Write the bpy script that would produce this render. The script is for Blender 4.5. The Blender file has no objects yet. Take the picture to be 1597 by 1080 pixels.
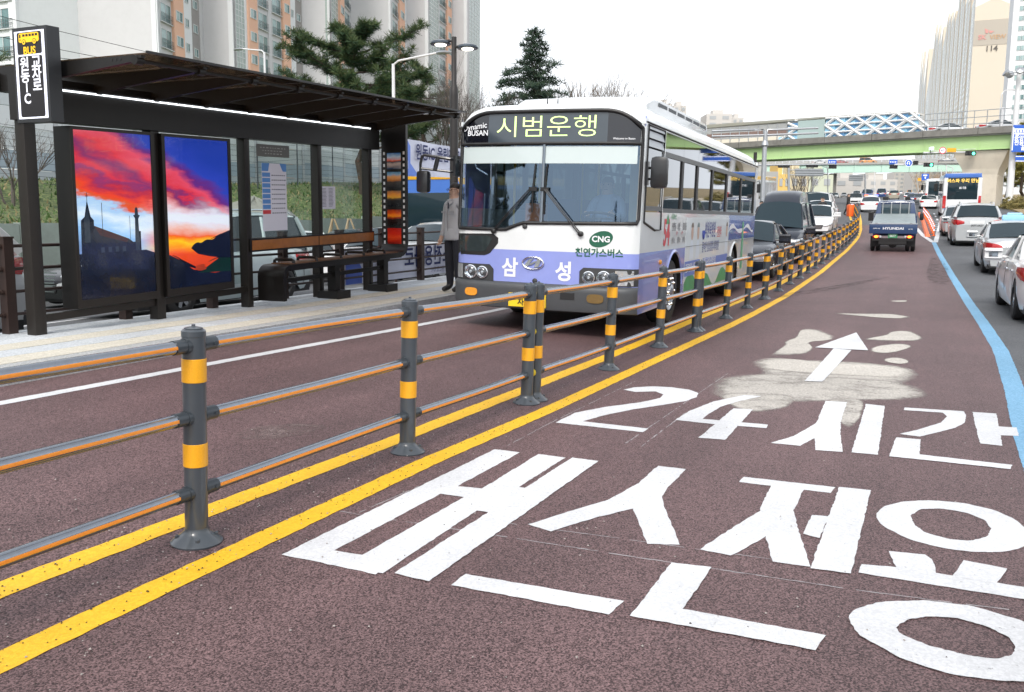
import bpy, bmesh, math, random
from mathutils import Vector, Matrix
R = math.radians
rnd = random.Random(7)
sc = bpy.context.scene
COL = sc.collection
# ---------------------------------------------------------------- camera
FPX, CX, CY, HC = 1400.0, 798.5, 540.0, 1.5
PITCH, ROLL = math.atan(184 / FPX), R(0.5)
_f = Vector((0, math.cos(PITCH), -math.sin(PITCH)))
_u = Vector((1, 0, 0)).cross(_f)
CR = math.cos(ROLL) * Vector((1, 0, 0)) + math.sin(ROLL) * _u
CU = -math.sin(ROLL) * Vector((1, 0, 0)) + math.cos(ROLL) * _u
cam = bpy.data.cameras.new('camera')
cam_o = bpy.data.objects.new('camera', cam)
COL.objects.link(cam_o)
cam.lens = FPX / 1597 * 36
cam.clip_start = 0.05
cam.clip_end = 12000
cam_o.matrix_world = Matrix(((CR.x, CU.x, -_f.x, 0), (CR.y, CU.y, -_f.y, 0), (CR.z, CU.z, -_f.z, HC), (0, 0, 0, 1)))
cam.dof.use_dof = True
cam.dof.focus_distance = 8.5
cam.dof.aperture_fstop = 12.0
sc.camera = cam_o
# ---------------------------------------------------------------- sky, sun, exposure
SUN_EL, SUN_AZ = R(44), R(198)          # azimuth measured from +Y towards +X
w = bpy.data.worlds.new('World')
sc.world = w
w.use_nodes = True
nt = w.node_tree
nt.nodes.clear()
wo = nt.nodes.new('ShaderNodeOutputWorld')
bg = nt.nodes.new('ShaderNodeBackground')
sky = nt.nodes.new('ShaderNodeTexSky')
sky.sky_type = 'NISHITA'
sky.sun_disc = False
sky.sun_elevation = SUN_EL
sky.sun_rotation = SUN_AZ
sky.air_density = 1.0
sky.dust_density = 4.0
hs = nt.nodes.new('ShaderNodeHueSaturation')
hs.inputs['Saturation'].default_value = 0.35
nt.links.new(sky.outputs[0], hs.inputs['Color'])
# thin white overcast, thickest towards the horizon all round
tcw = nt.nodes.new('ShaderNodeTexCoord')
sxyz = nt.nodes.new('ShaderNodeSeparateXYZ')
nt.links.new(tcw.outputs['Generated'], sxyz.inputs[0])
mrw = nt.nodes.new('ShaderNodeMapRange')
mrw.interpolation_type = 'SMOOTHSTEP'
mrw.inputs[1].default_value = .12
mrw.inputs[2].default_value = .75
mrw.inputs[3].default_value = .92
mrw.inputs[4].default_value = .3
nt.links.new(sxyz.outputs['Z'], mrw.inputs[0])
mxw = nt.nodes.new('ShaderNodeMix')
mxw.data_type = 'RGBA'
mxw.inputs[7].default_value = (5.6, 5.8, 6.1, 1)
nt.links.new(mrw.outputs[0], mxw.inputs[0])
nt.links.new(hs.outputs[0], mxw.inputs[6])
nt.links.new(mxw.outputs[2], bg.inputs['Color'])
bg.inputs['Strength'].default_value = 0.15
nt.links.new(bg.outputs[0], wo.inputs[0])
sun = bpy.data.lights.new('sun', 'SUN')
sun.energy = 1.0
sun.angle = R(14)
sun.color = (1.0, 0.94, 0.86)
sun_o = bpy.data.objects.new('sun', sun)
COL.objects.link(sun_o)
_sd = Vector((math.sin(SUN_AZ) * math.cos(SUN_EL), math.cos(SUN_AZ) * math.cos(SUN_EL), math.sin(SUN_EL)))
sun_o.rotation_euler = _sd.to_track_quat('Z', 'Y').to_euler()
sc.view_settings.view_transform = 'Standard'
sc.view_settings.look = 'None'
sc.view_settings.exposure = 0.76
sc.view_settings.gamma = 1.0
sc.view_settings.use_curve_mapping = False
sc.cycles.max_bounces = 8
sc.cycles.transparent_max_bounces = 16
# ---------------------------------------------------------------- street frame: s along the street, o to its right
TA = R(23.4)
ST, CT = math.sin(TA), math.cos(TA)
HT = [(-400, 0), (10, 0), (16, .04), (20, .1), (28, .3), (38, .68), (44, .97), (50, 1.3), (64, 2.1), (102, 3.7), (220, 9), (420, 17), (9000, 30)]
def lerp_t(t, x):
 if x <= t[0][0]:
  return t[0][1]
 for (a, b), (c, d) in zip(t, t[1:]):
  if x <= c:
   return b + (d - b) * (x - a) / (c - a)
 return t[-1][1]
CF = [(3, .03), (17, .058)]
def gso(s, o):
 z = lerp_t(HT, s) + lerp_t(CF, s) * min(max(-2.75 - o, 0), 5.3)
 if o < -8.765:            # the road behind the platform lies lower and falls away
  z -= .12 + .06 * min(-8.765 - o, 10)
 return z
def xy(s, o):
 return s * ST + o * CT, s * CT - o * ST
def SO(x, y):
 return x * ST + y * CT, x * CT - y * ST
def gz(x, y):
 return gso(*SO(x, y))
def P(s, o, dz=0.0):
 x, y = xy(s, o)
 return Vector((x, y, gso(s, o) + dz))
def Q(s, o, z):
 x, y = xy(s, o)
 return Vector((x, y, z))
def ray(x, y):
 return _f + CR * ((x - CX) / FPX) - CU * ((y - CY) / FPX)
O0 = Vector((0, 0, HC))
def G(x, y, dz=0.0):
 """ground point seen at photo pixel x, y"""
 d = ray(x, y)
 d = d / d.y
 a, b = 0.4, 0.4
 while b < 2000:
  q = O0 + d * b
  if q.z <= gz(q.x, q.y) + dz:
   break
  a = b
  b *= 1.04
 for _ in range(30):
  m = (a + b) / 2
  q = O0 + d * m
  if q.z <= gz(q.x, q.y) + dz:
   b = m
  else:
   a = m
 return O0 + d * b
def D(x, y, Y):
 d = ray(x, y)
 return O0 + d * (Y / d.y)
def on_o(x, y, o):
 """point on the vertical plane that runs along the street at offset o"""
 d = ray(x, y)
 n = Vector((CT, -ST, 0))
 return O0 + d * (o / d.dot(n))
def on_s(x, y, s):
 d = ray(x, y)
 n = Vector((ST, CT, 0))
 return O0 + d * (s / d.dot(n))
# ---------------------------------------------------------------- mesh builder
class MB:
 def __init__(self):
  self.v, self.f, self.m = [], [], []
 def add(self, vs, fs, mi=0):
  n = len(self.v)
  self.v += [tuple(p) for p in vs]
  for q in fs:
   self.f.append(tuple(n + i for i in q))
   self.m.append(mi)
  return self
 def hexa(self, c, mi=0):
  return self.add(c, [(0, 3, 2, 1), (4, 5, 6, 7), (0, 1, 5, 4), (1, 2, 6, 5), (2, 3, 7, 6), (3, 0, 4, 7)], mi)
 def box(self, x0, y0, z0, x1, y1, z1, mi=0):
  return self.hexa([(x0, y0, z0), (x1, y0, z0), (x1, y1, z0), (x0, y1, z0), (x0, y0, z1), (x1, y0, z1), (x1, y1, z1), (x0, y1, z1)], mi)
 def bbox(self, x0, y0, z0, x1, y1, z1, b=.02, mi=0):
  """box with chamfered edges"""
  bm = bmesh.new()
  r = bmesh.ops.create_cube(bm, size=1)
  for v in bm.verts:
   v.co = Vector(((x0 + x1) / 2 + v.co.x * (x1 - x0), (y0 + y1) / 2 + v.co.y * (y1 - y0), (z0 + z1) / 2 + v.co.z * (z1 - z0)))
  bmesh.ops.bevel(bm, geom=list(bm.edges), offset=b, segments=2, affect='EDGES', profile=.6)
  self.bm(bm, mi)
  bm.free()
  return self
 def bm(self, bm, mi=0):
  bm.verts.index_update()
  return self.add([v.co[:] for v in bm.verts], [[v.index for v in f.verts] for f in bm.faces], mi)
 def quad(self, a, b, c, d, mi=0):
  return self.add([a, b, c, d], [(0, 1, 2, 3)], mi)
 def poly(self, pts, mi=0):
  return self.add(pts, [tuple(range(len(pts)))], mi)
 def prism(self, pts, dv, mi=0, caps=True):
  """polygon pts (3d) extruded by vector dv"""
  n = len(pts)
  dv = Vector(dv)
  vs = [Vector(p) for p in pts]
  vs = vs + [p + dv for p in vs]
  fs = [(i, (i + 1) % n, n + (i + 1) % n, n + i) for i in range(n)]
  if caps:
   fs += [tuple(range(n))[::-1], tuple(range(n, 2 * n))]
  return self.add(vs, fs, mi)
 def tube(self, path, r, n=8, mi=0, caps=True):
  path = [Vector(p) for p in path]
  rr = r if isinstance(r, (list, tuple)) else [r] * len(path)
  rings = []
  up = None
  for i, p in enumerate(path):
   t = (path[min(i + 1, len(path) - 1)] - path[max(i - 1, 0)])
   if t.length < 1e-9:
    t = Vector((0, 0, 1))
   t.normalize()
   if up is None:
    up = Vector((0, 0, 1)) if abs(t.z) < .95 else Vector((1, 0, 0))
   a = t.cross(up)
   if a.length < 1e-6:
    a = t.cross(Vector((0, 1, 0)))
   a.normalize()
   b = a.cross(t).normalized()
   rings.append([p + a * (rr[i] * math.cos(2 * math.pi * k / n)) + b * (rr[i] * math.sin(2 * math.pi * k / n)) for k in range(n)])
  return self.loft(rings, True, caps, mi)
 def loft(self, rings, closed=True, caps=False, mi=0):
  n = len(rings[0])
  vs = [p for r_ in rings for p in r_]
  fs = []
  for i in range(len(rings) - 1):
   for k in range(n if closed else n - 1):
    k2 = (k + 1) % n
    fs.append((i * n + k, i * n + k2, (i + 1) * n + k2, (i + 1) * n + k))
  if caps:
   fs.append(tuple(range(n))[::-1])
   fs.append(tuple((len(rings) - 1) * n + k for k in range(n)))
  return self.add(vs, fs, mi)
 def lathe(self, prof, c=(0, 0, 0), n=20, mi=0, axis='z', caps=True):
  rings = []
  for r_, h in prof:
   ring = []
   for k in range(n):
    a = 2 * math.pi * k / n
    x, y = r_ * math.cos(a), r_ * math.sin(a)
    if axis == 'z':
     q = (c[0] + x, c[1] + y, c[2] + h)
    elif axis == 'x':
     q = (c[0] + h, c[1] + x, c[2] + y)
    else:
     q = (c[0] - x, c[1] + h, c[2] + y)
    ring.append(q)
   rings.append(ring)
  return self.loft(rings, True, caps, mi)
 def text(self, body, size, fn, bold=0.0, mi=0, align='CENTER', sx=1.0, gap=1.0):
  """flat lettering; fn maps (u, v) to a 3d point"""
  me = text_mesh(body, bold, align, gap)
  self.add([fn(v.co.x * size * sx, v.co.y * size) for v in me.vertices], [tuple(p.vertices) for p in me.polygons], mi)
  return self
 def xf(self, mat):
  self.v = [tuple(mat @ Vector(p)) for p in self.v]
  return self
_tx = {}
def text_mesh(body, bold, align, gap=1.0):
 k = (body, bold, align, gap)
 if k not in _tx:
  c = bpy.data.curves.new('lettering', 'FONT')
  c.body = body
  c.align_x = align
  c.align_y = 'CENTER'
  c.offset = bold
  c.space_line = gap
  c.resolution_u = 3
  o = bpy.data.objects.new('lettering', c)
  _tx[k] = bpy.data.meshes.new_from_object(o)
  bpy.data.objects.remove(o)
  bpy.data.curves.remove(c)
 return _tx[k]
def wpos(o):
 p = Vector((0, 0, 0))
 while o is not None:
  p = p + o.location
  o = o.parent
 return p
def make(name, mb, mats, parent=None, smooth=35, world=False, loc=None, rot=None, recalc=True):
 """link a mesh builder as one object; world=True when its points are world points and its parents are unrotated"""
 if isinstance(mb, bpy.types.Mesh):
  me = mb
 else:
  vs = mb.v
  if world and parent is not None:
   b = wpos(parent)
   vs = [(p[0] - b.x, p[1] - b.y, p[2] - b.z) for p in vs]
  me = bpy.data.meshes.new(name)
  me.from_pydata(vs, [], mb.f)
  if not isinstance(mats, (list, tuple)):
   mats = [mats]
  for m in mats:
   me.materials.append(m)
  if len(mats) > 1:
   me.polygons.foreach_set('material_index', mb.m)
  if recalc:
   bm = bmesh.new()
   bm.from_mesh(me)
   bmesh.ops.recalc_face_normals(bm, faces=bm.faces)
   bm.to_mesh(me)
   bm.free()
  if smooth:
   me.shade_smooth()
   me.set_sharp_from_angle(angle=R(smooth))
  me.update()
 o = bpy.data.objects.new(name, me)
 COL.objects.link(o)
 if parent is not None:
  o.parent = parent
 if loc is not None:
  o.location = loc
 if rot is not None:
  o.rotation_euler = rot
 return o
def tag(o, label=None, cat=None, group=None, kind=None):
 if label:
  o['label'] = label
 if cat:
  o['category'] = cat
 if group:
  o['group'] = group
 if kind:
  o['kind'] = kind
 return o
def thing(name, label, cat, loc=(0, 0, 0), rot=(0, 0, 0), group=None):
 o = bpy.data.objects.new(name, None)
 o.empty_display_size = .2
 COL.objects.link(o)
 o.location = loc
 o.rotation_euler = rot
 return tag(o, label, cat, group)
def struct(name, mb, mats, label=None, **k):
 return tag(make(name, mb, mats, **k), label, None, None, 'structure')
def copy_tree(o, parent=None):
 c = o.copy()
 COL.objects.link(c)
 c.parent = parent
 for ch in list(o.children):
  copy_tree(ch, c)
 return c
# ---------------------------------------------------------------- materials
MC = {}
def srgb(h):
 h = h.lstrip('#')
 return tuple(((int(h[i:i + 2], 16) / 255 + .055) / 1.055) ** 2.4 if int(h[i:i + 2], 16) > 10 else int(h[i:i + 2], 16) / 255 / 12.92 for i in (0, 2, 4))
def nd(t, ty, **k):
 n = t.nodes.new(ty)
 for a, b in k.items():
  setattr(n, a, b)
 return n
def M(name, col, rough=.5, metal=0.0, var=.08, vs=6.0, bump=0.0, bs=80.0, coat=0.0, emit=0.0, ecol=None, spec=.5, dirt=0.0):
 if name in MC:
  return MC[name]
 m = bpy.data.materials.new(name)
 m.use_nodes = True
 t = m.node_tree
 p = t.nodes['Principled BSDF']
 p.inputs['Roughness'].default_value = rough
 p.inputs['Metallic'].default_value = metal
 p.inputs['Specular IOR Level'].default_value = spec
 if coat:
  p.inputs['Coat Weight'].default_value = coat
  p.inputs['Coat Roughness'].default_value = .04
 c4 = (*col, 1)
 p.inputs['Base Color'].default_value = c4
 if var or bump or dirt:
  tc = nd(t, 'ShaderNodeTexCoord')
 if var:
  nz = nd(t, 'ShaderNodeTexNoise')
  nz.inputs['Scale'].default_value = vs
  nz.inputs['Detail'].default_value = 6
  nz.inputs['Roughness'].default_value = .65
  t.links.new(tc.outputs['Object'], nz.inputs['Vector'])
  mx = nd(t, 'ShaderNodeMix', data_type='RGBA')
  mx.inputs[6].default_value = (*[c * (1 - var * 1.6) for c in col], 1)
  mx.inputs[7].default_value = (*[min(1, c * (1 + var * 1.4)) for c in col], 1)
  t.links.new(nz.outputs['Fac'], mx.inputs[0])
  out = mx.outputs[2]
  if dirt:
   n2 = nd(t, 'ShaderNodeTexNoise')
   n2.inputs['Scale'].default_value = 1.3
   n2.inputs['Detail'].default_value = 9
   n2.inputs['Roughness'].default_value = .7
   t.links.new(tc.outputs['Object'], n2.inputs['Vector'])
   r2 = nd(t, 'ShaderNodeValToRGB')
   r2.color_ramp.elements[0].position = .48
   r2.color_ramp.elements[1].position = .75
   t.links.new(n2.outputs['Fac'], r2.inputs[0])
   ml = nd(t, 'ShaderNodeMath', operation='MULTIPLY')
   ml.inputs[1].default_value = dirt
   t.links.new(r2.outputs[0], ml.inputs[0])
   m2 = nd(t, 'ShaderNodeMix', data_type='RGBA')
   m2.inputs[7].default_value = (.09, .08, .07, 1)
   t.links.new(ml.outputs[0], m2.inputs[0])
   t.links.new(out, m2.inputs[6])
   out = m2.outputs[2]
  t.links.new(out, p.inputs['Base Color'])
 if bump:
  nb = nd(t, 'ShaderNodeTexNoise')
  nb.inputs['Scale'].default_value = bs
  nb.inputs['Detail'].default_value = 4
  t.links.new(tc.outputs['Object'], nb.inputs['Vector'])
  bp = nd(t, 'ShaderNodeBump')
  bp.inputs['Strength'].default_value = bump
  bp.inputs['Distance'].default_value = .01
  t.links.new(nb.outputs['Fac'], bp.inputs['Height'])
  t.links.new(bp.outputs[0], p.inputs['Normal'])
 if emit:
  p.inputs['Emission Color'].default_value = (*(ecol or col), 1)
  p.inputs['Emission Strength'].default_value = emit
 MC[name] = m
 return m
def glass(name, tint=(.75, .85, .85), refl=.12, rough=.02, gcol=(.95, .97, 1)):
 """pane: tinted see-through with mirror reflection growing at grazing angles"""
 if name in MC:
  return MC[name]
 m = bpy.data.materials.new(name)
 m.use_nodes = True
 t = m.node_tree
 t.nodes.clear()
 out = nd(t, 'ShaderNodeOutputMaterial')
 tr = nd(t, 'ShaderNodeBsdfTransparent')
 tr.inputs[0].default_value = (*tint, 1)
 gl = nd(t, 'ShaderNodeBsdfGlossy')
 gl.inputs['Roughness'].default_value = rough
 gl.inputs['Color'].default_value = (*gcol, 1)
 lw = nd(t, 'ShaderNodeLayerWeight')
 pw = nd(t, 'ShaderNodeMath', operation='POWER')
 pw.inputs[1].default_value = 4
 t.links.new(lw.outputs['Facing'], pw.inputs[0])
 ad = nd(t, 'ShaderNodeMath', operation='ADD', use_clamp=True)
 ad.inputs[1].default_value = refl
 mx = nd(t, 'ShaderNodeMixShader')
 t.links.new(pw.outputs[0], ad.inputs[0])
 t.links.new(ad.outputs[0], mx.inputs[0])
 t.links.new(tr.outputs[0], mx.inputs[1])
 t.links.new(gl.outputs[0], mx.inputs[2])
 t.links.new(mx.outputs[0], out.inputs[0])
 MC[name] = m
 return m
def speckle(name, dark, light, scale, rough=.8, bump=.5, big=.15, holes=None, pos=(.35, .68), streak=0.0, fade=False):
 """coarse mineral surface in world metres"""
 if name in MC:
  return MC[name]
 m = bpy.data.materials.new(name)
 m.use_nodes = True
 t = m.node_tree
 p = t.nodes['Principled BSDF']
 p.inputs['Roughness'].default_value = rough
 g = nd(t, 'ShaderNodeNewGeometry')
 n1 = nd(t, 'ShaderNodeTexNoise')
 n1.inputs['Scale'].default_value = scale
 n1.inputs['Detail'].default_value = 3
 n1.inputs['Roughness'].default_value = .75
 n2 = nd(t, 'ShaderNodeTexNoise')
 n2.inputs['Scale'].default_value = .55
 n2.inputs['Detail'].default_value = 7
 n2.inputs['Roughness'].default_value = .6
 vo = nd(t, 'ShaderNodeTexVoronoi')
 vo.inputs['Scale'].default_value = scale * 1.1
 for n in (n1, n2, vo):
  t.links.new(g.outputs['Position'], n.inputs['Vector'])
 sm = nd(t, 'ShaderNodeMath', operation='MULTIPLY_ADD')
 t.links.new(vo.outputs['Color'], sm.inputs[0])
 sm.inputs[1].default_value = .35
 t.links.new(n1.outputs['Fac'], sm.inputs[2])
 rp = nd(t, 'ShaderNodeValToRGB')
 rp.color_ramp.elements[0].position = pos[0] + .205
 rp.color_ramp.elements[0].color = (*dark, 1)
 rp.color_ramp.elements[1].position = pos[1] + .13
 rp.color_ramp.elements[1].color = (*light, 1)
 t.links.new(sm.outputs[0], rp.inputs[0])
 mr = nd(t, 'ShaderNodeMapRange')
 mr.inputs[1].default_value = .3
 mr.inputs[2].default_value = .7
 mr.inputs[3].default_value = 1 - big
 mr.inputs[4].default_value = 1 + big
 t.links.new(n2.outputs['Fac'], mr.inputs[0])
 fac = mr.outputs[0]
 if streak:
  mp = nd(t, 'ShaderNodeMapping', vector_type='TEXTURE')
  mp.inputs['Rotation'].default_value = (0, 0, -TA)
  mp.inputs['Scale'].default_value = (1, 22, 1)
  t.links.new(g.outputs['Position'], mp.inputs[0])
  n3 = nd(t, 'ShaderNodeTexNoise')
  n3.inputs['Scale'].default_value = 1.1
  n3.inputs['Detail'].default_value = 5
  t.links.new(mp.outputs[0], n3.inputs['Vector'])
  m3 = nd(t, 'ShaderNodeMapRange')
  m3.inputs[1].default_value = .32
  m3.inputs[2].default_value = .68
  m3.inputs[3].default_value = 1 - streak
  m3.inputs[4].default_value = 1 + streak
  t.links.new(n3.outputs['Fac'], m3.inputs[0])
  mu = nd(t, 'ShaderNodeMath', operation='MULTIPLY')
  t.links.new(fac, mu.inputs[0])
  t.links.new(m3.outputs[0], mu.inputs[1])
  fac = mu.outputs[0]
 mm = nd(t, 'ShaderNodeMix', data_type='RGBA', blend_type='MULTIPLY')
 mm.inputs[0].default_value = 1
 t.links.new(rp.outputs[0], mm.inputs[6])
 t.links.new(fac, mm.inputs[7])
 t.links.new(mm.outputs[2], p.inputs['Base Color'])
 bp = nd(t, 'ShaderNodeBump')
 bp.inputs['Strength'].default_value = bump
 bp.inputs['Distance'].default_value = .006
 t.links.new(sm.outputs[0], bp.inputs['Height'])
 t.links.new(bp.outputs[0], p.inputs['Normal'])
 if holes:
  # worn paint: grains of the road showing through
  tr = nd(t, 'ShaderNodeBsdfTransparent')
  ms = nd(t, 'ShaderNodeMixShader')
  rh = nd(t, 'ShaderNodeValToRGB')
  rh.color_ramp.interpolation = 'LINEAR'
  rh.color_ramp.elements[0].position = holes[0]
  rh.color_ramp.elements[1].position = holes[1]
  nh = nd(t, 'ShaderNodeTexNoise')
  nh.inputs['Scale'].default_value = holes[2]
  nh.inputs['Detail'].default_value = 5
  nh.inputs['Roughness'].default_value = .8
  t.links.new(g.outputs['Position'], nh.inputs['Vector'])
  t.links.new(nh.outputs['Fac'], rh.inputs[0])
  if fade:
   at = nd(t, 'ShaderNodeAttribute', attribute_name='fade')
   a1 = nd(t, 'ShaderNodeMath', operation='MULTIPLY_ADD')
   a1.inputs[1].default_value = .8
   a1.inputs[2].default_value = -.28
   t.links.new(nh.outputs['Fac'], a1.inputs[0])
   a2 = nd(t, 'ShaderNodeMath', operation='ADD')
   t.links.new(at.outputs['Fac'], a2.inputs[0])
   t.links.new(a1.outputs[0], a2.inputs[1])
   a3 = nd(t, 'ShaderNodeMapRange', interpolation_type='SMOOTHSTEP')
   a3.inputs[1].default_value = .38
   a3.inputs[2].default_value = .85
   t.links.new(a2.outputs[0], a3.inputs[0])
   a4 = nd(t, 'ShaderNodeMath', operation='MULTIPLY')
   t.links.new(a3.outputs[0], a4.inputs[0])
   t.links.new(rh.outputs[0], a4.inputs[1])
   t.links.new(a4.outputs[0], ms.inputs[0])
  else:
   t.links.new(rh.outputs[0], ms.inputs[0])
  t.links.new(tr.outputs[0], ms.inputs[1])
  t.links.new(p.outputs[0], ms.inputs[2])
  t.links.new(ms.outputs[0], t.nodes['Material Output'].inputs[0])
 MC[name] = m
 return m
m_black = M('black paint', (.012, .012, .013), .45)
m_rubber = M('rubber', (.018, .018, .019), .75, bump=.2)
m_chrome = M('chrome', (.75, .77, .8), .12, 1.0, var=0)
m_white = M('white paint', (.78, .79, .8), .3, coat=.4, var=.02)
m_steel = M('galvanised steel', (.42, .44, .46), .4, .7, var=.12, vs=20)
m_carglass = M('car glass', (.012, .026, .034), .05, 0, var=0, spec=.4)
m_plate = M('plate white', (.75, .76, .75), .4)
m_green_plate = M('plate green', (.04, .22, .1), .4)
m_red_lamp = M('red lamp', (.45, .012, .015), .12, coat=.6, var=.15, vs=60)
m_red_lit = M('red lamp lit', (.7, .03, .02), .2, emit=1.2, ecol=(1, .12, .04))
m_amber = M('amber lamp', (.75, .3, .02), .15, coat=.5, var=.15, vs=60)
m_clear_lamp = M('clear lamp', (.62, .64, .66), .08, .6, var=.25, vs=40)
m_darkgrey = M('dark grey plastic', (.035, .037, .04), .55, bump=.1)
# ---------------------------------------------------------------- ground
def fr(a, b, st):
 n = max(1, int(math.ceil((b - a) / st - 1e-6)))
 return [a + (b - a) * i / n for i in range(n + 1)]
def s_grid(a, b):
 pts = sorted(set([round(x, 3) for x in fr(-400, 0, 20) + fr(0, 60, .5) + fr(60, 120, 2) + fr(120, 420, 10) + fr(420, 9000, 300)] + [3, 17, a, b]))
 return [x for x in pts if a - 1e-6 <= x <= b + 1e-6]
def sheet(s0, s1, o0, o1, dz, ostep=1.0, fz=None):
 mb = MB()
 ss = s_grid(s0, s1)
 oo = sorted(set(fr(o0, o1, ostep) + [x for x in (-2.75, -8.05, -8.764, -8.766, -18.765) if o0 < x < o1]))
 rows = []
 for s in ss:
  rows.append([P(s, o, dz) if fz is None else Q(s, o, fz(s, o)) for o in oo])
 return mb.loft(rows, closed=False)
m_red = speckle('red asphalt', (.026, .0115, .012), (.222, .137, .138), 125, rough=.62, bump=.8, big=.17, streak=.2)
m_asph = speckle('grey asphalt', (.05, .053, .058), (.125, .13, .138), 70, rough=.7, bump=.5, big=.16, streak=.12)
m_ground = speckle('bare ground', (.1, .09, .07), (.26, .24, .2), 3, rough=.9, bump=.3)
g = sheet(-400, 9000, -4000, 4000, -.06, 500)
struct('ground', g, m_ground, smooth=0)
struct('bus_lane', sheet(-30, 60, -6.9, 1.2, 0), m_red, smooth=0)
struct('crossroads', sheet(60, 420, -20, 12.5, -.004, 4), m_asph, smooth=0)
struct('carriageway', sheet(-30, 60, 1.2, 12.5, 0), m_asph, smooth=0)
struct('side_road', sheet(-60, 60, -19.5, -8.766, 0), m_asph, smooth=0)
# ---------------------------------------------------------------- painted markings
m_wpaint = speckle('road paint white', (.57, .58, .595), (.67, .68, .7), 70, rough=.6, bump=.5, big=.16, holes=(.29, .37, 50), streak=.1)
m_ypaint = speckle('road paint yellow', (.74, .42, .012), (.84, .5, .02), 60, rough=.55, bump=.5, big=.12, holes=(.28, .33, 45), streak=.08)
m_bpaint = speckle('road paint blue', (.11, .29, .46), (.2, .41, .6), 60, rough=.6, bump=.5, big=.1, holes=(.26, .3, 45))
m_stain = speckle('pale cement stain', (.4, .375, .335), (.6, .57, .52), 60, rough=.85, bump=.3, big=.12, holes=(.15, .36, 2.6), fade=True)
m_stain2 = speckle('thin cement stain', (.33, .31, .28), (.52, .49, .45), 60, rough=.85, bump=.3, big=.12, holes=(.12, .5, 2.2), fade=True)
m_tyre = speckle('tyre mark', (.02, .01, .011), (.1, .065, .065), 90, rough=.6, bump=.3, big=.1, holes=(.42, .8, 5), fade=True)
m_dust = speckle('dusty patch', (.09, .06, .06), (.29, .22, .21), 100, rough=.8, bump=.3, big=.1, holes=(.3, .7, 4), fade=True)
def jitter_outline(pts, amp, step):
 out = []
 n = len(pts)
 for i in range(n):
  a, b = Vector(pts[i]), Vector(pts[(i + 1) % n])
  k = max(1, int((b - a).length / step))
  for j in range(k):
   q = a.lerp(b, j / k)
   q.x += rnd.uniform(-amp, amp)
   q.y += rnd.uniform(-amp, amp)
   out.append(q)
 return out
def ground_poly(mb, pts, dz, amp=.0035, step=.035):
 """pts ground points -> triangulated sheet dz above the road"""
 pts = jitter_outline([(p.x, p.y, 0) for p in pts], amp, step)
 bm = bmesh.new()
 f = bm.faces.new([bm.verts.new((p.x, p.y, 0)) for p in pts])
 bmesh.ops.triangulate(bm, faces=[f])
 for v in bm.verts:
  v.co.z = gz(v.co.x, v.co.y) + dz
 mb.bm(bm)
 bm.free()
def soft_poly(polys, dz, name, mat):
 """patches whose rim fades out: fade attribute 0 at the outline, 1 inside"""
 mb, fd = MB(), []
 for pl in polys:
  pl = [Vector((p.x, p.y, 0)) for p in pl]
  c = sum(pl, Vector((0, 0, 0))) / len(pl)
  n = len(pl)
  rings = []
  for k, v in ((1.12, 0), (.9, .5), (.68, .95), (.35, 1)):
   rings.append([(q.x, q.y, gz(q.x, q.y) + dz) for q in [c + (p - c) * k for p in pl]])
   fd += [v] * n
  dz += .00035
  mb.loft(rings, True)
  mb.add([(c.x, c.y, gz(c.x, c.y) + dz)], [])
  fd.append(1)
  i0 = len(mb.v) - 1
  for i in range(n):
   mb.f.append((i0 - n + i, i0 - n + (i + 1) % n, i0))
   mb.m.append(0)
 o = make(name, mb, mat, smooth=0)
 at = o.data.attributes.new('fade', 'FLOAT', 'POINT')
 at.data.foreach_set('value', [float(v) for v in fd])
 return o
def pxs(pts, ox=0, oy=0, k=1.0):
 return [G(ox + x / k, oy + y / k) for x, y in pts]
c6 = (850, 440, 2.138)
c7 = (400, 680, 2.6617)
c8 = (950, 700, 2.4683)
def ring_poly(mb, outer, inner, dz):
 c = sum((Vector((p.x, p.y)) for p in inner), Vector((0, 0))) / len(inner)
 def polar(pl):
  r = []
  n = 90
  q = [Vector((p.x, p.y)) - c for p in pl]
  for k in range(n):
   a = 2 * math.pi * k / n
   dv = Vector((math.cos(a), math.sin(a)))
   best = .1
   for i in range(len(q)):
    e, f_ = q[i], q[(i + 1) % len(q)]
    den = dv.x * (f_.y - e.y) - dv.y * (f_.x - e.x)
    if abs(den) < 1e-9:
     continue
    t = (e.x * (f_.y - e.y) - e.y * (f_.x - e.x)) / den
    u_ = (e.x * dv.y - e.y * dv.x) / den
    if t > 0 and -1e-6 <= u_ <= 1 + 1e-6:
     best = max(best, t)
   r.append(best)
  r = [(r[i - 1] + 2 * r[i] + r[(i + 1) % n]) / 4 for i in range(n)]
  return r
 ro, ri = polar(outer), polar(inner)
 A, B = [], []
 n = len(ro)
 for k in range(n):
  a = 2 * math.pi * k / n
  for L_, r_ in ((A, ro[k]), (B, ri[k])):
   r_ += rnd.uniform(-.003, .003)
   x, y = c.x + r_ * math.cos(a), c.y + r_ * math.sin(a)
   L_.append((x, y, gz(x, y) + dz))
 mb.loft([A, B], True)
def lettering(name, label, glyphs, cat='road lettering'):
 t = thing(name, label, cat, G(*glyphs[0][0][1][0]) if False else (0, 0, 0))
 base = None
 for gl in glyphs:
  mb = MB()
  dz = .0028
  for item in gl:
   if item[0] == 'ring':
    ring_poly(mb, pxs(item[1]), pxs(item[2]), dz)
   else:
    kk = item[0]
    ground_poly(mb, pxs(item[1], *kk) if kk else pxs(item[1]), dz)
   dz += .0005
  if base is None:
   base = Vector(mb.v[0])
   t.location = base
  make('letter', mb, m_wpaint, t, world=True, smooth=0)
 return t
N_ = None
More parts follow.
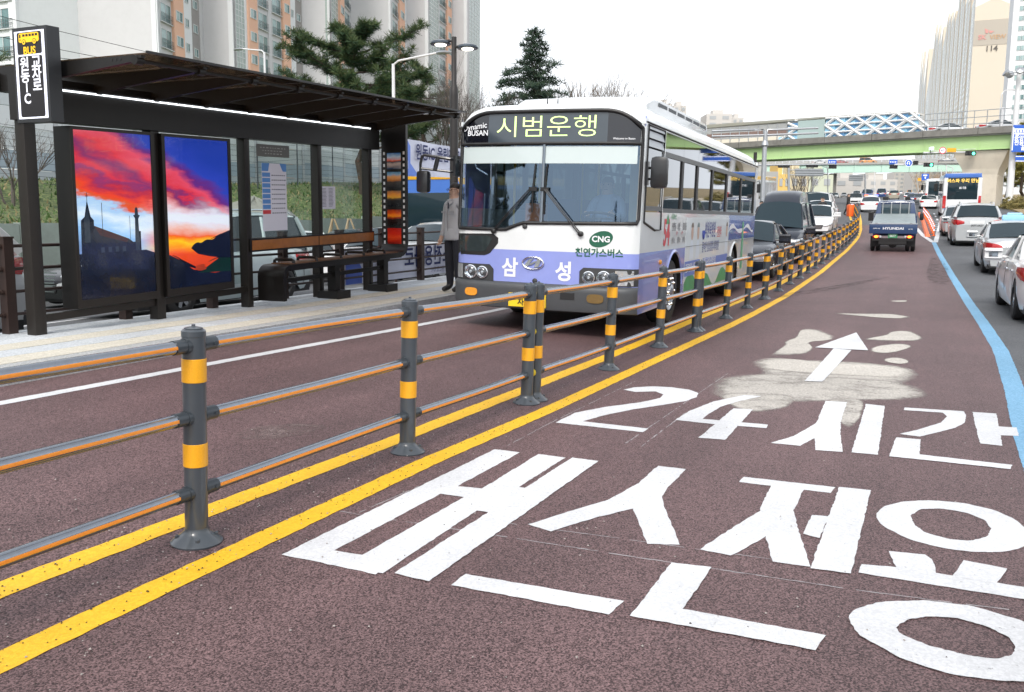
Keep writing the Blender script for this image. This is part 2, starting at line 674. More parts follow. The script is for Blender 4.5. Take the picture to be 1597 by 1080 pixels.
beo = [(c7, [(990, 57), (1095, 70), (835, 210), (770, 240), (325, 477), (440, 497), (590, 577 - 60), (495, 577), (105, 495)]),
  (c7, [(1170, 78), (1283, 92), (1085, 218), (915, 313), (525, 573), (445, 560), (440, 497), (860, 257), (935, 222)]),
  (c7, [(830, 212), (945, 222), (870, 258), (765, 243)]),
  (c7, [(1080, 215), (1125, 220), (985, 322), (905, 312)]),
  (c7, [(1310, 93), (1420, 107), (715, 607), (570, 575)])]
seu = [(N_, [(1026, 727.5), (1070, 732.5), (1040, 763), (1033, 775), (1035, 790), (1061, 851), (1009, 849), (988, 796), (987, 778), (993, 757)]),
  (N_, [(995, 755), (990, 780), (988, 794), (930, 808), (859, 830), (824.5, 819), (900, 795), (950, 780)]),
  (N_, [(702.4, 913.7), (726, 896.8), (973, 939), (950.4, 960)])]
jeon = [(N_, [(1152.6, 752.7), (1159.5, 744.6), (1302.5, 760.8), (1296.4, 770)]),
  (N_, [(1203, 757), (1254, 763), (1238, 797), (1243, 820), (1264, 885), (1205, 877), (1193, 834), (1185, 795)]),
  (N_, [(1187, 797), (1194, 834), (1195, 838), (1140.5, 868), (1091, 858), (1140, 826)]),
  (N_, [(1266, 804.5), (1292, 807), (1278, 841), (1252, 834)]),
  (N_, [(1308.5, 760.8), (1358, 766), (1327, 896.5), (1264, 887.6)]),
  (N_, [(1047, 879), (1109, 886.4), (1065.5, 952), (1287, 992.5), (1272, 1016), (982.4, 962.5)])]
yong = [('ring', [(1366, 803), (1378, 791), (1410, 783), (1450, 781), (1500, 785), (1550, 796), (1585, 812), (1605, 830), (1610, 845), (1590, 857), (1560, 862), (1520, 862), (1470, 856), (1420, 843), (1385, 826), (1370, 815)],
   [(1420, 805), (1436, 795), (1469, 794), (1509, 801), (1537, 813), (1545.6, 825.6), (1539.5, 838), (1513, 844.6), (1481, 842), (1444, 832), (1426, 819.5)]),
  (N_, [(1339, 894.5), (1343, 881), (1400, 886), (1480, 898), (1597, 917), (1690, 931), (1698, 953), (1597, 936)]),
  (N_, [(1386.5, 861), (1442.5, 866), (1454.5, 874), (1461, 897), (1398, 888)]),
  (N_, [(1503, 875), (1571, 888.5), (1554, 912), (1485, 900)]),
  ('ring', [(1321.5, 965), (1335, 951), (1375, 940), (1444, 938), (1517, 947), (1597, 971), (1650, 1000), (1680, 1030), (1670, 1055), (1640, 1068), (1597, 1065), (1550, 1063), (1477, 1052.5), (1408, 1030), (1339, 992)],
   [(1397, 979.5), (1416, 968), (1448, 963), (1493, 966), (1537, 978), (1574, 996), (1584, 1012), (1578, 1024), (1549.6, 1030), (1509, 1024), (1452, 1010), (1416, 996), (1402, 988)])]
two = [(c6, [(262, 360), (300, 352), (360, 349), (420, 352), (480, 360), (512, 372), (505, 385), (470, 398), (400, 410), (300, 425), (200, 445), (125, 466), (345, 490), (325, 502), (35, 470), (100, 437), (200, 418), (320, 402), (385, 388), (395, 377), (370, 366), (300, 368)])]
four = [(c6, [(665, 378), (722, 382), (640, 400), (585, 418), (540, 445), (525, 458), (560, 475), (435, 461), (480, 432), (560, 400)]),
  (c6, [(515, 457), (743, 477), (738, 489), (560, 475)]),
  (c6, [(628, 423), (693, 427), (600, 528), (512, 521)])]
si = [(c6, [(935, 398), (1007, 402), (985, 470), (985, 510), (992, 568), (902, 562), (898, 510), (905, 470)]),
  (c6, [(908, 470), (902, 520), (850, 548), (752, 538), (830, 515)]),
  (c6, [(1070, 408), (1133, 415), (1110, 578), (1022, 570)])]
gan = [(c6, [(1200, 420), (1395, 432), (1403, 445), (1400, 470), (1370, 487), (1300, 505), (1250, 517), (1182, 508), (1240, 495), (1320, 470), (1340, 450), (1325, 437), (1195, 428)]),
  (c6, [(1425, 435), (1505, 440), (1525, 548), (1450, 540)]),
  (c6, [(1510, 483), (1572, 487), (1580, 515), (1516, 513)]),
  (c6, [(1170, 520), (1253, 527), (1248, 577), (1557, 612), (1552, 626), (1148, 583)])]
lettering('road_lettering', 'large white painted letters nearest the camera on red asphalt reading bus only', [beo, seu, jeon, yong])
lettering('road_lettering', 'white painted 24 hours lettering on red asphalt behind the nearest letters', [two, four, si, gan])
arrow = thing('road_arrow', 'white painted arrow pointing ahead over a pale stain', 'road marking')
mb = MB()
ground_poly(mb, pxs([(1038, 170), (1078, 230), (900, 220)], *c6), .0075)
ground_poly(mb, pxs([(962, 224), (1022, 229), (925, 335), (865, 333)], *c6), .008)
arrow.location = mb.v[0]
make('arrow', mb, m_wpaint, arrow, world=True, smooth=0)
def blob(pl, n=4):
 """rounded outline through rough points"""
 for _ in range(2):
  out = []
  for i in range(len(pl)):
   a, b = pl[i], pl[(i + 1) % len(pl)]
   out += [a.lerp(b, .25), a.lerp(b, .75)]
  pl = out
 return pl
def stain(label, polys, mat, dz):
 tag(soft_poly([blob(pxs(p, *c6)) for p in polys], dz, 'road_stain', mat), label, 'stain', kind='structure')
stain('pale cement stain spreading under the white arrow', [
 [(850, 155), (900, 153), (970, 180), (960, 195), (870, 200), (900, 220), (870, 245), (750, 250), (760, 235), (800, 212), (790, 200), (840, 185)],
 [(690, 262), (760, 250), (870, 262), (960, 270), (1100, 275), (1240, 290), (1243, 305), (1200, 325), (1100, 318), (960, 312), (800, 300), (680, 287)],
 [(1060, 190), (1140, 178), (1150, 165), (1220, 161), (1265, 185), (1250, 200), (1080, 196)],
 [(1085, 217), (1180, 203), (1240, 215), (1150, 242), (1080, 237)],
 [(1110, 262), (1170, 250), (1225, 265), (1190, 279)],
 [(940, 105), (1080, 107), (1160, 107), (1232, 117), (1200, 124), (1120, 121), (1000, 110)],
 [(1130, 64), (1217, 61), (1200, 69)]], m_stain, .0032)
stain('thin grey wash of cement in front of the arrow', [
 [(690, 300), (760, 258), (900, 258), (1100, 270), (1245, 285), (1245, 345), (1000, 350), (760, 345)],
 [(535, 330), (620, 310), (760, 303), (960, 316), (1100, 322), (1210, 332), (1300, 378), (1270, 392), (1100, 397), (940, 400), (800, 402), (640, 402), (540, 375)],
 [(560, 372), (700, 368), (860, 378), (800, 434), (640, 434)],
 [(930, 383), (1065, 383), (1065, 430), (1030, 492), (985, 482), (960, 430)]], m_stain2, .0012)
tag(soft_poly([blob([G(x, y) for x, y in [(360, 676), (400, 664), (450, 661), (510, 662), (512, 670), (460, 683), (400, 690), (362, 686)]])], .003, 'road_stain', m_dust), 'round pale dusty patch in the lane behind the railing', 'stain', kind='structure')
def line(name, label, pts, width, mat, dz=.003, cat='road line'):
 """painted line along (s, o) points"""
 mb = MB()
 rows = []
 ss = s_grid(pts[0][0], pts[-1][0])
 fine = []
 for a, b in zip(ss, ss[1:]):
  k = 8 if a < 12 else 2
  fine += [a + (b - a) * i / k for i in range(k)]
 for s in fine + [ss[-1]]:
  o = lerp_t(pts, s)
  j = .004
  rows.append([P(s, o - width / 2 + rnd.uniform(-j, j), dz), P(s, o, dz), P(s, o + width / 2 + rnd.uniform(-j, j), dz)])
 mb.loft(rows, False)
 return tag(make(name, mb, mat, smooth=0), label, cat, kind='structure')
YR = [(-6, -2.78), (2, -2.77), (5, -2.73), (7, -2.63), (10, -2.55), (14, -2.4), (20, -2.26), (26, -2.2), (40, -2.1), (48, -2.11), (54.5, -2.28), (66, -2.8), (84, -3.7)]
YL = [(-6, -3.3), (2.4, -3.3), (5.2, -3.2), (7.4, -3.15), (11.4, -3.08), (15.4, -3.05), (20, -2.92), (22.5, -2.78), (40, -2.62), (54, -2.78), (66, -3.4), (80, -4.3)]
WL = [(-6, -6.4), (4.7, -6.34), (7.6, -6.24), (10, -6.13), (12.8, -5.98), (30, -5.7)]
BL = [(3, .75), (7.3, .91), (9.55, 1.05), (12.7, 1.2), (16.2, 1.25), (29, 1.27), (45, 1.23)]
line('yellow_line', 'yellow line on the outer side of the railing', YR, .15, m_ypaint)
line('yellow_line', 'yellow line on the bus side of the railing posts', YL, .15, m_ypaint)
line('white_line', 'white edge line along the bus stop kerb', WL, .13, m_wpaint)
line('blue_line', 'blue line edging the red lane on the right', BL, .18, m_bpaint)
line('white_line', 'white line forking left at the orange kerb', [(45, 1.2), (50, .85), (57, .6)], .2, m_wpaint)
line('white_line', 'white line forking right at the orange kerb', [(45, 1.3), (56, 1.75), (70, 2.3)], .2, m_wpaint)
for i, s in enumerate((60, 68, 76, 84)):
 line('lane_dash', 'white dashes between the far lanes by the coach', [(s, 1.9 + i * .1), (s + 3.5, 1.95 + i * .1)], .13, m_wpaint)
for i, s in enumerate((66, 76, 88, 100)):
 line('lane_dash', 'white dashes on the far right lane', [(s, 5.6), (s + 3.5, 5.6)], .13, m_wpaint)
for i, s in enumerate((8.5, 14, 20)):
 line('lane_dash', 'white dashes on the side road behind the shelter', [(s, -12.9), (s + 2.8, -12.9)], .13, m_wpaint)
tag(soft_poly([blob([G(x, y) for x, y in pl]) for pl in ([(1452, 398), (1468, 404), (1482, 430), (1484, 446), (1452, 446), (1442, 430), (1448, 410)], [(1200, 462), (1300, 446), (1390, 430), (1392, 433), (1310, 451), (1205, 468)])], .003, 'tyre_mark', m_tyre), 'dark tyre marks on the red lane behind the truck', 'stain', kind='structure')
# loose grit along the railing and dark chips on the yellow paint
mb = MB()
for _ in range(2600):
 s = 1.6 + 16 * rnd.random() ** 1.6
 if rnd.random() < .22:
  o = lerp_t(YR, s) + rnd.uniform(-.075, .075) - (.0 if rnd.random() < .6 else .53)
  r_, mi_ = rnd.uniform(.0025, .0065), 0
 else:
  o = rnd.uniform(-6, 1.2) if rnd.random() < .4 else rnd.gauss(-3.0, .35)
  r_, mi_ = rnd.uniform(.0025, .007), rnd.choice((0, 1, 1))
 p = P(s, o, .006)
 a = rnd.uniform(0, 6.28)
 mb.add([p + Vector((r_ * math.cos(a + k), r_ * 1.3 * math.sin(a + k), 0)) for k in (0, 2.1, 4.2)] + [p + Vector((0, 0, r_ * .8))], [(0, 1, 3), (1, 2, 3), (2, 0, 3)], mi_)
tag(make('road_grit', mb, [M('dark chip', (.03, .025, .02), .9), M('pale chip', (.34, .31, .29), .9)], smooth=0), 'loose dark and pale grit scattered along the railing', None, kind='stuff')
# thin chalk setting-out lines
mb = MB()
for pl in ([(513, 795), (565, 804), (776, 836), (1000, 871), (1335, 921), (1597, 955)], [(745, 809), (806, 819), (1000, 845), (1209, 874)], [(993, 594), (850, 664.5), (757, 714), (560, 800)], [(1135, 583), (976, 692)], [(1074, 641), (1000, 697)]):
 pl = [G(*q) for q in pl]
 for A, B in zip(pl, pl[1:]):
  n = (B - A).cross(Vector((0, 0, 1))).normalized()
  k = max(6, int((B - A).length / .05))
  for i in range(k):
   if rnd.random() < .84:
    w_ = rnd.uniform(.0018, .005)
    p, q = A.lerp(B, i / k) + n * rnd.uniform(-.003, .003), A.lerp(B, (i + 1) / k) + n * rnd.uniform(-.003, .003)
    u_ = Vector((0, 0, .002))
    mb.quad(p - n * w_ + u_, q - n * w_ + u_, q + n * w_ + u_, p + n * w_ + u_)
tag(make('chalk_line', mb, M('chalk', (.36, .34, .35), .9), smooth=0), 'thin chalk setting-out lines between the white letters', 'road marking', kind='structure')
# ---------------------------------------------------------------- bus stop island
KO, KB_ = -6.88, .15
m_granite = speckle('granite kerb', (.3, .31, .31), (.5, .51, .51), 70, rough=.8, bump=.4, big=.12)
m_paver = speckle('grey paver', (.43, .46, .485), (.6, .635, .66), 60, rough=.85, bump=.3, big=.08)
m_paver2 = speckle('light paver', (.49, .52, .545), (.66, .695, .72), 60, rough=.85, bump=.3, big=.08)
m_tact = speckle('tactile yellow', (.52, .49, .41), (.63, .6, .52), 60, rough=.8, bump=.3, big=.1)
m_joint = speckle('sand joint', (.1, .1, .09), (.2, .19, .17), 80, rough=.95)
isl = MB()
rows = []
for s in s_grid(0, 34):
 rows.append([P(s, KO - .02, -.05), P(s, KO - .02, KB_ - .012), P(s, -8.05, KB_ - .012), P(s, -8.76, KB_ - .012), P(s, -8.764, -.3)])
isl.loft(rows, False)
island = struct('platform', isl, m_joint, smooth=0)
def slab(s0, s1, o0, o1, z0, z1, ch=.006):
 mb = MB()
 c = [P(s0, o0, z0), P(s1, o0, z0), P(s1, o1, z0), P(s0, o1, z0), P(s0, o0, z1), P(s1, o0, z1), P(s1, o1, z1), P(s0, o1, z1)]
 bm = bmesh.new()
 vs = [bm.verts.new(p) for p in c]
 for f in [(0, 3, 2, 1), (4, 5, 6, 7), (0, 1, 5, 4), (1, 2, 6, 5), (2, 3, 7, 6), (3, 0, 4, 7)]:
  bm.faces.new([vs[i] for i in f])
 bmesh.ops.bevel(bm, geom=[e for e in bm.edges if e.verts[0].index >= 0 and (e.verts[0].co.z + e.verts[1].co.z) / 2 > (c[0].z + c[4].z) / 2 + .2 * (z1 - z0)], offset=ch, segments=1, affect='EDGES')
 bmesh.ops.recalc_face_normals(bm, faces=bm.faces)
 mb.bm(bm)
 bm.free()
 return mb
s = 0.0
while s < 34:
 make('kerb_stone', slab(s + .004, s + .996, KO - .17, KO, -.05, KB_ + rnd.uniform(-.002, .002), .015), m_granite, island, world=True, smooth=0)
 s += 1.0
rows_o = [(-7.055, -7.35, 't'), (-7.355, -7.655, 'p'), (-7.66, -7.95, 't'), (-7.955, -8.25, 'p'), (-8.255, -8.5, 'p'), (-8.505, -8.755, 'p')]
for ri, (oa, ob, ty) in enumerate(rows_o):
 s = 2.0
 k = 0
 L_ = .3 if ty == 't' else .6
 while s < 22:
  a, b = s + (.3 if ri % 2 and ty == 'p' else 0), s + L_ + (.3 if ri % 2 and ty == 'p' else 0)
  if ty == 't':
   mb = slab(a + .003, b - .003, ob + .002, oa - .002, KB_ - .03, KB_ + .001, .004)
   if a < 13:
    for q in range(3):
     oo_ = ob + .07 + q * .075
     mb.add([P(a + .03, oo_ - .014, KB_), P(b - .03, oo_ - .014, KB_), P(b - .03, oo_ + .014, KB_), P(a + .03, oo_ + .014, KB_), P(a + .04, oo_, KB_ + .006), P(b - .04, oo_, KB_ + .006)], [(0, 1, 5, 4), (2, 3, 4, 5), (0, 4, 3), (1, 2, 5)])
   make('tactile_tile', mb, m_tact, island, world=True, smooth=0)
  else:
   make('paving_slab', slab(a + .003, b - .003, ob + .002, oa - .002, KB_ - .03, KB_ + rnd.uniform(-.002, .002), .005), m_paver if rnd.random() < .6 else m_paver2, island, world=True, smooth=0)
  s += L_
  k += 1
# ---------------------------------------------------------------- guard railing between the lanes
m_post = M('railing post grey', (.055, .066, .078), .28, 0, var=.06, vs=10, coat=.35, dirt=.12)
m_band = M('reflective amber', (.85, .4, .01), .35, var=.12, vs=180, coat=.3, bump=.2, bs=120)
m_rail = M('rail grey', (.3, .325, .36), .2, .85, var=.12, vs=25, dirt=.1)
m_stripe = M('orange reflective stripe', (.9, .3, .03), .4, var=.1, vs=60)
m_cuff = M('clamp grey', (.05, .06, .07), .3, .2)
m_yspacer = M('yellow spacer', (.8, .6, .02), .45)
PR = .053
post_m = MB().lathe([(PR, .05), (PR, .985), (PR + .002, .987), (PR + .002, 1.012), (PR - .006, 1.02)], n=24)
base_m = MB().lathe([(.118, 0), (.12, .008), (.105, .022), (.07, .045), (PR + .003, .062), (PR + .001, .075)], n=24)
for k in range(4):
 a = math.pi / 4 + k * math.pi / 2
 base_m.lathe([(.011, .012), (.011, .04), (.004, .045)], (.088 * math.cos(a), .088 * math.sin(a), 0), 6)
cap_m = MB().lathe([(PR - .012, 1.0), (PR - .012, 1.026), (.012, 1.033)], n=24).lathe([(.01, 1.03), (.008, 1.042)], n=10)
band_m = [MB().lathe([(PR + .0015, z0), (PR + .003, z0 + .002), (PR + .003, z1 - .002), (PR + .0015, z1)], n=24, caps=False) for z0, z1 in ((.775, .885), (.375, .485))]
RZ = (.945, .61, .25)
clamp_m = MB().tube([(PR - .012, 0, 0), (PR + .012, 0, 0)], .037, 12).tube([(PR + .01, 0, 0), (PR + .075, 0, 0)], .034, 12).lathe([(.009, -.037), (.009, -.03)], (PR + .05, 0, 0), 8, axis='y')
post_me = {}
for nm, mb_, mt in (('post', post_m, m_post), ('base_plate', base_m, m_post), ('post_cap', cap_m, m_post), ('reflective_band', band_m[0], m_band), ('reflective_band2', band_m[1], m_band), ('rail_clamp', clamp_m, m_cuff)):
 o = make(nm, mb_, mt)
 post_me[nm] = o.data
 bpy.data.objects.remove(o)
OP = [(0, -3.05), (3.2, -3.0), (5.1, -2.97), (7.1, -2.9), (9.2, -2.83), (11.2, -2.79), (13.1, -2.73), (15.1, -2.66), (17.1, -2.62), (21, -2.56), (27, -2.5), (35, -2.39), (43.5, -2.27), (50, -2.25), (56, -2.5), (66, -3.15), (82, -4.1)]
LEAN = R(1.6)
def railing(ss, label):
 pos = [P(s, lerp_t(OP, s)) for s in ss]
 t = thing('guard_railing', label, 'railing', pos[0], group='guard railings between the bus lanes')
 yaw0 = -TA
 for i, p in enumerate(pos):
  po = make('post', post_me['post'], None, t, loc=p - pos[0], rot=(0, LEAN, -TA))
  for nm in ('base_plate', 'post_cap', 'reflective_band', 'reflective_band2'):
   make(nm.rstrip('2'), post_me[nm], None, po)
  dirs = []
  if i > 0:
   dirs.append(pos[i - 1] - p)
  if i < len(pos) - 1:
   dirs.append(pos[i + 1] - p)
  for dv in dirs:
   yaw = math.atan2(dv.y, dv.x) + TA
   pit = -math.atan2(dv.z, math.hypot(dv.x, dv.y))
   for z in RZ:
    make('rail_clamp', post_me['rail_clamp'], None, po, loc=(0, 0, z), rot=(0, pit, yaw))
 leanv = Matrix.Rotation(-TA, 3, 'Z') @ Matrix.Rotation(LEAN, 3, 'Y') @ Vector((0, 0, 1))
 nrm = Vector((CT, -ST, 0))
 for a, b in zip(pos, pos[1:]):
  for z in RZ:
   A, B = a + leanv * z, b + leanv * z
   d = (B - A).normalized()
   A2, B2 = A + d * (PR + .06), B - d * (PR + .06)
   r = .03
   mid = A2.lerp(B2, .5) + Vector((0, 0, rnd.uniform(-.006, .002)))
   ra = make('rail', MB().tube([A2, mid, B2], r, 14), m_rail, t, world=True)
   up = d.cross(nrm).normalized()
   if up.z < 0:
    up = -up
   st = MB()
   rows = []
   for q, e in ((A2, .01), (mid, 0), (B2, -.01)):
    rows.append([q + d * e + (nrm * math.cos(an) + up * math.sin(an)) * (r + .0025) for an in (R(-10), R(-1), R(8), R(17))])
   st.loft(rows, False)
   make('orange_stripe', st, m_stripe, ra, world=True)
 return t
secs = [([1.2, 3.18, 5.11, 7.03], 'nearest guard railing with orange striped rails, beside the large white letters'),
  ([7.2, 9.16, 11.17, 13.04], 'guard railing in front of the bus headlights, second from the camera'),
  ([13.2, 15.12, 17.07, 19.05], 'guard railing along the bus side adverts, third from the camera'),
  ([19.22, 21.15, 23.15, 25.1], 'guard railing beside the black sedan behind the bus'),
  ([25.28, 27.2, 29.2, 31.15], 'guard railing beside the black high-roof van'),
  ([31.33, 33.25, 35.25, 37.2], 'guard railing beside the white car with a black grille'),
  ([37.4, 39.4, 41.4, 43.35], 'guard railing beside the second white sedan of the queue'),
  ([43.55, 45.5, 47.5, 49.45], 'guard railing left of the blue truck, its posts closing up'),
  ([49.65, 51.6, 53.6, 55.6], 'guard railing fourth from the orange barrel'),
  ([55.8, 57.8, 59.8, 61.8], 'guard railing third from the orange barrel'),
  ([62.0, 64.0, 66.0, 68.0], 'guard railing second from the orange barrel'),
  ([68.2, 70.2, 72.2, 74.2], 'farthest guard railing, ending nearest the orange barrel')]
prev = None
for ss, lb in secs:
 t = railing(ss, lb)
 if prev is not None and prev < 21:
  a, b = P(prev, lerp_t(OP, prev)), P(ss[0], lerp_t(OP, ss[0]))
  d = (b - a).normalized()
  for z in RZ:
   make('spacer', MB().tube([b + Vector((.0, 0, z)) - d * (PR + .035), b + Vector((0, 0, z)) - d * (PR - .005)], .034, 14), m_yspacer, t, world=True)
 prev = ss[-1]
# ---------------------------------------------------------------- bus shelter (a along the street, d towards the road, z at a = 0)
SS, SOFF, SH = 6.62, -8.3, .036
def S(a, d, z, k=SH):
 x, y = xy(SS + a, SOFF + d)
 return Vector((x, y, z + k * a))
def sb(mb, a0, a1, d0, d1, z0, z1, mi=0, k=SH):
 return mb.hexa([S(a0, d0, z0, k), S(a1, d0, z0, k), S(a1, d1, z0, k), S(a0, d1, z0, k), S(a0, d0, z1, k), S(a1, d0, z1, k), S(a1, d1, z1, k), S(a0, d1, z1, k)], mi)
def spost(a0, a1, d0, d1, ztop):
 mb = MB()
 g0 = [P(SS + a, SOFF + d, KB_ - .01) for a, d in ((a0, d0), (a1, d0), (a1, d1), (a0, d1))]
 g1 = [S(a, d, ztop) for a, d in ((a0, d0), (a1, d0), (a1, d1), (a0, d1))]
 # rounded corners
 ring0, ring1 = [], []
 for g_, rg in ((g0, ring0), (g1, ring1)):
  for i in range(4):
   p, a, b = g_[i], g_[i - 1], g_[(i + 1) % 4]
   rg += [p.lerp(a, .15), p.lerp(p.lerp(a, .5).lerp(p.lerp(b, .5), .5), .12), p.lerp(b, .15)]
 return mb.loft([ring0, ring1], True, True)
m_sh = M('shelter dark bronze', (.011, .0098, .009), .4, .2, var=.1, vs=12, dirt=.06)
m_shp = M('shelter post brown', (.026, .022, .019), .35, .3, var=.1, vs=12)
m_roofg = glass('tinted roof sheet', (.44, .35, .27), .02, .06)
m_pane = glass('shelter pane', (.9, .94, .93), .02)
m_strip = M('light strip', (.9, .92, 1), .4, var=0, emit=1.8, ecol=(.9, .95, 1))
sh = thing('bus_shelter', 'dark bronze bus shelter with flat roof and sunset posters', 'bus shelter', P(SS, SOFF, KB_))
AX = [0, 1.68, 3.32, 4.98, 6.4]
for i, a in enumerate(AX):
 hw = .07 if i in (0, 1) else .055
 make('post', spost(a - hw, a + hw, -.075, .065, 2.56), m_shp, sh, world=True)
mb = MB()
sb(mb, -.12, 6.62, -.06, .11, 2.545, 2.98)
make('fascia', mb, m_sh, sh, world=True, smooth=0)
mb = MB()
sb(mb, -.12, 6.62, -.34, -.26, 2.84, 3.02)
make('rear_beam', mb, m_sh, sh, world=True, smooth=0)
for a0, a1 in ((.3, 1.98), (2.0, 3.68), (3.7, 5.0), (5.02, 6.28)):
 mb = MB()
 mb.tube([S(a0, .15, 2.872), S(a1, .15, 2.872)], .009, 8)
 make('light_tube', mb, m_strip, sh, world=True)
 mb = MB()
 sb(mb, a0, a1, .112, .17, 2.888, 2.905)
 make('light_housing', mb, m_sh, sh, world=True, smooth=0)
NB = 9
for i in range(NB):
 a = -.02 + i * .823
 ext = 1.6
 t = .028
 mb = MB()
 prof = [(-.36, 3.085), (.55, 3.085), (ext, 3.085), (ext + .05, 3.075), (ext + .05, 3.055), (ext - .1, 3.02), (.55, 2.93), (-.1, 2.83), (-.36, 2.85)]
 mb.prism([S(a - t, d, z) for d, z in prof], S(a + t, 0, 0) - S(a - t, 0, 0))
 rf = make('rafter', mb, m_sh, sh, world=True, smooth=0)
 mb = MB()
 mb.tube([S(a - .045, ext - .02, 3.035), S(a + .045, ext - .02, 3.035)], .042, 14)
 make('rail_clamp', mb, m_sh, rf, world=True)
 if i in (0, NB - 1):
  mb = MB()
  for k in range(3):
   mb.tube([S(a + (-t - .004 if i == 0 else t), ext - .32 + k * .055, 3.055), S(a + (-t + .004 if i == 0 else t + .004), ext - .32 + k * .055, 3.055)], .013, 8)
  make('rafter_bolts', mb, m_black, rf, world=True)
mb = MB()
mb.tube([S(-.02, 1.58, 3.035), S(6.58, 1.58, 3.035)], .021, 10)
make('front_rail', mb, m_sh, sh, world=True)
for i in range(NB - 1):
 a0 = -.02 + i * .823
 mb = MB()
 sb(mb, a0 + .012, a0 + .811, -.33, ext + .12, 3.092, 3.104)
 make('roof_sheet', mb, m_roofg, sh, world=True, smooth=0)
mb = MB()
sb(mb, -.06, 6.62, ext + .121, ext + .14, 3.086, 3.11)
make('roof_edge', mb, m_sh, sh, world=True, smooth=0)
mb = MB()
sb(mb, .08, 3.3, -.03, .03, .47, .55)
make('lower_beam', mb, m_shp, sh, world=True, smooth=0)
# panes with frames
for a0, a1, z0, z1 in ((3.39, 4.91, 1.12, 2.54), (5.05, 6.33, 1.12, 2.54)):
 mb = MB()
 sb(mb, a0, a1, -.035, -.025, z0, z1)
 make('glass_pane', mb, m_pane, sh, world=True, smooth=0)
mb = MB()
sb(mb, 2.95, 3.25, -.035, -.025, .6, 2.54)
make('glass_pane', mb, m_pane, sh, world=True, smooth=0)
# backrest of printed boards in a frame
mb = MB()
sb(mb, 3.3, 6.45, .07, .095, 1.02, 1.2)
bk = make('backrest', mb, m_sh, sh, world=True, smooth=0)
def m_wood():
 if 'amber board' in MC:
  return MC['amber board']
 m = M('amber board', (.34, .12, .022), .35, var=.35, vs=7, coat=.3)
 return m
for a0, a1 in ((3.33, 4.86), (4.885, 6.42)):
 mb = MB()
 sb(mb, a0, a1, .096, .102, 1.045, 1.178)
 make('board', mb, m_wood(), bk, world=True, smooth=0)
# papers stuck to the pane
m_paper = M('paper', (.72, .72, .8), .6, var=.02)
m_blue = M('print blue', (.1, .27, .62), .6, var=.05)
m_redp = M('print red', (.6, .05, .06), .6, var=.05)
m_ink = M('print ink', (.12, .13, .17), .6, var=0)
mb = MB()
sb(mb, 3.72, 4.27, -.0235, -.0225, 1.29, 2.24)
pp = make('timetable', mb, m_paper, sh, world=True, smooth=0)
def S2(a, z, d):
 return S(a, d, z)
mb = MB()
mb.poly([S2(3.72, 2.24, -.0215), S2(3.72, 2.13, -.0215), S2(3.86, 2.13, -.0215), S2(3.89, 2.24, -.0215)])
mb.poly([S2(4.27, 2.24, -.0215), S2(4.12, 2.24, -.0215), S2(4.16, 2.17, -.0215), S2(4.19, 2.13, -.0215), S2(4.27, 2.13, -.0215)])
for k in range(7):
 z = 2.11 - k * .075
 mb.quad(S2(3.725, z, -.0215), S2(3.725, z - .06, -.0215), S2(3.9, z - .06, -.0215), S2(3.9, z, -.0215))
make('blue_print', mb, m_blue, pp, world=True, smooth=0)
mb = MB()
mb.quad(S2(3.725, 1.585, -.0215), S2(3.725, 1.53, -.0215), S2(3.9, 1.53, -.0215), S2(3.9, 1.585, -.0215))
make('red_print', mb, m_redp, pp, world=True, smooth=0)
mb = MB()
for k in range(9):
 z = 2.08 - k * .0665
 a = 3.93
 while a < 4.23:
  w_ = rnd.uniform(.02, .05)
  mb.quad(S2(a, z, -.0215), S2(a, z - .014, -.0215), S2(a + w_, z - .014, -.0215), S2(a + w_, z, -.0215))
  a += w_ + .012
make('printed_lines', mb, m_ink, pp, world=True, smooth=0)
mb = MB()
sb(mb, 5.12, 5.5, -.0235, -.0225, 1.58, 1.93)
pn = make('notice', mb, m_paper, sh, world=True, smooth=0)
mb = MB()
for c0 in (5.14, 5.32):
 for k in range(14):
  z = 1.9 - k * .021
  mb.quad(S2(c0, z, -.0215), S2(c0, z - .007, -.0215), S2(c0 + rnd.uniform(.08, .15), z - .007, -.0215), S2(c0 + .12, z, -.0215))
make('printed_lines', mb, m_ink, pn, world=True, smooth=0)
mb = MB()
sb(mb, 3.62, 4.35, -.0235, -.0225, 2.33, 2.5)
pn = make('film_notice', mb, M('grey film', (.13, .13, .12), .4), sh, world=True, smooth=0)
mb = MB()
for k in range(3):
 a = 3.7 + .05 * k
 while a < 4.25 - .05 * k:
  w_ = rnd.uniform(.02, .06)
  z = 2.46 - k * .04
  mb.quad(S2(a, z, -.0215), S2(a, z - .012, -.0215), S2(a + w_, z - .012, -.0215), S2(a + w_, z, -.0215))
  a += w_ + .03
make('printed_lines', mb, M('pale ink', (.4, .4, .38), .6, var=0), pn, world=True, smooth=0)
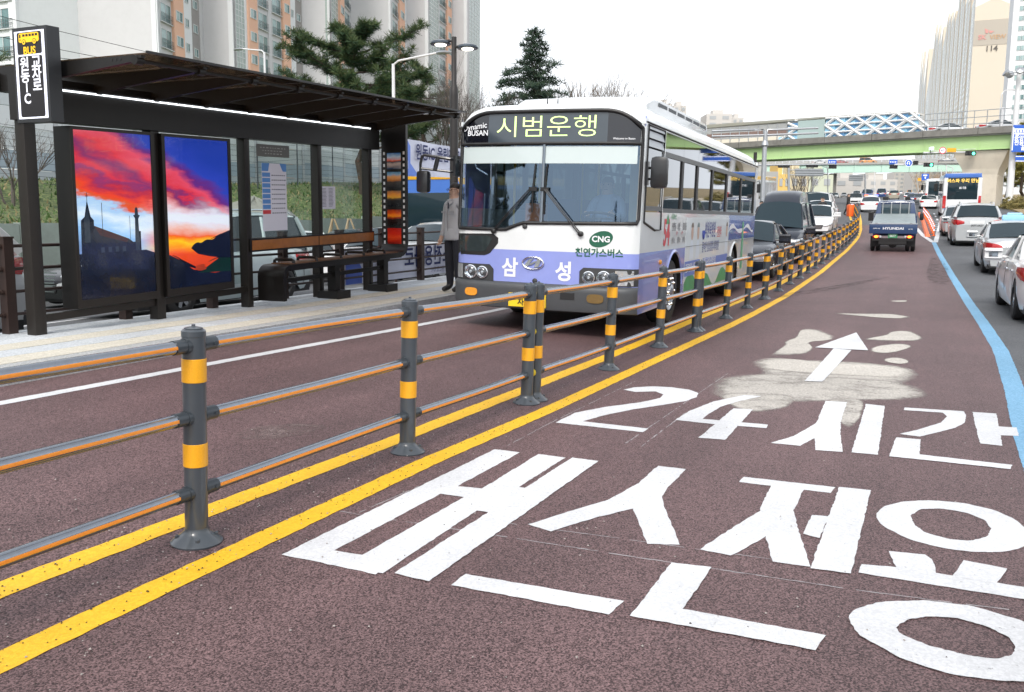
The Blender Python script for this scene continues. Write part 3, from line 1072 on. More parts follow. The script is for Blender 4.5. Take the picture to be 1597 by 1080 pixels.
# ---- poster cabinets
def sunset_mat(x0):
 m = bpy.data.materials.new('sunset print')
 m.use_nodes = True
 t = m.node_tree
 p = t.nodes['Principled BSDF']
 p.inputs['Roughness'].default_value = .12
 tc = nd(t, 'ShaderNodeTexCoord')
 sp = nd(t, 'ShaderNodeSeparateXYZ')
 t.links.new(tc.outputs['Object'], sp.inputs[0])
 def math_(op, a, b, c=None):
  n = nd(t, 'ShaderNodeMath', operation=op)
  for i, v in enumerate((a, b, c)):
   if v is None:
    continue
   if isinstance(v, (int, float)):
    n.inputs[i].default_value = v
   else:
    t.links.new(v, n.inputs[i])
  return n.outputs[0]
 X = math_('ADD', sp.outputs['X'], x0)
 Z = sp.outputs['Z']
 mp = nd(t, 'ShaderNodeMapping')
 mp.inputs['Location'].default_value = (x0, 0, 0)
 mp.inputs['Rotation'].default_value = (0, R(14), 0)
 mp.inputs['Scale'].default_value = (1.0, 1, 3.4)
 t.links.new(tc.outputs['Object'], mp.inputs[0])
 nz = nd(t, 'ShaderNodeTexNoise')
 nz.inputs['Scale'].default_value = 1.7
 nz.inputs['Detail'].default_value = 8
 nz.inputs['Roughness'].default_value = .55
 t.links.new(mp.outputs[0], nz.inputs['Vector'])
 nn = math_('SUBTRACT', nz.outputs['Fac'], .5)
 band = math_('ADD', math_('SUBTRACT', Z, 1.2), math_('MULTIPLY', X, .21))
 tt = math_('ADD', math_('MULTIPLY_ADD', nn, .62, band), .7)
 def ramp(src, els):
  r = nd(t, 'ShaderNodeValToRGB')
  e = r.color_ramp.elements
  while len(e) < len(els):
   e.new(.5)
  for q, (ps, c) in zip(e, els):
   q.position = ps
   q.color = (*srgb(c), 1)
  t.links.new(src, r.inputs[0])
  return r.outputs[0]
 c1 = ramp(tt, [(0, '#6f86b4'), (.3, '#8fc2ee'), (.5, '#dcecf6'), (.64, '#a8cdee'), (.7, '#e05a28'), (.76, '#ee4426'), (.86, '#c02a46'), (.95, '#5c2f78'), (1.0, '#d8304a')])
 t2 = math_('MULTIPLY', math_('MULTIPLY_ADD', nn, .45, math_('ADD', math_('SUBTRACT', Z, 1.75), math_('MULTIPLY', X, .42))), 1.1)
 c2 = ramp(math_('ADD', t2, .16), [(0, '#d8344a'), (.12, '#8a2c68'), (.26, '#e2384a'), (.4, '#e8506a'), (.52, '#6a2a80'), (.68, '#2a44b8'), (1, '#1c3ca8')])
 f2 = nd(t, 'ShaderNodeMapRange')
 f2.inputs[1].default_value = .9
 f2.inputs[2].default_value = 1.02
 t.links.new(tt, f2.inputs[0])
 mx = nd(t, 'ShaderNodeMix', data_type='RGBA')
 t.links.new(f2.outputs[0], mx.inputs[0])
 t.links.new(c1, mx.inputs[6])
 t.links.new(c2, mx.inputs[7])
 # glow of the setting sun low on the right
 low = ramp(math_('MULTIPLY_ADD', nn, .25, Z), [(0, '#b82a16'), (.42, '#e84a18'), (.5, '#ff8a18'), (.57, '#ffc820'), (.64, '#f6641e'), (.72, '#f0b8a8'), (.8, '#e8eef8'), (1, '#e8eef8')])
 fx = nd(t, 'ShaderNodeMapRange', interpolation_type='SMOOTHSTEP')
 fx.inputs[1].default_value = .72
 fx.inputs[2].default_value = 1.35
 t.links.new(X, fx.inputs[0])
 fz = nd(t, 'ShaderNodeMapRange', interpolation_type='SMOOTHSTEP')
 fz.inputs[1].default_value = 1.12
 fz.inputs[2].default_value = .86
 t.links.new(math_('MULTIPLY_ADD', nn, .5, Z), fz.inputs[0])
 m3 = nd(t, 'ShaderNodeMix', data_type='RGBA')
 t.links.new(math_('MULTIPLY', fx.outputs[0], fz.outputs[0]), m3.inputs[0])
 t.links.new(mx.outputs[2], m3.inputs[6])
 t.links.new(low, m3.inputs[7])
 t.links.new(m3.outputs[2], p.inputs['Base Color'])
 t.links.new(m3.outputs[2], p.inputs['Emission Color'])
 p.inputs['Emission Strength'].default_value = .3
 return m
m_sil = M('poster dusk ink', srgb('#101c34'), .12, var=.3, vs=9)
m_sil2 = M('poster stone ink', srgb('#3a4654'), .12, var=.25, vs=20)
m_silred = M('poster roof ink', srgb('#4a1820'), .12, var=.2, vs=20)
m_silg = M('poster field ink', srgb('#0d3a2c'), .12, var=.3, vs=9)
for ci, (a0, a1, px0, px1) in enumerate(((.43, 1.6, .47, 1.55), (1.72, 2.92, 1.77, 2.87))):
 mb = MB()
 sb(mb, a0, a1, -.12, .105, .57, 2.52)
 cb = make('poster_cabinet', mb, m_sh, sh, world=True, smooth=0)
 fm = MB()
 for q in ((a0, px0, .57, 2.52), (px1, a1, .57, 2.52), (px0, px1, .57, .66), (px0, px1, 2.485, 2.52)):
  sb(fm, q[0], q[1], .106, .125, q[2], q[3])
 make('cabinet_frame', fm, m_shp, cb, world=True, smooth=0)
 # print with its own frame: x along the shelter, z up
 org = S(px0, .112, .66)
 W_ = px1 - px0
 mb = MB()
 mb.quad((0, 0, 0), (W_, 0, SH * W_), (W_, 0, 1.825 + SH * W_), (0, 0, 1.825))
 pr = make('poster', mb, sunset_mat(0 if ci == 0 else 1.3), cb, smooth=0, loc=org - wpos(cb), rot=(0, 0, math.atan2(CT, ST)))
 def flat(pts, mat, y, nm='silhouette'):
  m_ = MB().poly([(x, y, z + SH * x) for x, z in pts])
  make(nm, m_, mat, pr, smooth=0)
 if ci == 0:
  flat([(0, 0), (W_, 0), (W_, .46), (.95, .5), (.88, .5), (.88, .72), (.82, .72), (.82, .6), (.76, .6), (.7, .64), (.22, .8), (.22, .86), (.18, .9), (.14, 1.08), (.1, .9), (.05, .86), (.04, .5), (0, .5)], m_sil, -.002)
  flat([(.09, .62), (.165, .62), (.165, .86), (.14, 1.02), (.11, .9), (.09, .88)], m_sil2, -.0025)
  flat([(.137, 1.0), (.143, 1.0), (.143, 1.16), (.137, 1.16)], m_sil, -.003)
  flat([(.12, 1.12), (.16, 1.12), (.16, 1.126), (.12, 1.126)], m_sil, -.0034)
  flat([(.22, .8), (.7, .64), (.67, .6), (.3, .69)], m_silred, -.0025)
  flat([(.79, .5), (.86, .5), (.85, .86), (.855, .87), (.875, .9), (.85, .91), (.845, .98), (.825, 1.0), (.805, .98), (.8, .91), (.775, .9), (.8, .87)], m_sil2, -.003)
  for k in range(4):
   flat([(.3 + k * .1, .5), (.35 + k * .1, .5), (.35 + k * .1, .56), (.3 + k * .1, .56)], m_sil2, -.003)
  flat([(.33, .68), (.337, .68), (.337, 1.05), (.33, 1.05)], m_sil, -.0034)
  flat([(.72, .6), (.725, .6), (.725, .9), (.72, .9)], m_sil, -.0034)
  flat([(.1, .12), (.3, .12), (.3, .38), (.1, .38)], m_sil2, -.0028) if False else None
 else:
  def soft(pl):
   return [(p.x, p.y) for p in blob([Vector(q) for q in pl])]
  flat([(0, 0), (W_, 0), (W_, .16), (.8, .14)] + soft([(.7, .14), (.52, .2), (.42, .2), (.34, .25), (.2, .36), (.1, .4), (.02, .42)]) + [(0, .42)], m_sil, -.002)
  flat([(.5, .16), (W_, .14), (W_, .34)] + soft([(.98, .36), (.8, .33), (.62, .27)]), m_silg, -.0025)
  flat(soft([(.36, .45), (.42, .52), (.5, .55), (.56, .53), (.66, .58), (.76, .56), (.86, .61), (.98, .66)]) + [(W_, .68), (W_, .32), (.9, .33), (.7, .36), (.5, .4)], m_sil, -.003)
  flat(soft([(.46, .26), (.62, .27), (.6, .24), (.66, .2), (.5, .18), (.44, .22)]), M('poster sea glow', srgb('#d84a1c'), .12, var=.3, vs=9), -.0035)
 mb = MB()
 mb.quad((0, -.011, 0), (W_, -.011, SH * W_), (W_, -.011, 1.825 + SH * W_), (0, -.011, 1.825))
 make('glass', mb, glass('poster glass', (.96, .97, .98), .015, .03), cb, smooth=0, loc=org - wpos(cb), rot=(0, 0, math.atan2(CT, ST)))
# ---------------------------------------------------------------- film strip bench
m_bench = M('bench dark steel', (.02, .018, .017), .3, .5, var=.1, vs=10)
m_seat = M('bench seat timber', (.16, .075, .035), .4, var=.3, vs=9)
be = thing('bench', 'curled steel bench under the shelter, its end rising as a film strip of pictures', 'bench', P(SS + 5, SOFF + .28, KB_))
D0, D1 = .06, .5
def band(path, d0, d1, th):
 """flat band of thickness th following (a, z) path"""
 mb = MB()
 rows = []
 pts = [Vector((a, z, 0)) for a, z in path]
 for i, p in enumerate(pts):
  t = (pts[min(i + 1, len(pts) - 1)] - pts[max(i - 1, 0)]).normalized()
  n = Vector((-t.y, t.x, 0)) * th
  q = p - n
  rows.append([S(p.x, d0, p.y), S(p.x, d1, p.y), S(q.x, d1, q.y), S(q.x, d0, q.y)])
 return mb.loft(rows, True, True)
zs = .835
legz = .36
arc = [(3.47, legz - .02), (3.47, zs - .16)] + [(3.47 + .16 * (1 - math.cos(R(t))), zs - .16 + .16 * math.sin(R(t))) for t in (20, 40, 60, 78)] + [(3.65, zs)]
make('end_panel', band(arc, D0, D1, .07), m_bench, be, world=True, smooth=40)
make('seat_frame', band([(3.65, zs), (6.66, zs)], D0, D1, .085), m_bench, be, world=True, smooth=40)
for a0, a1 in ((3.72, 4.68), (4.7, 5.68), (5.7, 6.62)):
 mb = MB()
 sb(mb, a0, a1, D0 + .04, D1 - .04, zs + .001, zs + .012)
 make('seat_board', mb, m_seat, be, world=True, smooth=0)
arc = [(6.66, zs)] + [(6.66 + .16 * math.sin(R(t)), zs + .16 * (1 - math.cos(R(t)))) for t in (20, 40, 60, 80)] + [(6.82, zs + .17), (6.82, 2.98)]
make('film_column', band(arc, D0 - .04, D1, .07), m_bench, be, world=True, smooth=40)
for i, a in enumerate((3.78, 4.32, 4.95, 5.58, 6.2)):
 mb = MB()
 mb.tube([S(a, D0 + .05, zs + .005), S(a, D0 + .055, zs + .045), S(a, D0 + .08, zs + .06), S(a, D1 - .09, zs + .06), S(a, D1 - .06, zs + .045), S(a, D1 - .055, zs + .005)], .022, 8)
 make('armrest', mb, m_bench, be, world=True)
for a in (5.0, 6.42):
 mb = MB()
 g = P(SS + a, SOFF + .28, KB_)
 za = g.z - SH * a
 sb(mb, a - .065, a + .065, .2, .34, za + .1, zs - .085)
 lg = make('leg', mb, m_bench, be, world=True, smooth=0)
 mb = MB()
 sb(mb, a - .17, a + .17, .08, .46, za - .01, za + .115)
 make('base_block', mb, m_sh, lg, world=True, smooth=0)
 mb = MB()
 mb.prism([S(a + .065, .24, zs - .086), S(a + .3, .24, zs - .086), S(a + .2, .24, zs - .11), S(a + .12, .24, zs - .17), S(a + .065, .24, zs - .3)], S(0, .06, 0) - S(0, 0, 0))
 make('bracket', mb, m_bench, lg, world=True, smooth=0)
mb = MB()
sb(mb, 3.54, 6.4, .24, .3, .565, .625)
make('stretcher', mb, m_bench, be, world=True, smooth=0)
def pic_mat(nm, els, ns=.2):
 m = bpy.data.materials.new(nm)
 m.use_nodes = True
 t = m.node_tree
 p = t.nodes['Principled BSDF']
 p.inputs['Roughness'].default_value = .2
 tc = nd(t, 'ShaderNodeTexCoord')
 sp = nd(t, 'ShaderNodeSeparateXYZ')
 t.links.new(tc.outputs['Object'], sp.inputs[0])
 mp = nd(t, 'ShaderNodeMapping')
 mp.inputs['Scale'].default_value = (6, 1, 16)
 t.links.new(tc.outputs['Object'], mp.inputs[0])
 nz = nd(t, 'ShaderNodeTexNoise')
 nz.inputs['Scale'].default_value = 1
 nz.inputs['Detail'].default_value = 6
 t.links.new(mp.outputs[0], nz.inputs['Vector'])
 a = nd(t, 'ShaderNodeMath', operation='MULTIPLY_ADD')
 t.links.new(nz.outputs['Fac'], a.inputs[0])
 a.inputs[1].default_value = ns
 t.links.new(sp.outputs['Z'], a.inputs[2])
 b = nd(t, 'ShaderNodeMath', operation='MULTIPLY_ADD')
 t.links.new(a.outputs[0], b.inputs[0])
 b.inputs[1].default_value = 1 / .27
 b.inputs[2].default_value = -ns / 2 / .27
 r = nd(t, 'ShaderNodeValToRGB')
 e = r.color_ramp.elements
 while len(e) < len(els):
  e.new(.5)
 for q, (ps, c) in zip(e, els):
  q.position = ps
  q.color = (*srgb(c), 1)
 t.links.new(b.outputs[0], r.inputs[0])
 t.links.new(r.outputs[0], p.inputs['Base Color'])
 return m
pics = [[(0, '#22405e'), (.3, '#b8a8a0'), (.45, '#3a3c4c'), (.55, '#e06a4a'), (.75, '#b8d4ea'), (1, '#3a76b8')],
  [(0, '#2a2c30'), (.35, '#4a4440'), (.5, '#c87a3c'), (.7, '#e8a868'), (.85, '#8ab0cc'), (1, '#4a7ea4')],
  [(0, '#15171c'), (.35, '#2a2a2c'), (.5, '#5a4a34'), (.62, '#f0b040'), (.8, '#e89040'), (1, '#8a6a50')],
  [(0, '#140e0e'), (.35, '#2a1412'), (.5, '#a83a14'), (.62, '#ff9a20'), (.75, '#e85a18'), (1, '#7a2818')],
  [(0, '#7a1a10'), (.2, '#c02a14'), (.4, '#e84a1e'), (.7, '#d82a16'), (1, '#b81c12')]]
fa = 6.82 - .004 + .0
m_hole = M('film hole white', (.7, .72, .74), .5, var=0)
zt0 = 2.5
col = be.children[[c.name.split('.')[0] for c in be.children].index('film_column')]
for i, els in enumerate(pics):
 z1 = zt0 - i * .316
 org = S(fa - .001, D0 + .075, z1 - .27)
 mb = MB().quad((0, 0, 0), (.27, 0, 0), (.27, 0, .27), (0, 0, .27))
 make('film_picture', mb, pic_mat('film picture', els, .1), col, smooth=0, loc=org - wpos(col), rot=(0, 0, -TA))
for dd, nm in ((D0 + .0, 0), (D0 + .385, 0)):
 mb = MB()
 for k in range(17):
  z = zt0 + .02 - k * .1
  mb.quad(S(fa - .002, dd, z), S(fa - .002, dd + .035, z), S(fa - .002, dd + .035, z - .05), S(fa - .002, dd, z - .05))
 make('film_perforations', mb, m_hole, col, world=True, smooth=0)
# ---------------------------------------------------------------- bus stop sign on the shelter's end
sg = thing('bus_stop_sign', 'black box sign with a yellow bus picture hung on the shelter end', 'sign', S(-.2, .46, 2.48))
mb = MB()
a0, a1, d0, d1, z0, z1 = -.27, -.125, .235, .7, 2.49, 3.385
sb(mb, a0, a1, d0, d1, z0, z1)
bxs = make('box', mb, M('sign box grey', (.035, .037, .04), .4, .3, var=.06), sg, world=True, smooth=0)
mb = MB()
fw = a0 - .004
def F(u, v, dd=0.0):
 """sign face: u across 0..1, v up 0..1"""
 return S(a0 - .004 - dd, d0 + .03 + u * (d1 - d0 - .06), z0 + .035 + v * (z1 - z0 - .07))
make('face', MB().quad(F(0, 0), F(1, 0), F(1, 1), F(0, 1)), M('sign white', (.8, .82, .95), .4, var=0, emit=.25, ecol=(.8, .84, 1)), sg, world=True, smooth=0)
def rrect(u0, v0, u1, v1, r, asp):
 pts = []
 for cx_, cy_, s_ in ((u1 - r, v1 - r * asp, 0), (u0 + r, v1 - r * asp, 90), (u0 + r, v0 + r * asp, 180), (u1 - r, v0 + r * asp, 270)):
  for k in range(5):
   a = R(s_ + k * 22.5)
   pts.append((cx_ + r * math.cos(a), cy_ + r * asp * math.sin(a)))
 return pts
asp = (d1 - d0 - .06) / (z1 - z0 - .07)
m_sblack = M('sign black', (.012, .01, .012), .35, var=0)
m_syel = M('sign yellow', (.95, .55, .01), .4, var=0, emit=.15)
m_swht = M('sign letter white', (.85, .87, .95), .4, var=0, emit=.2)
make('upper_panel', MB().poly([F(u, v, .002) for u, v in rrect(.09, .735, .91, .985, .05, asp)]), m_sblack, sg, world=True, smooth=0)
make('lower_panel', MB().poly([F(u, v, .002) for u, v in rrect(.09, .02, .91, .715, .05, asp)]), m_sblack, sg, world=True, smooth=0)
mb = MB()
mb.poly([F(u, v, .004) for u, v in rrect(.16, .87, .83, .975, .05, asp)])
make('bus_picture', mb, m_syel, sg, world=True, smooth=0)
mb = MB()
for k in range(5):
 mb.poly([F(u, v, .005) for u, v in ((.29 + k * .105, .935), (.37 + k * .105, .935), (.37 + k * .105, .962), (.29 + k * .105, .962))])
mb.poly([F(u, v, .005) for u, v in ((.18, .925), (.235, .925), (.235, .96), (.18, .96))])
mb.poly([F(u, v, .005) for u, v in ((.19, .893), (.225, .893), (.225, .908), (.19, .908))])
make('picture_windows', mb, m_sblack, sg, world=True, smooth=0)
for uc in (.33, .68):
 mb = MB()
 mb.poly([F(uc + .07 * math.cos(k * math.pi / 10), .872 + .07 * asp * math.sin(k * math.pi / 10), .0055) for k in range(20)], 0)
 mb.poly([F(uc + .055 * math.cos(k * math.pi / 10), .872 + .055 * asp * math.sin(k * math.pi / 10), .006) for k in range(20)], 1)
 mb.poly([F(uc + .02 * math.cos(k * math.pi / 10), .872 + .02 * asp * math.sin(k * math.pi / 10), .0065) for k in range(20)], 0)
 make('picture_wheel', mb, [m_sblack, m_syel], sg, world=True, smooth=0)
def sign_text(body, size, uc, vc, mat, bold=.02, sx=1.0):
 c = F(uc, vc, .004)
 ux = (F(1, 0) - F(0, 0)).normalized()
 mb = MB().text(body, size, lambda x, y: c + ux * x + Vector((0, 0, y)), bold, sx=sx)
 make('lettering', mb, mat, sg, world=True, smooth=0)
sign_text('BUS', .098, .5, .772, m_syel, .028, 1.0)
for i, ch in enumerate('원동'):
 sign_text(ch, .14, .31, .615 - i * .135, m_swht, .022)
sign_text('I', .12, .34, .35, m_swht, .022)
sign_text('C', .13, .345, .225, m_swht, .026)
for i, ch in enumerate('교차로'):
 sign_text(ch, .14, .7, .63 - i * .13, m_swht, .022)
# ---------------------------------------------------------------- brown fence at the back of the platform
m_brown = M('fence brown', (.038, .022, .018), .5, .2, var=.15, vs=14)
fo = -8.62
fs = [5.2, 6.55, 8.1, 9.6, 11.15, 12.65, 14.0, 15.4, 17.0, 18.8]
bf = thing('platform_fence', 'low brown post and bar fence behind the shelter', 'fence', P(6.55, fo, KB_))
for s in fs:
 mb = MB()
 c = P(s, fo, KB_)
 u_, n_ = Vector((ST, CT, 0)) * .055, Vector((CT, -ST, 0)) * .055
 mb.prism([c - u_ - n_, c + u_ - n_, c + u_ + n_, c - u_ + n_], (0, 0, 1.0))
 ps = make('post', mb, m_brown, bf, world=True, smooth=0)
 mb = MB()
 u2, n2 = u_ * 1.12, n_ * 1.12
 c2 = c + Vector((0, 0, 1.0))
 mb.prism([c2 - u2 - n2, c2 + u2 - n2, c2 + u2 + n2, c2 - u2 + n2], (0, 0, .02))
 make('post_cap', mb, m_brown, ps, world=True, smooth=0)
for a, b in zip(fs, fs[1:]):
 for z in (.2, .44, .68, .92):
  A, B = P(a, fo, KB_ + z), P(b, fo, KB_ + z)
  d = (B - A).normalized()
  mb = MB().tube([A + d * .05, B - d * .05], .018, 8)
  mb.tube([A + d * .055, A + d * .085], .028, 8)
  mb.tube([B - d * .085, B - d * .055], .028, 8)
  make('bar', mb, m_brown, bf, world=True)
# banner tied to the fence, read from the other side
m_cloth = M('banner cloth', (.68, .7, .82), .7, var=.04, vs=3)
m_navy = M('banner ink navy', (.02, .03, .12), .7, var=0)
m_bblue = M('banner blue', (.12, .2, .68), .7, var=.03)
bn = thing('banner', 'white cloth banner with back to front lettering tied to the brown fence', 'banner', P(13.6, fo - .07, KB_ + .3))
def cloth(s0, s1, o, za, zb, sag=0.0, wav=.012, n=26):
 mb = MB()
 rows = []
 for i in range(n + 1):
  t = i / n
  s = s0 + (s1 - s0) * t
  dz = -sag * 4 * t * (1 - t)
  rows.append([P(s, o + wav * math.sin(t * 19 + v * 2), za + (zb - za) * v + dz) for v in (0, .25, .5, .75, 1)])
 return mb.loft(rows, False)
make('cloth', cloth(12.8, 18.7, fo - .07, .22, .82), m_cloth, bn, world=True, smooth=60)
def ctext(body, size, s, o, z, mat, parent, dr=1, bold=.02, face=.0, nm='lettering'):
 mb = MB().text(body, size, lambda x, y: P(s + dr * x, o + face, z + y), bold)
 make(nm, mb, mat, parent, world=True, smooth=0)
ctext('중앙버스전용차로', .42, 16.4, fo - .07, .58, m_navy, bn, dr=-1, face=.022)
ctext('부산광역시', .12, 16.2, fo - .07, .32, M('banner ink grey', (.3, .32, .45), .7, var=0), bn, dr=-1, face=.022)
mb = MB().poly([P(12.9 + x, fo - .07 + .02, .23 + z) for x, z in ((0, 0), (.5, 0), (.5, .25), (.35, .45), (.1, .5), (0, .4))])
make('blue_print', mb, m_bblue, bn, world=True, smooth=0)
for s in (12.8, 18.7):
 mb = MB().tube([P(s, fo - .07, .8), P(s, fo - .02, KB_ + .92)], .006, 5).tube([P(s, fo - .07, .24), P(s, fo - .02, KB_ + .2)], .006, 5)
 make('tie_cord', mb, m_white, bn, world=True)
# high banner slung beyond the shelter
def hb(px, py, o=-10.6):
 return on_o(px, py, o)
hbn = thing('banner', 'white banner with blue bus emblem slung high between shelter and bus', 'banner', hb(628, 246))
A0, B0 = hb(616, 214), hb(616, 275)
A1, B1 = hb(775, 242), hb(775, 279)
A0.z = A0.z
rows = []
NV = 5
for i in range(31):
 t = i / 30
 top, bot = A0.lerp(A1, t), B0.lerp(B1, t)
 rows.append([bot.lerp(top, v / (NV - 1)) + Vector((CT, -ST, 0)) * .03 * math.sin(t * 21 + v) for v in range(NV)])
make('cloth', MB().loft(rows, False), m_cloth, hbn, world=True, smooth=60)
def hbp(u, v, dd=.04):
 """u metres along from A0, v 0..1 up"""
 L_ = (A1 - A0).length
 t = u / L_
 return B0.lerp(B1, t).lerp(A0.lerp(A1, t), v) + Vector((CT, -ST, 0)) * dd
L_ = (A1 - A0).length
Hh = (A0 - B0).length
mb = MB().poly([hbp(.0, .02), hbp(1.02, .02), hbp(.62, .36), hbp(.62, .82), hbp(.5, .95), hbp(.3, .99), hbp(0, .99)])
make('bus_emblem', mb, M('banner emblem blue', (.16, .27, .72), .7, var=.03), hbn, world=True, smooth=0)
mb = MB()
mb.poly([hbp(.02, .52, .05), hbp(.42, .5, .05), hbp(.42, .72, .05), hbp(.02, .75, .05)])
mb.poly([hbp(.02, .2, .05), hbp(.5, .2, .05), hbp(.5, .42, .05), hbp(.02, .44, .05)])
mb.poly([hbp(.02, .8, .05), hbp(.3, .8, .05), hbp(.3, .85, .05), hbp(.02, .86, .05)])
make('emblem_windows', mb, m_cloth, hbn, world=True, smooth=0)
def htext(body, size, u, v, mat, bold=.02, sx=1):
 mb = MB().text(body, size, lambda x, y: hbp(u + x, v + y / Hh, .05), bold, sx=sx, align='LEFT')
 make('lettering', mb, mat, hbn, world=True, smooth=0)
htext('원동IC-올림픽교차로', .42, .85, .66, m_navy, .02, .8)
htext('중앙버스', .42, 4.1, .64, m_bblue, .02, .8)
htext('일시 : 2016.12.', .3, 2.9, .28, M('banner ink grey', (.3, .32, .45), .7, var=0), .01, .8)
for A_, B_ in ((A0, B0), (A1, B1)):
 g = P(*SO(A_.x, A_.y))
 make('support_pole', MB().tube([g, A_ + Vector((0, 0, .1))], .03, 8), m_brown, hbn, world=True)
# ---------------------------------------------------------------- city bus (local: x to the viewer's right, y towards its rear, z up)
def grid_mesh(xs, zs, fn, keep=None, mi=None):
 mb = MB()
 idx = {}
 for j, z in enumerate(zs):
  for i, x in enumerate(xs):
   idx[i, j] = len(mb.v)
   mb.v.append(tuple(fn(x, z)))
 for j in range(len(zs) - 1):
  for i in range(len(xs) - 1):
   xm, zm = (xs[i] + xs[i + 1]) / 2, (zs[j] + zs[j + 1]) / 2
   if keep is None or keep(xm, zm):
    mb.f.append((idx[i, j], idx[i + 1, j], idx[i + 1, j + 1], idx[i, j + 1]))
    mb.m.append(mi(xm, zm) if mi else 0)
 return mb
m_bw = M('bus white', (.7, .73, .74), .22, coat=.6, var=.03, vs=3, dirt=.1)
m_bp = M('bus periwinkle', (.25, .3, .66), .22, coat=.6, var=.04, vs=3, dirt=.12)
m_bumper = M('bus bumper grey', (.062, .068, .075), .5, var=.1, vs=8, bump=.05, dirt=.25)
m_seal = M('window seal', (.012, .012, .013), .5)
m_ws = glass('bus windscreen', (.6, .7, .74), .2, gcol=(.5, .68, .9))  # reflection of a blue sky is put into the gloss colour
m_sw = glass('bus side glass', (.13, .165, .165), .1)
m_int = M('bus interior grey', (.14, .145, .15), .7)
m_seatb = M('bus seat blue', (.05, .09, .2), .8)
m_alu = M('wheel alloy', (.5, .52, .55), .25, .9, var=.12, vs=20)
BUS_LEN = 10.95
bus = thing('city_bus', 'white and periwinkle city bus with a lit destination display standing at the stop', 'bus', (.344, 11.962, .084), (.011, .021, -.392))
bus.scale = (1.026, 1, 1)
def yf(x, z):
 a = abs(x) / 1.26
 y = .1 * a ** 2.2
 if a > .88:
  y += .1 * ((a - .88) / .12) ** 2
 return y + max(0, z - 1.4) * .05
XS = [-1.26, -1.245, -1.2, -1.1, -.95, -.8, -.62, -.45, -.27, -.1, .1, .27, .45, .62, .8, .95, 1.1, 1.2, 1.245, 1.26]
def fp(x, z, d=0.0):
 return (x, yf(x, z) - d, z)
def wsb(x):
 """lower edge of the windscreen"""
 if x < -.5:
  return 1.385
 if x < -.25:
  return 1.385 + (x + .5) / .25 * .1
 return 1.485 + .02 * x
# front skin
zs = [.34, .5, .69, .8, .92, 1.02, 1.12, 1.2, 1.3, 1.36]
fm = grid_mesh(XS, zs, fp, mi=lambda x, z: 1 if z < 1.1 else 0)
# strip from 1.36 up to the windscreen edge
lo = [fp(x, 1.36) for x in XS]
hi = [fp(x, wsb(x) - .012) for x in XS]
fm.loft([lo, hi], False)
# pillars left and right and roof cap
for sg_ in (-1, 1):
 xs_ = [sg_ * 1.26, sg_ * 1.245, sg_ * 1.215]
 g_ = grid_mesh(xs_, [1.36, 1.6, 2.0, 2.3, 2.52, 2.66, 2.76], fp)
 fm.add(g_.v, g_.f)
rows = []
def zroof(x):
 a = abs(x) / 1.26
 return 3.085 - .03 * a ** 2 - .1 * max(0, (a - .7) / .3) ** 2 - .155 * max(0, (a - .88) / .12) ** 3
def zcap(x):
 return 2.92 - .2 * max(0, (abs(x) - .85) / .41) ** 2.4
for k in range(8):
 th = math.pi / 2 * k / 7
 rows.append([(x, yf(x, 2.9) + (.75 - yf(x, 2.9)) * (1 - math.cos(th)), zcap(x) + (zroof(x) - zcap(x)) * math.sin(th)) for x in XS])
fm.loft(rows, False)
make('front_panel', fm, [m_bw, m_bp], bus, smooth=40)
# blue corner flashes beside the display
for sg_ in (-1, 1):
 mb = grid_mesh([sg_ * x for x in (1.2605, 1.248)], [2.74, 2.86], lambda x, z: (x * 1.001, yf(x, z) - .002, z))
 make('corner_flash', mb, m_bp, bus, smooth=0)
# roof
rows = []
for y in (.75, 2, 4, 6, 8, 10, 10.5, 10.75, 10.9, 10.94):
 dr = 0 if y < 10.4 else .22 * ((y - 10.4) / .54) ** 2.2
 rows.append([(x * (1 if y < 10.6 else 1 - .04 * (y - 10.6)), y, max(2.74, zroof(x) - dr)) for x in XS])
make('roof', MB().loft(rows, False), m_bw, bus, smooth=50)
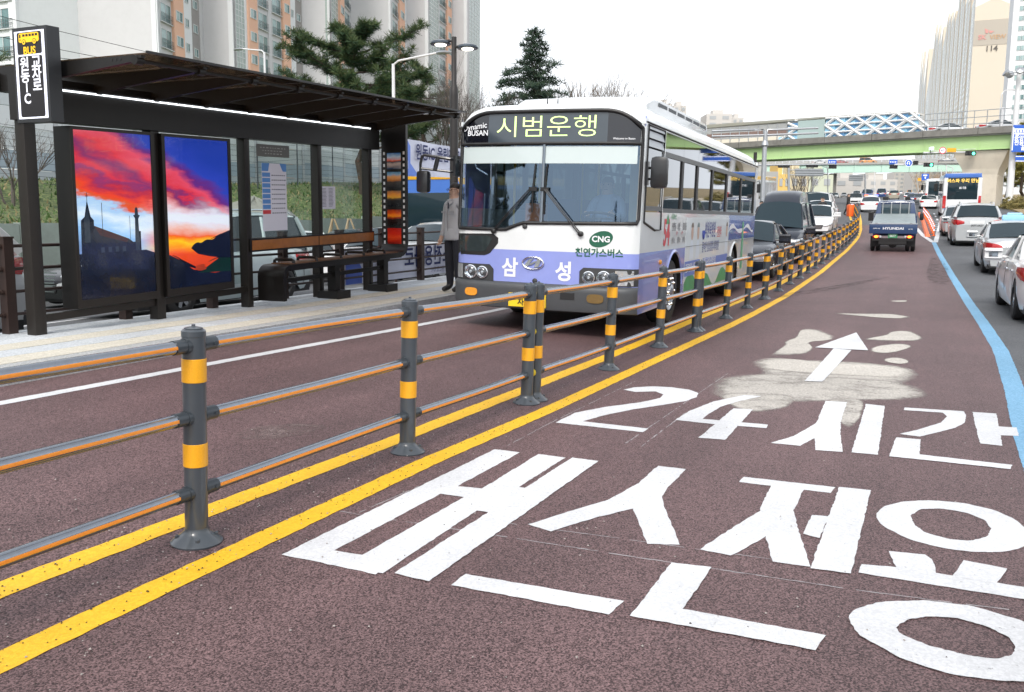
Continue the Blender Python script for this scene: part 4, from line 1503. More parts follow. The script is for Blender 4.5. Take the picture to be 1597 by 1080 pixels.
# side skins with wheel arches
WY = (2.28, 8.02)
RA = .56
def zlow(y):
 z = .33
 for wy in WY:
  d = abs(y - wy)
  if d < RA:
   z = max(z, .5 + math.sqrt(max(0, RA * RA - d * d)) * 1.02)
 return z
ys = sorted(set([.16, .3, .6, .9, 1.2, 1.5, 3.05, 3.3, 4, 5, 6, 7.15, 7.28, 9, 9.5, 10, 10.4, 10.8, 10.94] + [wy + RA * math.sin(R(a)) * 1.0001 for wy in WY for a in range(-90, 91, 10)]))
for sg_ in (-1, 1):
 mb = MB()
 rows = []
 for y in ys:
  zl = zlow(y)
  x = 1.26 if y > .3 else 1.26
  rows.append([(sg_ * x, max(y, yf(1.26, z) if y < .3 else y), z) for z in (zl, max(zl, .69), max(zl, 1.13), 1.16, 1.42, 1.66)])
 mb.loft(rows, False)
 mb.m = []
 for (a, b, c, d) in mb.f:
  q = [mb.v[i] for i in (a, b, c, d)]
  z = sum(p[2] for p in q) / 4
  y = sum(p[1] for p in q) / 4
  if y < 3.05:
   mb.m.append(1 if z < 1.14 else 0)
  elif y < 7.2:
   mb.m.append(0)
  else:
   mb.m.append(2 if z > 1.2 else 0)
 make('side_panel', mb, [m_bw, m_bp, M('bus swoosh blue', (.1, .19, .55), .2, coat=.6, var=.4, vs=1.5)], bus, smooth=0)
 # frame above windows, pillars
 fr_ = MB()
 fr_.box(sg_ * 1.235, .22, 2.765, sg_ * 1.26, 10.94, 2.82)
 fr_.box(sg_ * 1.235, 1.27, 1.66, sg_ * 1.26, 1.39, 2.765)
 fr_.box(sg_ * 1.235, 10.66, 1.66, sg_ * 1.26, 10.94, 2.765)
 make('window_post', fr_, m_bw, bus, smooth=0)
 gt = MB().tube([(sg_ * 1.265, .3, 2.795), (sg_ * 1.265, 10.9, 2.795)], .012, 6)
 make('gutter', gt, m_seal, bus)
 # arches lip and dark wells
 for wy in WY:
  lip = MB()
  rows = []
  for a in range(-84, 85, 8):
   c, s_ = math.cos(R(a)), math.sin(R(a))
   rows.append([(sg_ * 1.262, wy + RA * s_, .5 + RA * c * 1.02), (sg_ * 1.28, wy + (RA + .02) * s_, .5 + (RA + .02) * c * 1.02), (sg_ * 1.262, wy + (RA + .05) * s_, .5 + (RA + .05) * c * 1.02)])
  lip.loft(rows, False)
  make('arch_lip', lip, m_bp if wy < 5 else m_bw, bus)
  well = MB()
  rows = []
  for a in range(-90, 91, 15):
   c, s_ = math.cos(R(a)), math.sin(R(a))
   rows.append([(sg_ * 1.255, wy + RA * s_, .5 + RA * c * 1.02), (sg_ * .75, wy + RA * s_, .5 + RA * c * 1.02)])
  well.loft(rows, False)
  well.poly([(sg_ * .75, wy + RA * math.sin(R(a)), .5 + RA * math.cos(R(a)) * 1.02) for a in range(-90, 91, 15)])
  make('wheel_well', well, m_black, bus)
  # wheel
  wh = MB().lathe([(.3, -.14), (.46, -.14), (.485, -.1), (.49, 0), (.485, .1), (.46, .135), (.32, .14), (.3, .1)], (0, 0, 0), 32, axis='x', caps=False)
  wo_ = make('wheel', wh, m_rubber, bus, loc=(sg_ * 1.09, wy, .49), rot=(0, 0, 0 if sg_ > 0 else math.pi))
  rim = MB().lathe([(.3, .1), (.29, .13), (.25, .12), (.2, .07), (.12, .09), (.11, .16), (.06, .18), (.0, .18)], (0, 0, 0), 24, axis='x', caps=False)
  if wy > 5:
   rim = MB().lathe([(.3, .1), (.29, .13), (.26, .1), (.2, .02), (.12, -.02), (.11, .05), (.0, .06)], (0, 0, 0), 24, axis='x', caps=False)
  ro_ = make('rim', rim, m_alu, wo_)
  nuts = MB()
  for k in range(10):
   a = k * math.pi / 5
   nuts.lathe([(.018, .0), (.018, .06), (.01, .07)], (.1 if wy < 5 else .02, .2 * math.cos(a), .2 * math.sin(a)), 6, axis='x')
  tag(make('wheel_nuts', nuts, m_chrome, wo_), kind='stuff')
# windows of the side
WYS = [1.42, 2.67, 3.83, 5.2, 6.75, 8.6, 10.62]
for sg_ in (-1, 1):
 mb = MB().box(sg_ * 1.225, 1.4, 1.66, sg_ * 1.262, 10.66, 1.72).box(sg_ * 1.225, 1.4, 2.43, sg_ * 1.262, 10.66, 2.5)
 make('window_rail', mb, M('window frame grey', (.12, .125, .13), .45, .3), bus, smooth=0)
 for a, b in zip(WYS, WYS[1:]):
  w_ = make('window', MB().quad((sg_ * 1.245, a, 1.72), (sg_ * 1.245, b - .12, 1.72), (sg_ * 1.245, b - .12, 2.43), (sg_ * 1.245, a, 2.43)), m_sw, bus, smooth=0)
  make('upper_pane', MB().quad((sg_ * 1.25, a, 2.5), (sg_ * 1.25, b - .01, 2.5), (sg_ * 1.25, b - .01, 2.765), (sg_ * 1.25, a, 2.765)), m_sw, bus, smooth=0)
  make('window_divider', MB().box(sg_ * 1.22, b - .14, 1.72, sg_ * 1.263, b, 2.43), m_seal, bus, smooth=0)
# driver's window with louvre
mb = MB().prism([(1.252, y, z) for y, z in ((.36, 1.56), (.95, 1.45), (1.26, 1.45), (1.26, 2.48), (.4, 2.48))], (.002, 0, 0))
make('driver_window', mb, m_sw, bus, smooth=0)
mb = MB()
pts = [(.33, 1.53), (.95, 1.42), (1.28, 1.42), (1.28, 2.765), (.38, 2.765), (.33, 1.53)]
mb.tube([(1.262, y, z) for y, z in pts], .018, 6)
make('driver_window_seal', mb, m_seal, bus)
mb = MB().box(1.25, .36, 1.68, 1.268, 1.27, 1.74)
make('driver_window_bar', mb, M('window frame grey', (.12, .125, .13), .45, .3), bus, smooth=0)
mb = MB().box(1.225, .26, 1.36, 1.261, .37, 2.84)
make('front_post', mb, m_bw, bus, smooth=0)
for k in range(3):
 z = 2.5 + k * .11
 make('louvre_slat', MB().hexa([(1.245, .4, z), (1.275, .4, z - .0), (1.275, 1.26, z), (1.245, 1.26, z), (1.24, .4, z + .095), (1.25, .4, z + .095), (1.25, 1.26, z + .095), (1.24, 1.26, z + .095)]), M('louvre grey', (.4, .43, .46), .35, .3), bus, smooth=0)
# doors on the far side
for y0, y1 in ((.4, 1.25), (4.6, 5.9)):
 make('door', MB().box(-1.275, y0, .42, -1.262, y1, 2.7), m_bp if y0 < 1 else m_bw, bus, smooth=0)
# windscreen halves, seal, divider
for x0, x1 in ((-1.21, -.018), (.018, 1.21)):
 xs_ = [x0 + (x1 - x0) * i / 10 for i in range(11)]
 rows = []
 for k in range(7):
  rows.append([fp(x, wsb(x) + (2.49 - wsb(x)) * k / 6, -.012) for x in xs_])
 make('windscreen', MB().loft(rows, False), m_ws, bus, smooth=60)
SX = [1.232 * math.sin(R(90 - 180 * i / 40)) for i in range(41)]
def ztop(x):
 return 2.93 - .22 * max(0, (abs(x) - .72) / .51) ** 2.6
mb = MB().tube([fp(x, wsb(x), .004) for x in [-1.22 + 2.44 * i / 30 for i in range(31)]] + [fp(1.235, wsb(1.2) + .05, .004)] + [fp(1.235, z, .004) for z in (1.7, 2, 2.3, 2.5)] + [fp(x, ztop(x), .005) for x in SX] +
    [fp(-1.235, z, .004) for z in (2.5, 2.3, 2, 1.7, 1.43)] + [fp(-1.22, 1.385, .004)], .024, 8)
make('windscreen_seal', mb, m_seal, bus)
mb = MB().tube([fp(0, z, .006) for z in (1.48, 1.9, 2.3, 2.5)], .02, 6)
make('windscreen_divider', mb, M('divider grey', (.2, .24, .28), .4, .4), bus)
mb = MB().tube([fp(-1.22 + 2.44 * i / 20, 2.515, .006) for i in range(21)], .022, 6)
make('display_sill', mb, m_seal, bus)
# destination display
xs_ = [-1.215 + 2.43 * i / 24 for i in range(25)]
mb = grid_mesh(xs_, [0, .3, .6, .85, 1], lambda x, v: fp(x, 2.52 + v * (ztop(x) - 2.52), -.012), mi=lambda x, z: 0 if abs(x) > .86 else 1)
dsp = make('destination_display', mb, [M('display black', (.006, .007, .012), .08, spec=.8, var=0), M('display grey', (.045, .06, .075), .1, spec=.8, var=.1)], bus, smooth=60)
mb = MB()
mb.text('시범운행', .3, lambda x, y: fp(x, 2.715 + y, -.006), -.008, sx=1.28)
make('led_lettering', mb, M('led yellow green', (.5, .62, .22), .5, var=0, emit=.7, ecol=(.72, 1.0, .38)), dsp, smooth=0)
mb = MB().text('Dynamic', .105, lambda x, y: fp(-1.02 + x, 2.745 + y + .12 * x, -.006), .012)
mb.text('BUSAN', .1, lambda x, y: fp(-.97 + x, 2.66 + y, -.006), .02)
m_dec = M('decal white', (.75, .77, .8), .4, var=0)
make('slogan_lettering', mb, m_dec, dsp, smooth=0)
mb = MB().text('Welcome to Busan', .035, lambda x, y: fp(1.02 + x, 2.575 + y, -.006), .012)
make('small_lettering', mb, m_dec, dsp, smooth=0)
# pale sun strip along the top of the glass
mb = grid_mesh([-1.19 + 2.38 * i / 20 for i in range(21)], [2.26, 2.48], lambda x, z: fp(x, z, -.006))
make('sun_strip', mb, M('blind pale', (.52, .6, .6), .25, coat=.5, var=.02), bus, smooth=60)
# kerb view window low on the left
lw = [(-1.262, 1.31), (-.68, 1.325), (-.6, 1.27), (-.6, 1.2), (-.72, 1.06), (-.8, 1.03), (-1.262, 1.03)]
def refine(pl, st=.08):
 out = []
 for i in range(len(pl)):
  a, b = Vector(pl[i]), Vector(pl[(i + 1) % len(pl)])
  k = max(1, int((b - a).length / st))
  out += [a.lerp(b, j / k) for j in range(k)]
 return out
def front_patch(name, pl, d, mat, parent=None, hexd=True):
 """flat outline laid on the curved front"""
 pl = refine(pl)
 bm = bmesh.new()
 f = bm.faces.new([bm.verts.new((p[0], 0, p[1])) for p in pl])
 bmesh.ops.triangulate(bm, faces=[f])
 for _ in range(2):
  bmesh.ops.subdivide_edges(bm, edges=[e for e in bm.edges if e.calc_length() > .12], cuts=1)
  bmesh.ops.triangulate(bm, faces=bm.faces)
 for v in bm.verts:
  v.co.y = yf(v.co.x, v.co.z) - d
 mb = MB()
 mb.bm(bm)
 # rim so that it has thickness
 n = len(pl)
 mb.loft([[fp(p[0], p[1], d) for p in pl], [fp(p[0], p[1], -.01) for p in pl]], True)
 bm.free()
 return make(name, mb, mat, parent or bus, smooth=30)
kv = front_patch('kerb_view_window', lw, .006, m_seal)
front_patch('pane', [(-1.2, 1.285), (-.74, 1.295), (-.69, 1.25), (-.79, 1.08), (-1.2, 1.07)], .009, M('dark pane', (.03, .04, .042), .05, spec=.9, var=.3, vs=8), kv)
# lamps
def lamp_cluster(sg_):
 xo, xi = sg_ * 1.262, sg_ * (.66 if sg_ < 0 else .54)
 pl = [(xo, .7), (xi, .7), (xi, .88), (xi + sg_ * .05, .925), (xo, .925)]
 if sg_ < 0:
  pl = [(xo, .69), (xi, .69), (xi, .85), (xi - .06, .91), (xo, .91)]
 cl = front_patch('headlamp_cluster', pl, .012, m_darkgrey)
 xs2 = (-1.0, -.82) if sg_ < 0 else (.665, .86)
 for i, x in enumerate(xs2):
  r_ = .082 if (i == 0) == (sg_ < 0) else .072
  yy = yf(x, .8)
  lm = MB().lathe([(r_ + .012, -.014), (r_ + .012, -.034), (r_, -.036), (r_ * .9, -.02), (r_ * .5, .0), (.0, .012)], (x, yy, .8), 24, axis='y', caps=False)
  lo_ = make('headlamp', lm, m_chrome, cl)
  make('lens', MB().lathe([(r_, -.036), (r_ * .8, -.05), (r_ * .45, -.06), (0, -.064)], (x, yy, .8), 20, axis='y', caps=False), glass('lamp lens', (.9, .93, .95), .08), cl)
  make('bulb', MB().lathe([(.02, .0), (.02, -.03), (.012, -.04), (0, -.042)], (x, yy, .8), 10, axis='y', caps=False), m_clear_lamp, cl)
 xa = (-1.25, -1.13) if sg_ < 0 else (1.0, 1.22)
 front_patch('indicator', [(xa[0], .71), (xa[1], .71), (xa[1], .9), (xa[0], .9)], .018, m_clear_lamp, cl)
lamp_cluster(-1)
lamp_cluster(1)
# bumper
BX = [x * 1.012 for x in XS]
rows = []
for z, d in ((.33, -.02), (.345, .03), (.42, .05), (.56, .055), (.6, .06), (.64, .06), (.67, .045), (.69, .0)):
 rows.append([(x, yf(x / 1.012, .5) - d, z - .02 * abs(x) ** 2 * 0) for x in BX])
mb = MB().loft(rows, False)
for sg_ in (-1, 1):
 mb.box(sg_ * 1.262, .2, .34, sg_ * 1.275, 1.0, .69) if False else None
bmp = make('bumper', mb, m_bumper, bus, smooth=40)
def bump_patch(name, pl, d, mat):
 mb = MB()
 pts = [(x, yf(x, .5) - .055 - d, z) for x, z in pl]
 mb.prism(pts, (0, .03, 0))
 return make(name, mb, mat, bmp, smooth=30)
def oval(cx_, cz_, a, b, n=16, e=.7):
 return [(cx_ + a * math.copysign(abs(math.cos(2 * math.pi * k / n)) ** e, math.cos(2 * math.pi * k / n)), cz_ + b * math.copysign(abs(math.sin(2 * math.pi * k / n)) ** e, math.sin(2 * math.pi * k / n))) for k in range(n)]
bump_patch('fog_lamp', oval(-.97, .53, .095, .055), .012, m_amber)
bump_patch('fog_lamp', oval(.77, .53, .11, .06), .012, M('fog lamp unlit', (.16, .1, .03), .15, coat=.5, var=.2, vs=40))
bump_patch('tow_hole', [(.31, .5), (.5, .5), (.5, .6), (.31, .6)], .004, m_black)
pl = bump_patch('licence_plate', [(-.4, .37), (.12, .37), (.12, .55), (-.4, .55)], .02, M('plate yellow', (.85, .58, .02), .35, var=.02))
mb = MB()
pf = lambda x, y: (-.14 + x, yf(0, .5) - .079, .46 + y)
mb.text('시', .075, lambda x, y: pf(x - .22, y + .045), .01)
mb.text('70', .06, lambda x, y: pf(x + .02, y + .06), .02)
mb.text('자 1356', .1, lambda x, y: pf(x + .03, y - .03), .02)
make('plate_lettering', mb, M('plate ink', (.02, .02, .02), .5, var=0), pl, smooth=0)
def ftext(body, size, xc, zc, mat, bold=.02, sx=1.0, nm='lettering', d=.004):
 mb = MB().text(body, size, lambda x, y: fp(xc + x, zc + y, d), bold, sx=sx)
 return make(nm, mb, mat, bus, smooth=0)
ftext('삼', .27, -.42, .865, m_dec, .03, .95)
ftext('성', .27, .33, .845, m_dec, .03, .95)
m_gdec = M('decal green', (.01, .1, .055), .35, var=0)
ftext('천연가스버스', .12, .78, 1.115, m_gdec, .028, .93)
mb = MB()
ang = R(18)
mb.poly([fp(.8 + .155 * math.cos(t) * math.cos(ang) - .1 * math.sin(t) * math.sin(ang), 1.3 + .155 * math.cos(t) * math.sin(ang) + .1 * math.sin(t) * math.cos(ang), .0035) for t in [2 * math.pi * k / 28 for k in range(28)]])
make('green_badge', mb, m_gdec, bus, smooth=0)
ftext('CNG', .105, .8, 1.297, m_dec, .03, 1.0, d=.006)
# maker's emblem: ring with a slanted H
mb = MB()
ex, ez = -.09, .955
mb.tube([fp(ex + .145 * math.cos(2 * math.pi * k / 28), ez + .08 * math.sin(2 * math.pi * k / 28), .014) for k in range(29)], .011, 8, caps=False)
for sgx in (-1, 1):
 q = [(sgx * .105, -.045), (sgx * .05, -.058), (sgx * .03, .06), (sgx * .085, .045)]
 mb.prism([fp(ex + x + .03 * (z / .05), ez + z, .02) for x, z in q], (0, .018, 0))
mb.prism([fp(ex + x, ez + z, .021) for x, z in ((-.07, -.03), (-.02, -.022), (.07, .03), (.02, .024))], (0, .018, 0))
make('emblem', mb, m_chrome, bus, smooth=30)
for x, z in ((-.22, 1.435), (-.06, .72)):
 mb = MB().lathe([(.034, .0), (.034, -.012), (.02, -.02)], (x, yf(x, z), z), 14, axis='y')
 make('badge_boss', mb, m_darkgrey, bus)
# wipers
for (px_, pz_), (mx_, mz_), (tx_, b0, b1) in (((-.66, 1.36), (-.16, 1.92), (-.13, 1.62, 2.25)), ((.54, 1.36), (.05, 1.92), (.03, 1.6, 2.25))):
 mb = MB()
 mb.lathe([(.035, .01), (.035, -.04), (.02, -.05)], (px_, yf(px_, pz_), pz_), 12, axis='y')
 for e in (-.014, .014):
  mb.tube([fp(px_ + e, pz_, .04), fp(px_ * .5 + mx_ * .5 + e, (pz_ + mz_) / 2, .05), fp(mx_ + e, mz_, .03)], .008, 6)
 wp = make('wiper', mb, m_black, bus)
 mb = MB().tube([fp(tx_, b0, .004), fp(tx_, (b0 + b1) / 2, .008), fp(tx_ + .02, b1, .004)], .011, 6)
 mb.box(tx_ - .05, yf(0, 1.9) - .03, 1.9, tx_ + .06, yf(0, 1.9) - .008, 1.95)
 make('wiper_blade', mb, m_black, wp)
# mirrors
m_mir = M('mirror black', (.012, .013, .015), .3, coat=.2)
mb = MB()
mb.tube([(-1.24, .12, 2.3), (-1.3, -.02, 2.31), (-1.64, -.1, 2.36), (-1.68, -.1, 2.34), (-1.7, -.1, 2.25), (-1.7, -.1, 1.9)], .02, 8)
mb.tube([(-1.24, .12, 2.14), (-1.3, -.02, 2.14), (-1.69, -.1, 2.18)], .016, 8)
mb.tube([(-1.46, -.06, 2.34), (-1.5, -.07, 2.16)], .03, 6)
mb.box(-1.28, .02, 2.08, -1.24, .16, 2.36)
ml = make('mirror', mb, m_mir, bus)
make('mirror_head', MB().bbox(-1.74, -.17, 1.85, -1.56, -.04, 2.15, .05), m_mir, ml, smooth=50)
mb = MB()
mb.box(1.255, .3, 2.0, 1.3, .38, 2.3)
for z in (2.08, 2.22):
 mb.tube([(1.28, .34, z), (1.42, .3, z)], .018, 6)
mr = make('mirror', mb, m_mir, bus)
make('mirror_head', MB().bbox(1.34, .2, 1.96, 1.56, .34, 2.36, .06), m_mir, mr, smooth=50)
# roof air conditioner
rows = []
for y, w_, z in ((1.35, .8, 3.05), (1.45, .95, 3.2), (1.65, 1.0, 3.28), (2.2, 1.02, 3.31), (5.6, 1.02, 3.31), (5.75, 1.0, 3.26), (5.85, .95, 3.05)):
 rows.append([(-w_, y, 3.0), (-w_, y, z - .05), (-w_ + .1, y, z), (0, y, z + .02), (w_ - .1, y, z), (w_, y, z - .05), (w_, y, 3.0)])
ac = make('air_conditioner', MB().loft(rows, False, True), m_bw, bus, smooth=40)
for k in range(5):
 x = .25 + k * .13
 make('vent_slot', MB().hexa([(x, 1.62, 3.262), (x + .07, 1.62, 3.262), (x + .12, 1.8, 3.292), (x + .05, 1.8, 3.292), (x, 1.62, 3.272), (x + .07, 1.62, 3.272), (x + .12, 1.8, 3.302), (x + .05, 1.8, 3.302)]), m_black, ac, smooth=0)
for k in range(6):
 y = 1.9 + k * .62
 make('side_grille', MB().box(1.015, y, 3.17, 1.024, y + .52, 3.22), M('grille slate', (.1, .11, .12), .6), ac, smooth=0)
for x, h in ((-.25, .12), (-.1, .1)):
 make('aerial', MB().tube([(x, .8, 3.06), (x, .8, 3.07 + h)], [.012, .005], 6).lathe([(.05, 3.06), (.03, 3.09), (.01, 3.1)], (x, .8, 0), 10), m_black, bus)
# rear
mb = MB().box(-1.25, 10.9, .4, 1.25, 10.945, 2.9)
make('rear_panel', mb, m_bw, bus, smooth=0)
for sg_ in (-1, 1):
 make('tail_lamp', MB().box(sg_ * 1.0, 10.94, .8, sg_ * 1.2, 10.96, 1.25), m_red_lamp, bus, smooth=0)
make('rear_window', MB().box(-1.0, 10.943, 1.75, 1.0, 10.955, 2.7), m_carglass, bus, smooth=0)
make('side_marker', MB().lathe([(.035, 0), (.035, .02), (.02, .03)], (1.26, 1.35, .97), 10, axis='x'), m_amber, bus)
# side lettering and advert
mk = lambda y, z, d=.0035: (1.26 + d, y, z)
def stext(body, size, y0, zc, mat, bold=.02, sx=1.0, nm='lettering', d=.0035, parent=None):
 mb = MB().text(body, size, lambda x, v: mk(y0 + x, zc + v, d), bold, sx=sx, align='LEFT')
 return make(nm, mb, mat, parent or bus, smooth=0)
m_dred = M('decal red', (.6, .03, .05), .35, var=0)
m_dgrey = M('decal grey', (.1, .1, .11), .4, var=0)
m_dnavy = M('decal navy', (.03, .05, .25), .35, var=0)
stext('54', .52, 1.5, 1.36, m_dred, .03, .75)
for i, wd in enumerate(('신평동', '시청', '용호동')):
 stext(wd, .13, 2.02 + i * .38, 1.45, m_dgrey, .015, .8)
 stext('↔' if i < 2 else ' ', .1, 2.33 + i * .38, 1.36, m_dred, .015, .8)
 stext('정류소', .1, 2.04 + i * .38, 1.25, m_dgrey, .01, .8)
mb = MB().poly([mk(1.62, 1.5), mk(1.86, 1.5), mk(1.74, 1.65)])
make('tree_badge', mb, M('decal leaf green', (.05, .3, .12), .4, var=0), bus, smooth=0)
stext('시내버스', .1, 1.95, 1.6, M('decal leaf green', (.05, .3, .12), .4, var=0), .015)
ad = make('advert_panel', MB().box(1.2605, 3.05, .38, 1.2625, 7.2, 1.6), M('advert white', (.7, .76, .78), .3, coat=.4, var=.03), bus, smooth=0)
ad2 = .004
mb = MB()
n = 24
mb.loft([[mk(3.06 + 4.12 * i / n, .385, ad2) for i in range(n + 1)], [mk(3.06 + 4.12 * i / n, .55 + .1 * math.sin(i * .7) + .08 * math.sin(i * .31), ad2) for i in range(n + 1)]], False)
make('printed_meadow', mb, M('advert green', (.05, .33, .12), .35, var=.45, vs=5), ad, smooth=0)
for y0, y1, z0, z1 in ((3.06, 4.3, .66, .9), (4.6, 7.15, .74, .9)):
 make('printed_bar', MB().quad(mk(y0, z0, ad2 + .001), mk(y1, z0, ad2 + .001), mk(y1, z1, ad2 + .001), mk(y0, z1, ad2 + .001)), M('advert blue', (.12, .2, .55), .35, var=.1), ad, smooth=0)
stext('척추·관절 중점진료', .16, 4.65, .82, m_dec, .02, .95, d=.0065, parent=ad)
stext('진료예약 상담', .16, 3.12, .78, m_dec, .02, .9, d=.0065, parent=ad)
stext('박원욱병원', .3, 4.65, 1.37, m_dnavy, .025, .75, d=ad2, parent=ad)
stext('관절센터', .22, 5.85, 1.33, m_dred, .015, .6, d=ad2, parent=ad)
stext('풍부한 임상경험 대학병원', .2, 4.45, 1.08, m_dnavy, .015, .78, d=ad2, parent=ad)
make('printed_mark', MB().tube([mk(4.5 + .07 * math.cos(R(t)), 1.36 + .12 * math.sin(R(t)), ad2) for t in range(170, 371, 20)], .02, 5), m_dnavy, ad)
for yy, col_ in ((3.55, (.35, .25, .2)), (4.05, (.25, .42, .42)), (6.95, (.3, .22, .18))):
 hd = MB()
 hd.poly([mk(yy + .09 * math.cos(2 * math.pi * k / 16), 1.36 + .13 * math.sin(2 * math.pi * k / 16), ad2) for k in range(16)], 0)
 hd.poly([mk(yy + .1 * math.cos(2 * math.pi * k / 16), 1.44 + .08 * math.sin(2 * math.pi * k / 16), ad2 + .0008) for k in range(9)], 1)
 hd.poly([mk(yy - .16, .92, ad2), mk(yy + .16, .92, ad2), mk(yy + .12, 1.16, ad2), mk(yy + .04, 1.24, ad2), mk(yy - .04, 1.24, ad2), mk(yy - .12, 1.16, ad2)], 2)
 make('printed_figure', hd, [M('print skin', (.5, .33, .26), .4), M('print hair' + str(col_[0]), tuple(c * .4 for c in col_), .4), M('print coat', (.62, .68, .75), .4)], ad, smooth=0)
make('printed_stem', MB().quad(mk(8.95, .5), mk(9.25, .5), mk(9.2, 1.52), mk(9.0, 1.52)), M('decal leaf', (.08, .4, .2), .35, var=.2), bus, smooth=0)
mb = MB()
rows = []
for i in range(15):
 y = 7.25 + 3.4 * i / 14
 z = 1.34 + .06 * math.sin(i * .8)
 rows.append([mk(y, z), mk(y, z + .07 + .03 * math.sin(i * 1.3))])
make('printed_wave', MB().loft(rows, False), m_dec, bus, smooth=0)
make('seam', MB().box(1.2605, 3.05, 1.135, 1.2665, 10.9, 1.142), m_dgrey, bus, smooth=0)
# inside
mb = MB().box(-1.2, .3, .6, 1.2, 10.8, .66).box(-1.22, .55, 2.84, 1.22, 10.8, 2.88)
make('floor', mb, m_int, bus, smooth=0)
mb = MB()
mb.prism([(-1.18, .22, 1.1), (-1.18, .75, 1.1), (-1.18, .7, 1.42), (-1.18, .3, 1.4)], (2.36, 0, 0))
mb.bbox(.1, .3, 1.4, 1.0, .62, 1.52, .04)
make('dashboard', mb, m_darkgrey, bus, smooth=30)
mb = MB().tube([(.6 + .24 * math.cos(2 * math.pi * k / 24), .62 + .2 * math.sin(2 * math.pi * k / 24), 1.56 - .08 * math.sin(2 * math.pi * k / 24)) for k in range(25)], .02, 6, caps=False).tube([(.6, .62, 1.56), (.6, .5, 1.3)], .03, 6).tube([(.4, .62, 1.56), (.8, .62, 1.56)], .015, 5)
make('steering_wheel', mb, m_black, bus)
mb = MB()
for y in [2.2 + k * .82 for k in range(10)]:
 for x in (-.85, .6):
  if x < 0 and 4.2 < y < 6.2:
   continue
  mb.bbox(x, y, 1.05, x + .45, y + .42, 1.16, .04).bbox(x, y + .38, 1.1, x + .45, y + .48, 1.85, .04)
tag(make('passenger_seats', mb, m_seatb, bus), kind='stuff')
mb = MB()
for x, y in ((-.55, 1.4), (.3, 1.5), (.3, 3.4), (-.55, 3.4), (-.9, 1.3)):
 mb.tube([(x, y, .66), (x, y, 2.84)], .018, 6)
tag(make('hand_poles', mb, M('pole yellow', (.75, .5, .03), .4), bus), kind='stuff')
make('partition', MB().box(-.62, 1.46, .66, .28, 1.48, 1.5).box(.9, .95, 1.1, 1.18, 1.0, 2.4), M('curtain cream', (.6, .52, .36), .8), bus, smooth=0)
make('ticket_machine', MB().bbox(-.5, .7, 1.1, -.25, .95, 1.75, .03), M('machine orange', (.35, .12, .05), .5), bus, smooth=30)
make('underbody', MB().box(-1.1, .5, .3, 1.1, 1.68, .58).box(-1.1, 2.9, .3, 1.1, 7.4, .58).box(-1.1, 8.65, .3, 1.1, 10.8, .58), m_black, bus, smooth=0)
# ---------------------------------------------------------------- cars (local: y forward, x right, z up, origin on the road under the middle)
def paint(name, col, metal=0.0, rough=.25):
 return M('paint ' + name, col, rough, metal, var=.03, vs=2, coat=.5)
m_pw = paint('white', (.7, .71, .72))
m_psil = paint('silver', (.5, .52, .53), .4, .3)
m_pblk = paint('black blue', (.008, .012, .022))
m_pblack = paint('black', (.007, .007, .008))
m_pgrey = paint('grey', (.12, .13, .14), .4)
m_pteal = paint('silver green', (.46, .54, .55), .3, .32)
m_pblue = paint('blue', (.02, .05, .16))
m_pbeige = paint('beige', (.42, .38, .3), .3)
m_pyel = paint('yellow', (.8, .45, .02))
m_pred = paint('red', (.4, .02, .02))
m_por = paint('orange', (.75, .3, .03))
def interp(t, x):
 return lerp_t(t, x)
SPEC = {
 # L, W, H, wheelbase, wheel r, belt, profile of bonnet/boot top (y fraction of L -> z), cabin y fractions (rear base, rear roof, front roof, screen base)
 'sedan': dict(L=4.85, W=1.84, H=1.45, wb=2.8, r=.33, top=[(-.5, .78), (-.485, .93), (-.44, .985), (-.3, 1.0), (-.2, .98), (.15, .95), (.2, .94), (.36, .84), (.45, .74), (.485, .66), (.5, .56)], cab=(-.35, -.17, .05, .225)),
 'suv': dict(L=4.8, W=1.95, H=1.75, wb=2.8, r=.37, top=[(-.5, .9), (-.494, 1.18), (-.475, 1.23), (-.3, 1.13), (.2, 1.08), (.25, 1.07), (.42, .98), (.475, .88), (.495, .76), (.5, .62)], cab=(-.475, -.4, .06, .235)),
 'wagon': dict(L=4.9, W=1.86, H=1.78, wb=2.83, r=.36, top=[(-.5, .75), (-.49, 1.02), (-.46, 1.08), (.18, 1.04), (.23, 1.03), (.42, .95), (.475, .86), (.495, .76), (.5, .62)], cab=(-.48, -.43, .03, .19)),
 'van': dict(L=5.1, W=1.92, H=1.95, wb=3.1, r=.35, top=[(-.5, .7), (-.49, 1.05), (-.46, 1.1), (.25, 1.1), (.3, 1.08), (.42, .98), (.475, .86), (.495, .74), (.5, .6)], cab=(-.485, -.46, .1, .3)),
 'hatch': dict(L=4.3, W=1.78, H=1.5, wb=2.6, r=.32, top=[(-.5, .72), (-.485, .92), (-.45, .98), (.17, .94), (.22, .93), (.38, .84), (.46, .74), (.49, .66), (.5, .56)], cab=(-.46, -.36, .04, .22)),
 'old': dict(L=4.6, W=1.75, H=1.41, wb=2.65, r=.31, top=[(-.5, .7), (-.49, .9), (-.45, .94), (-.25, .94), (.18, .91), (.22, .9), (.42, .83), (.485, .78), (.497, .7), (.5, .5)], cab=(-.31, -.17, .04, .21)),
}
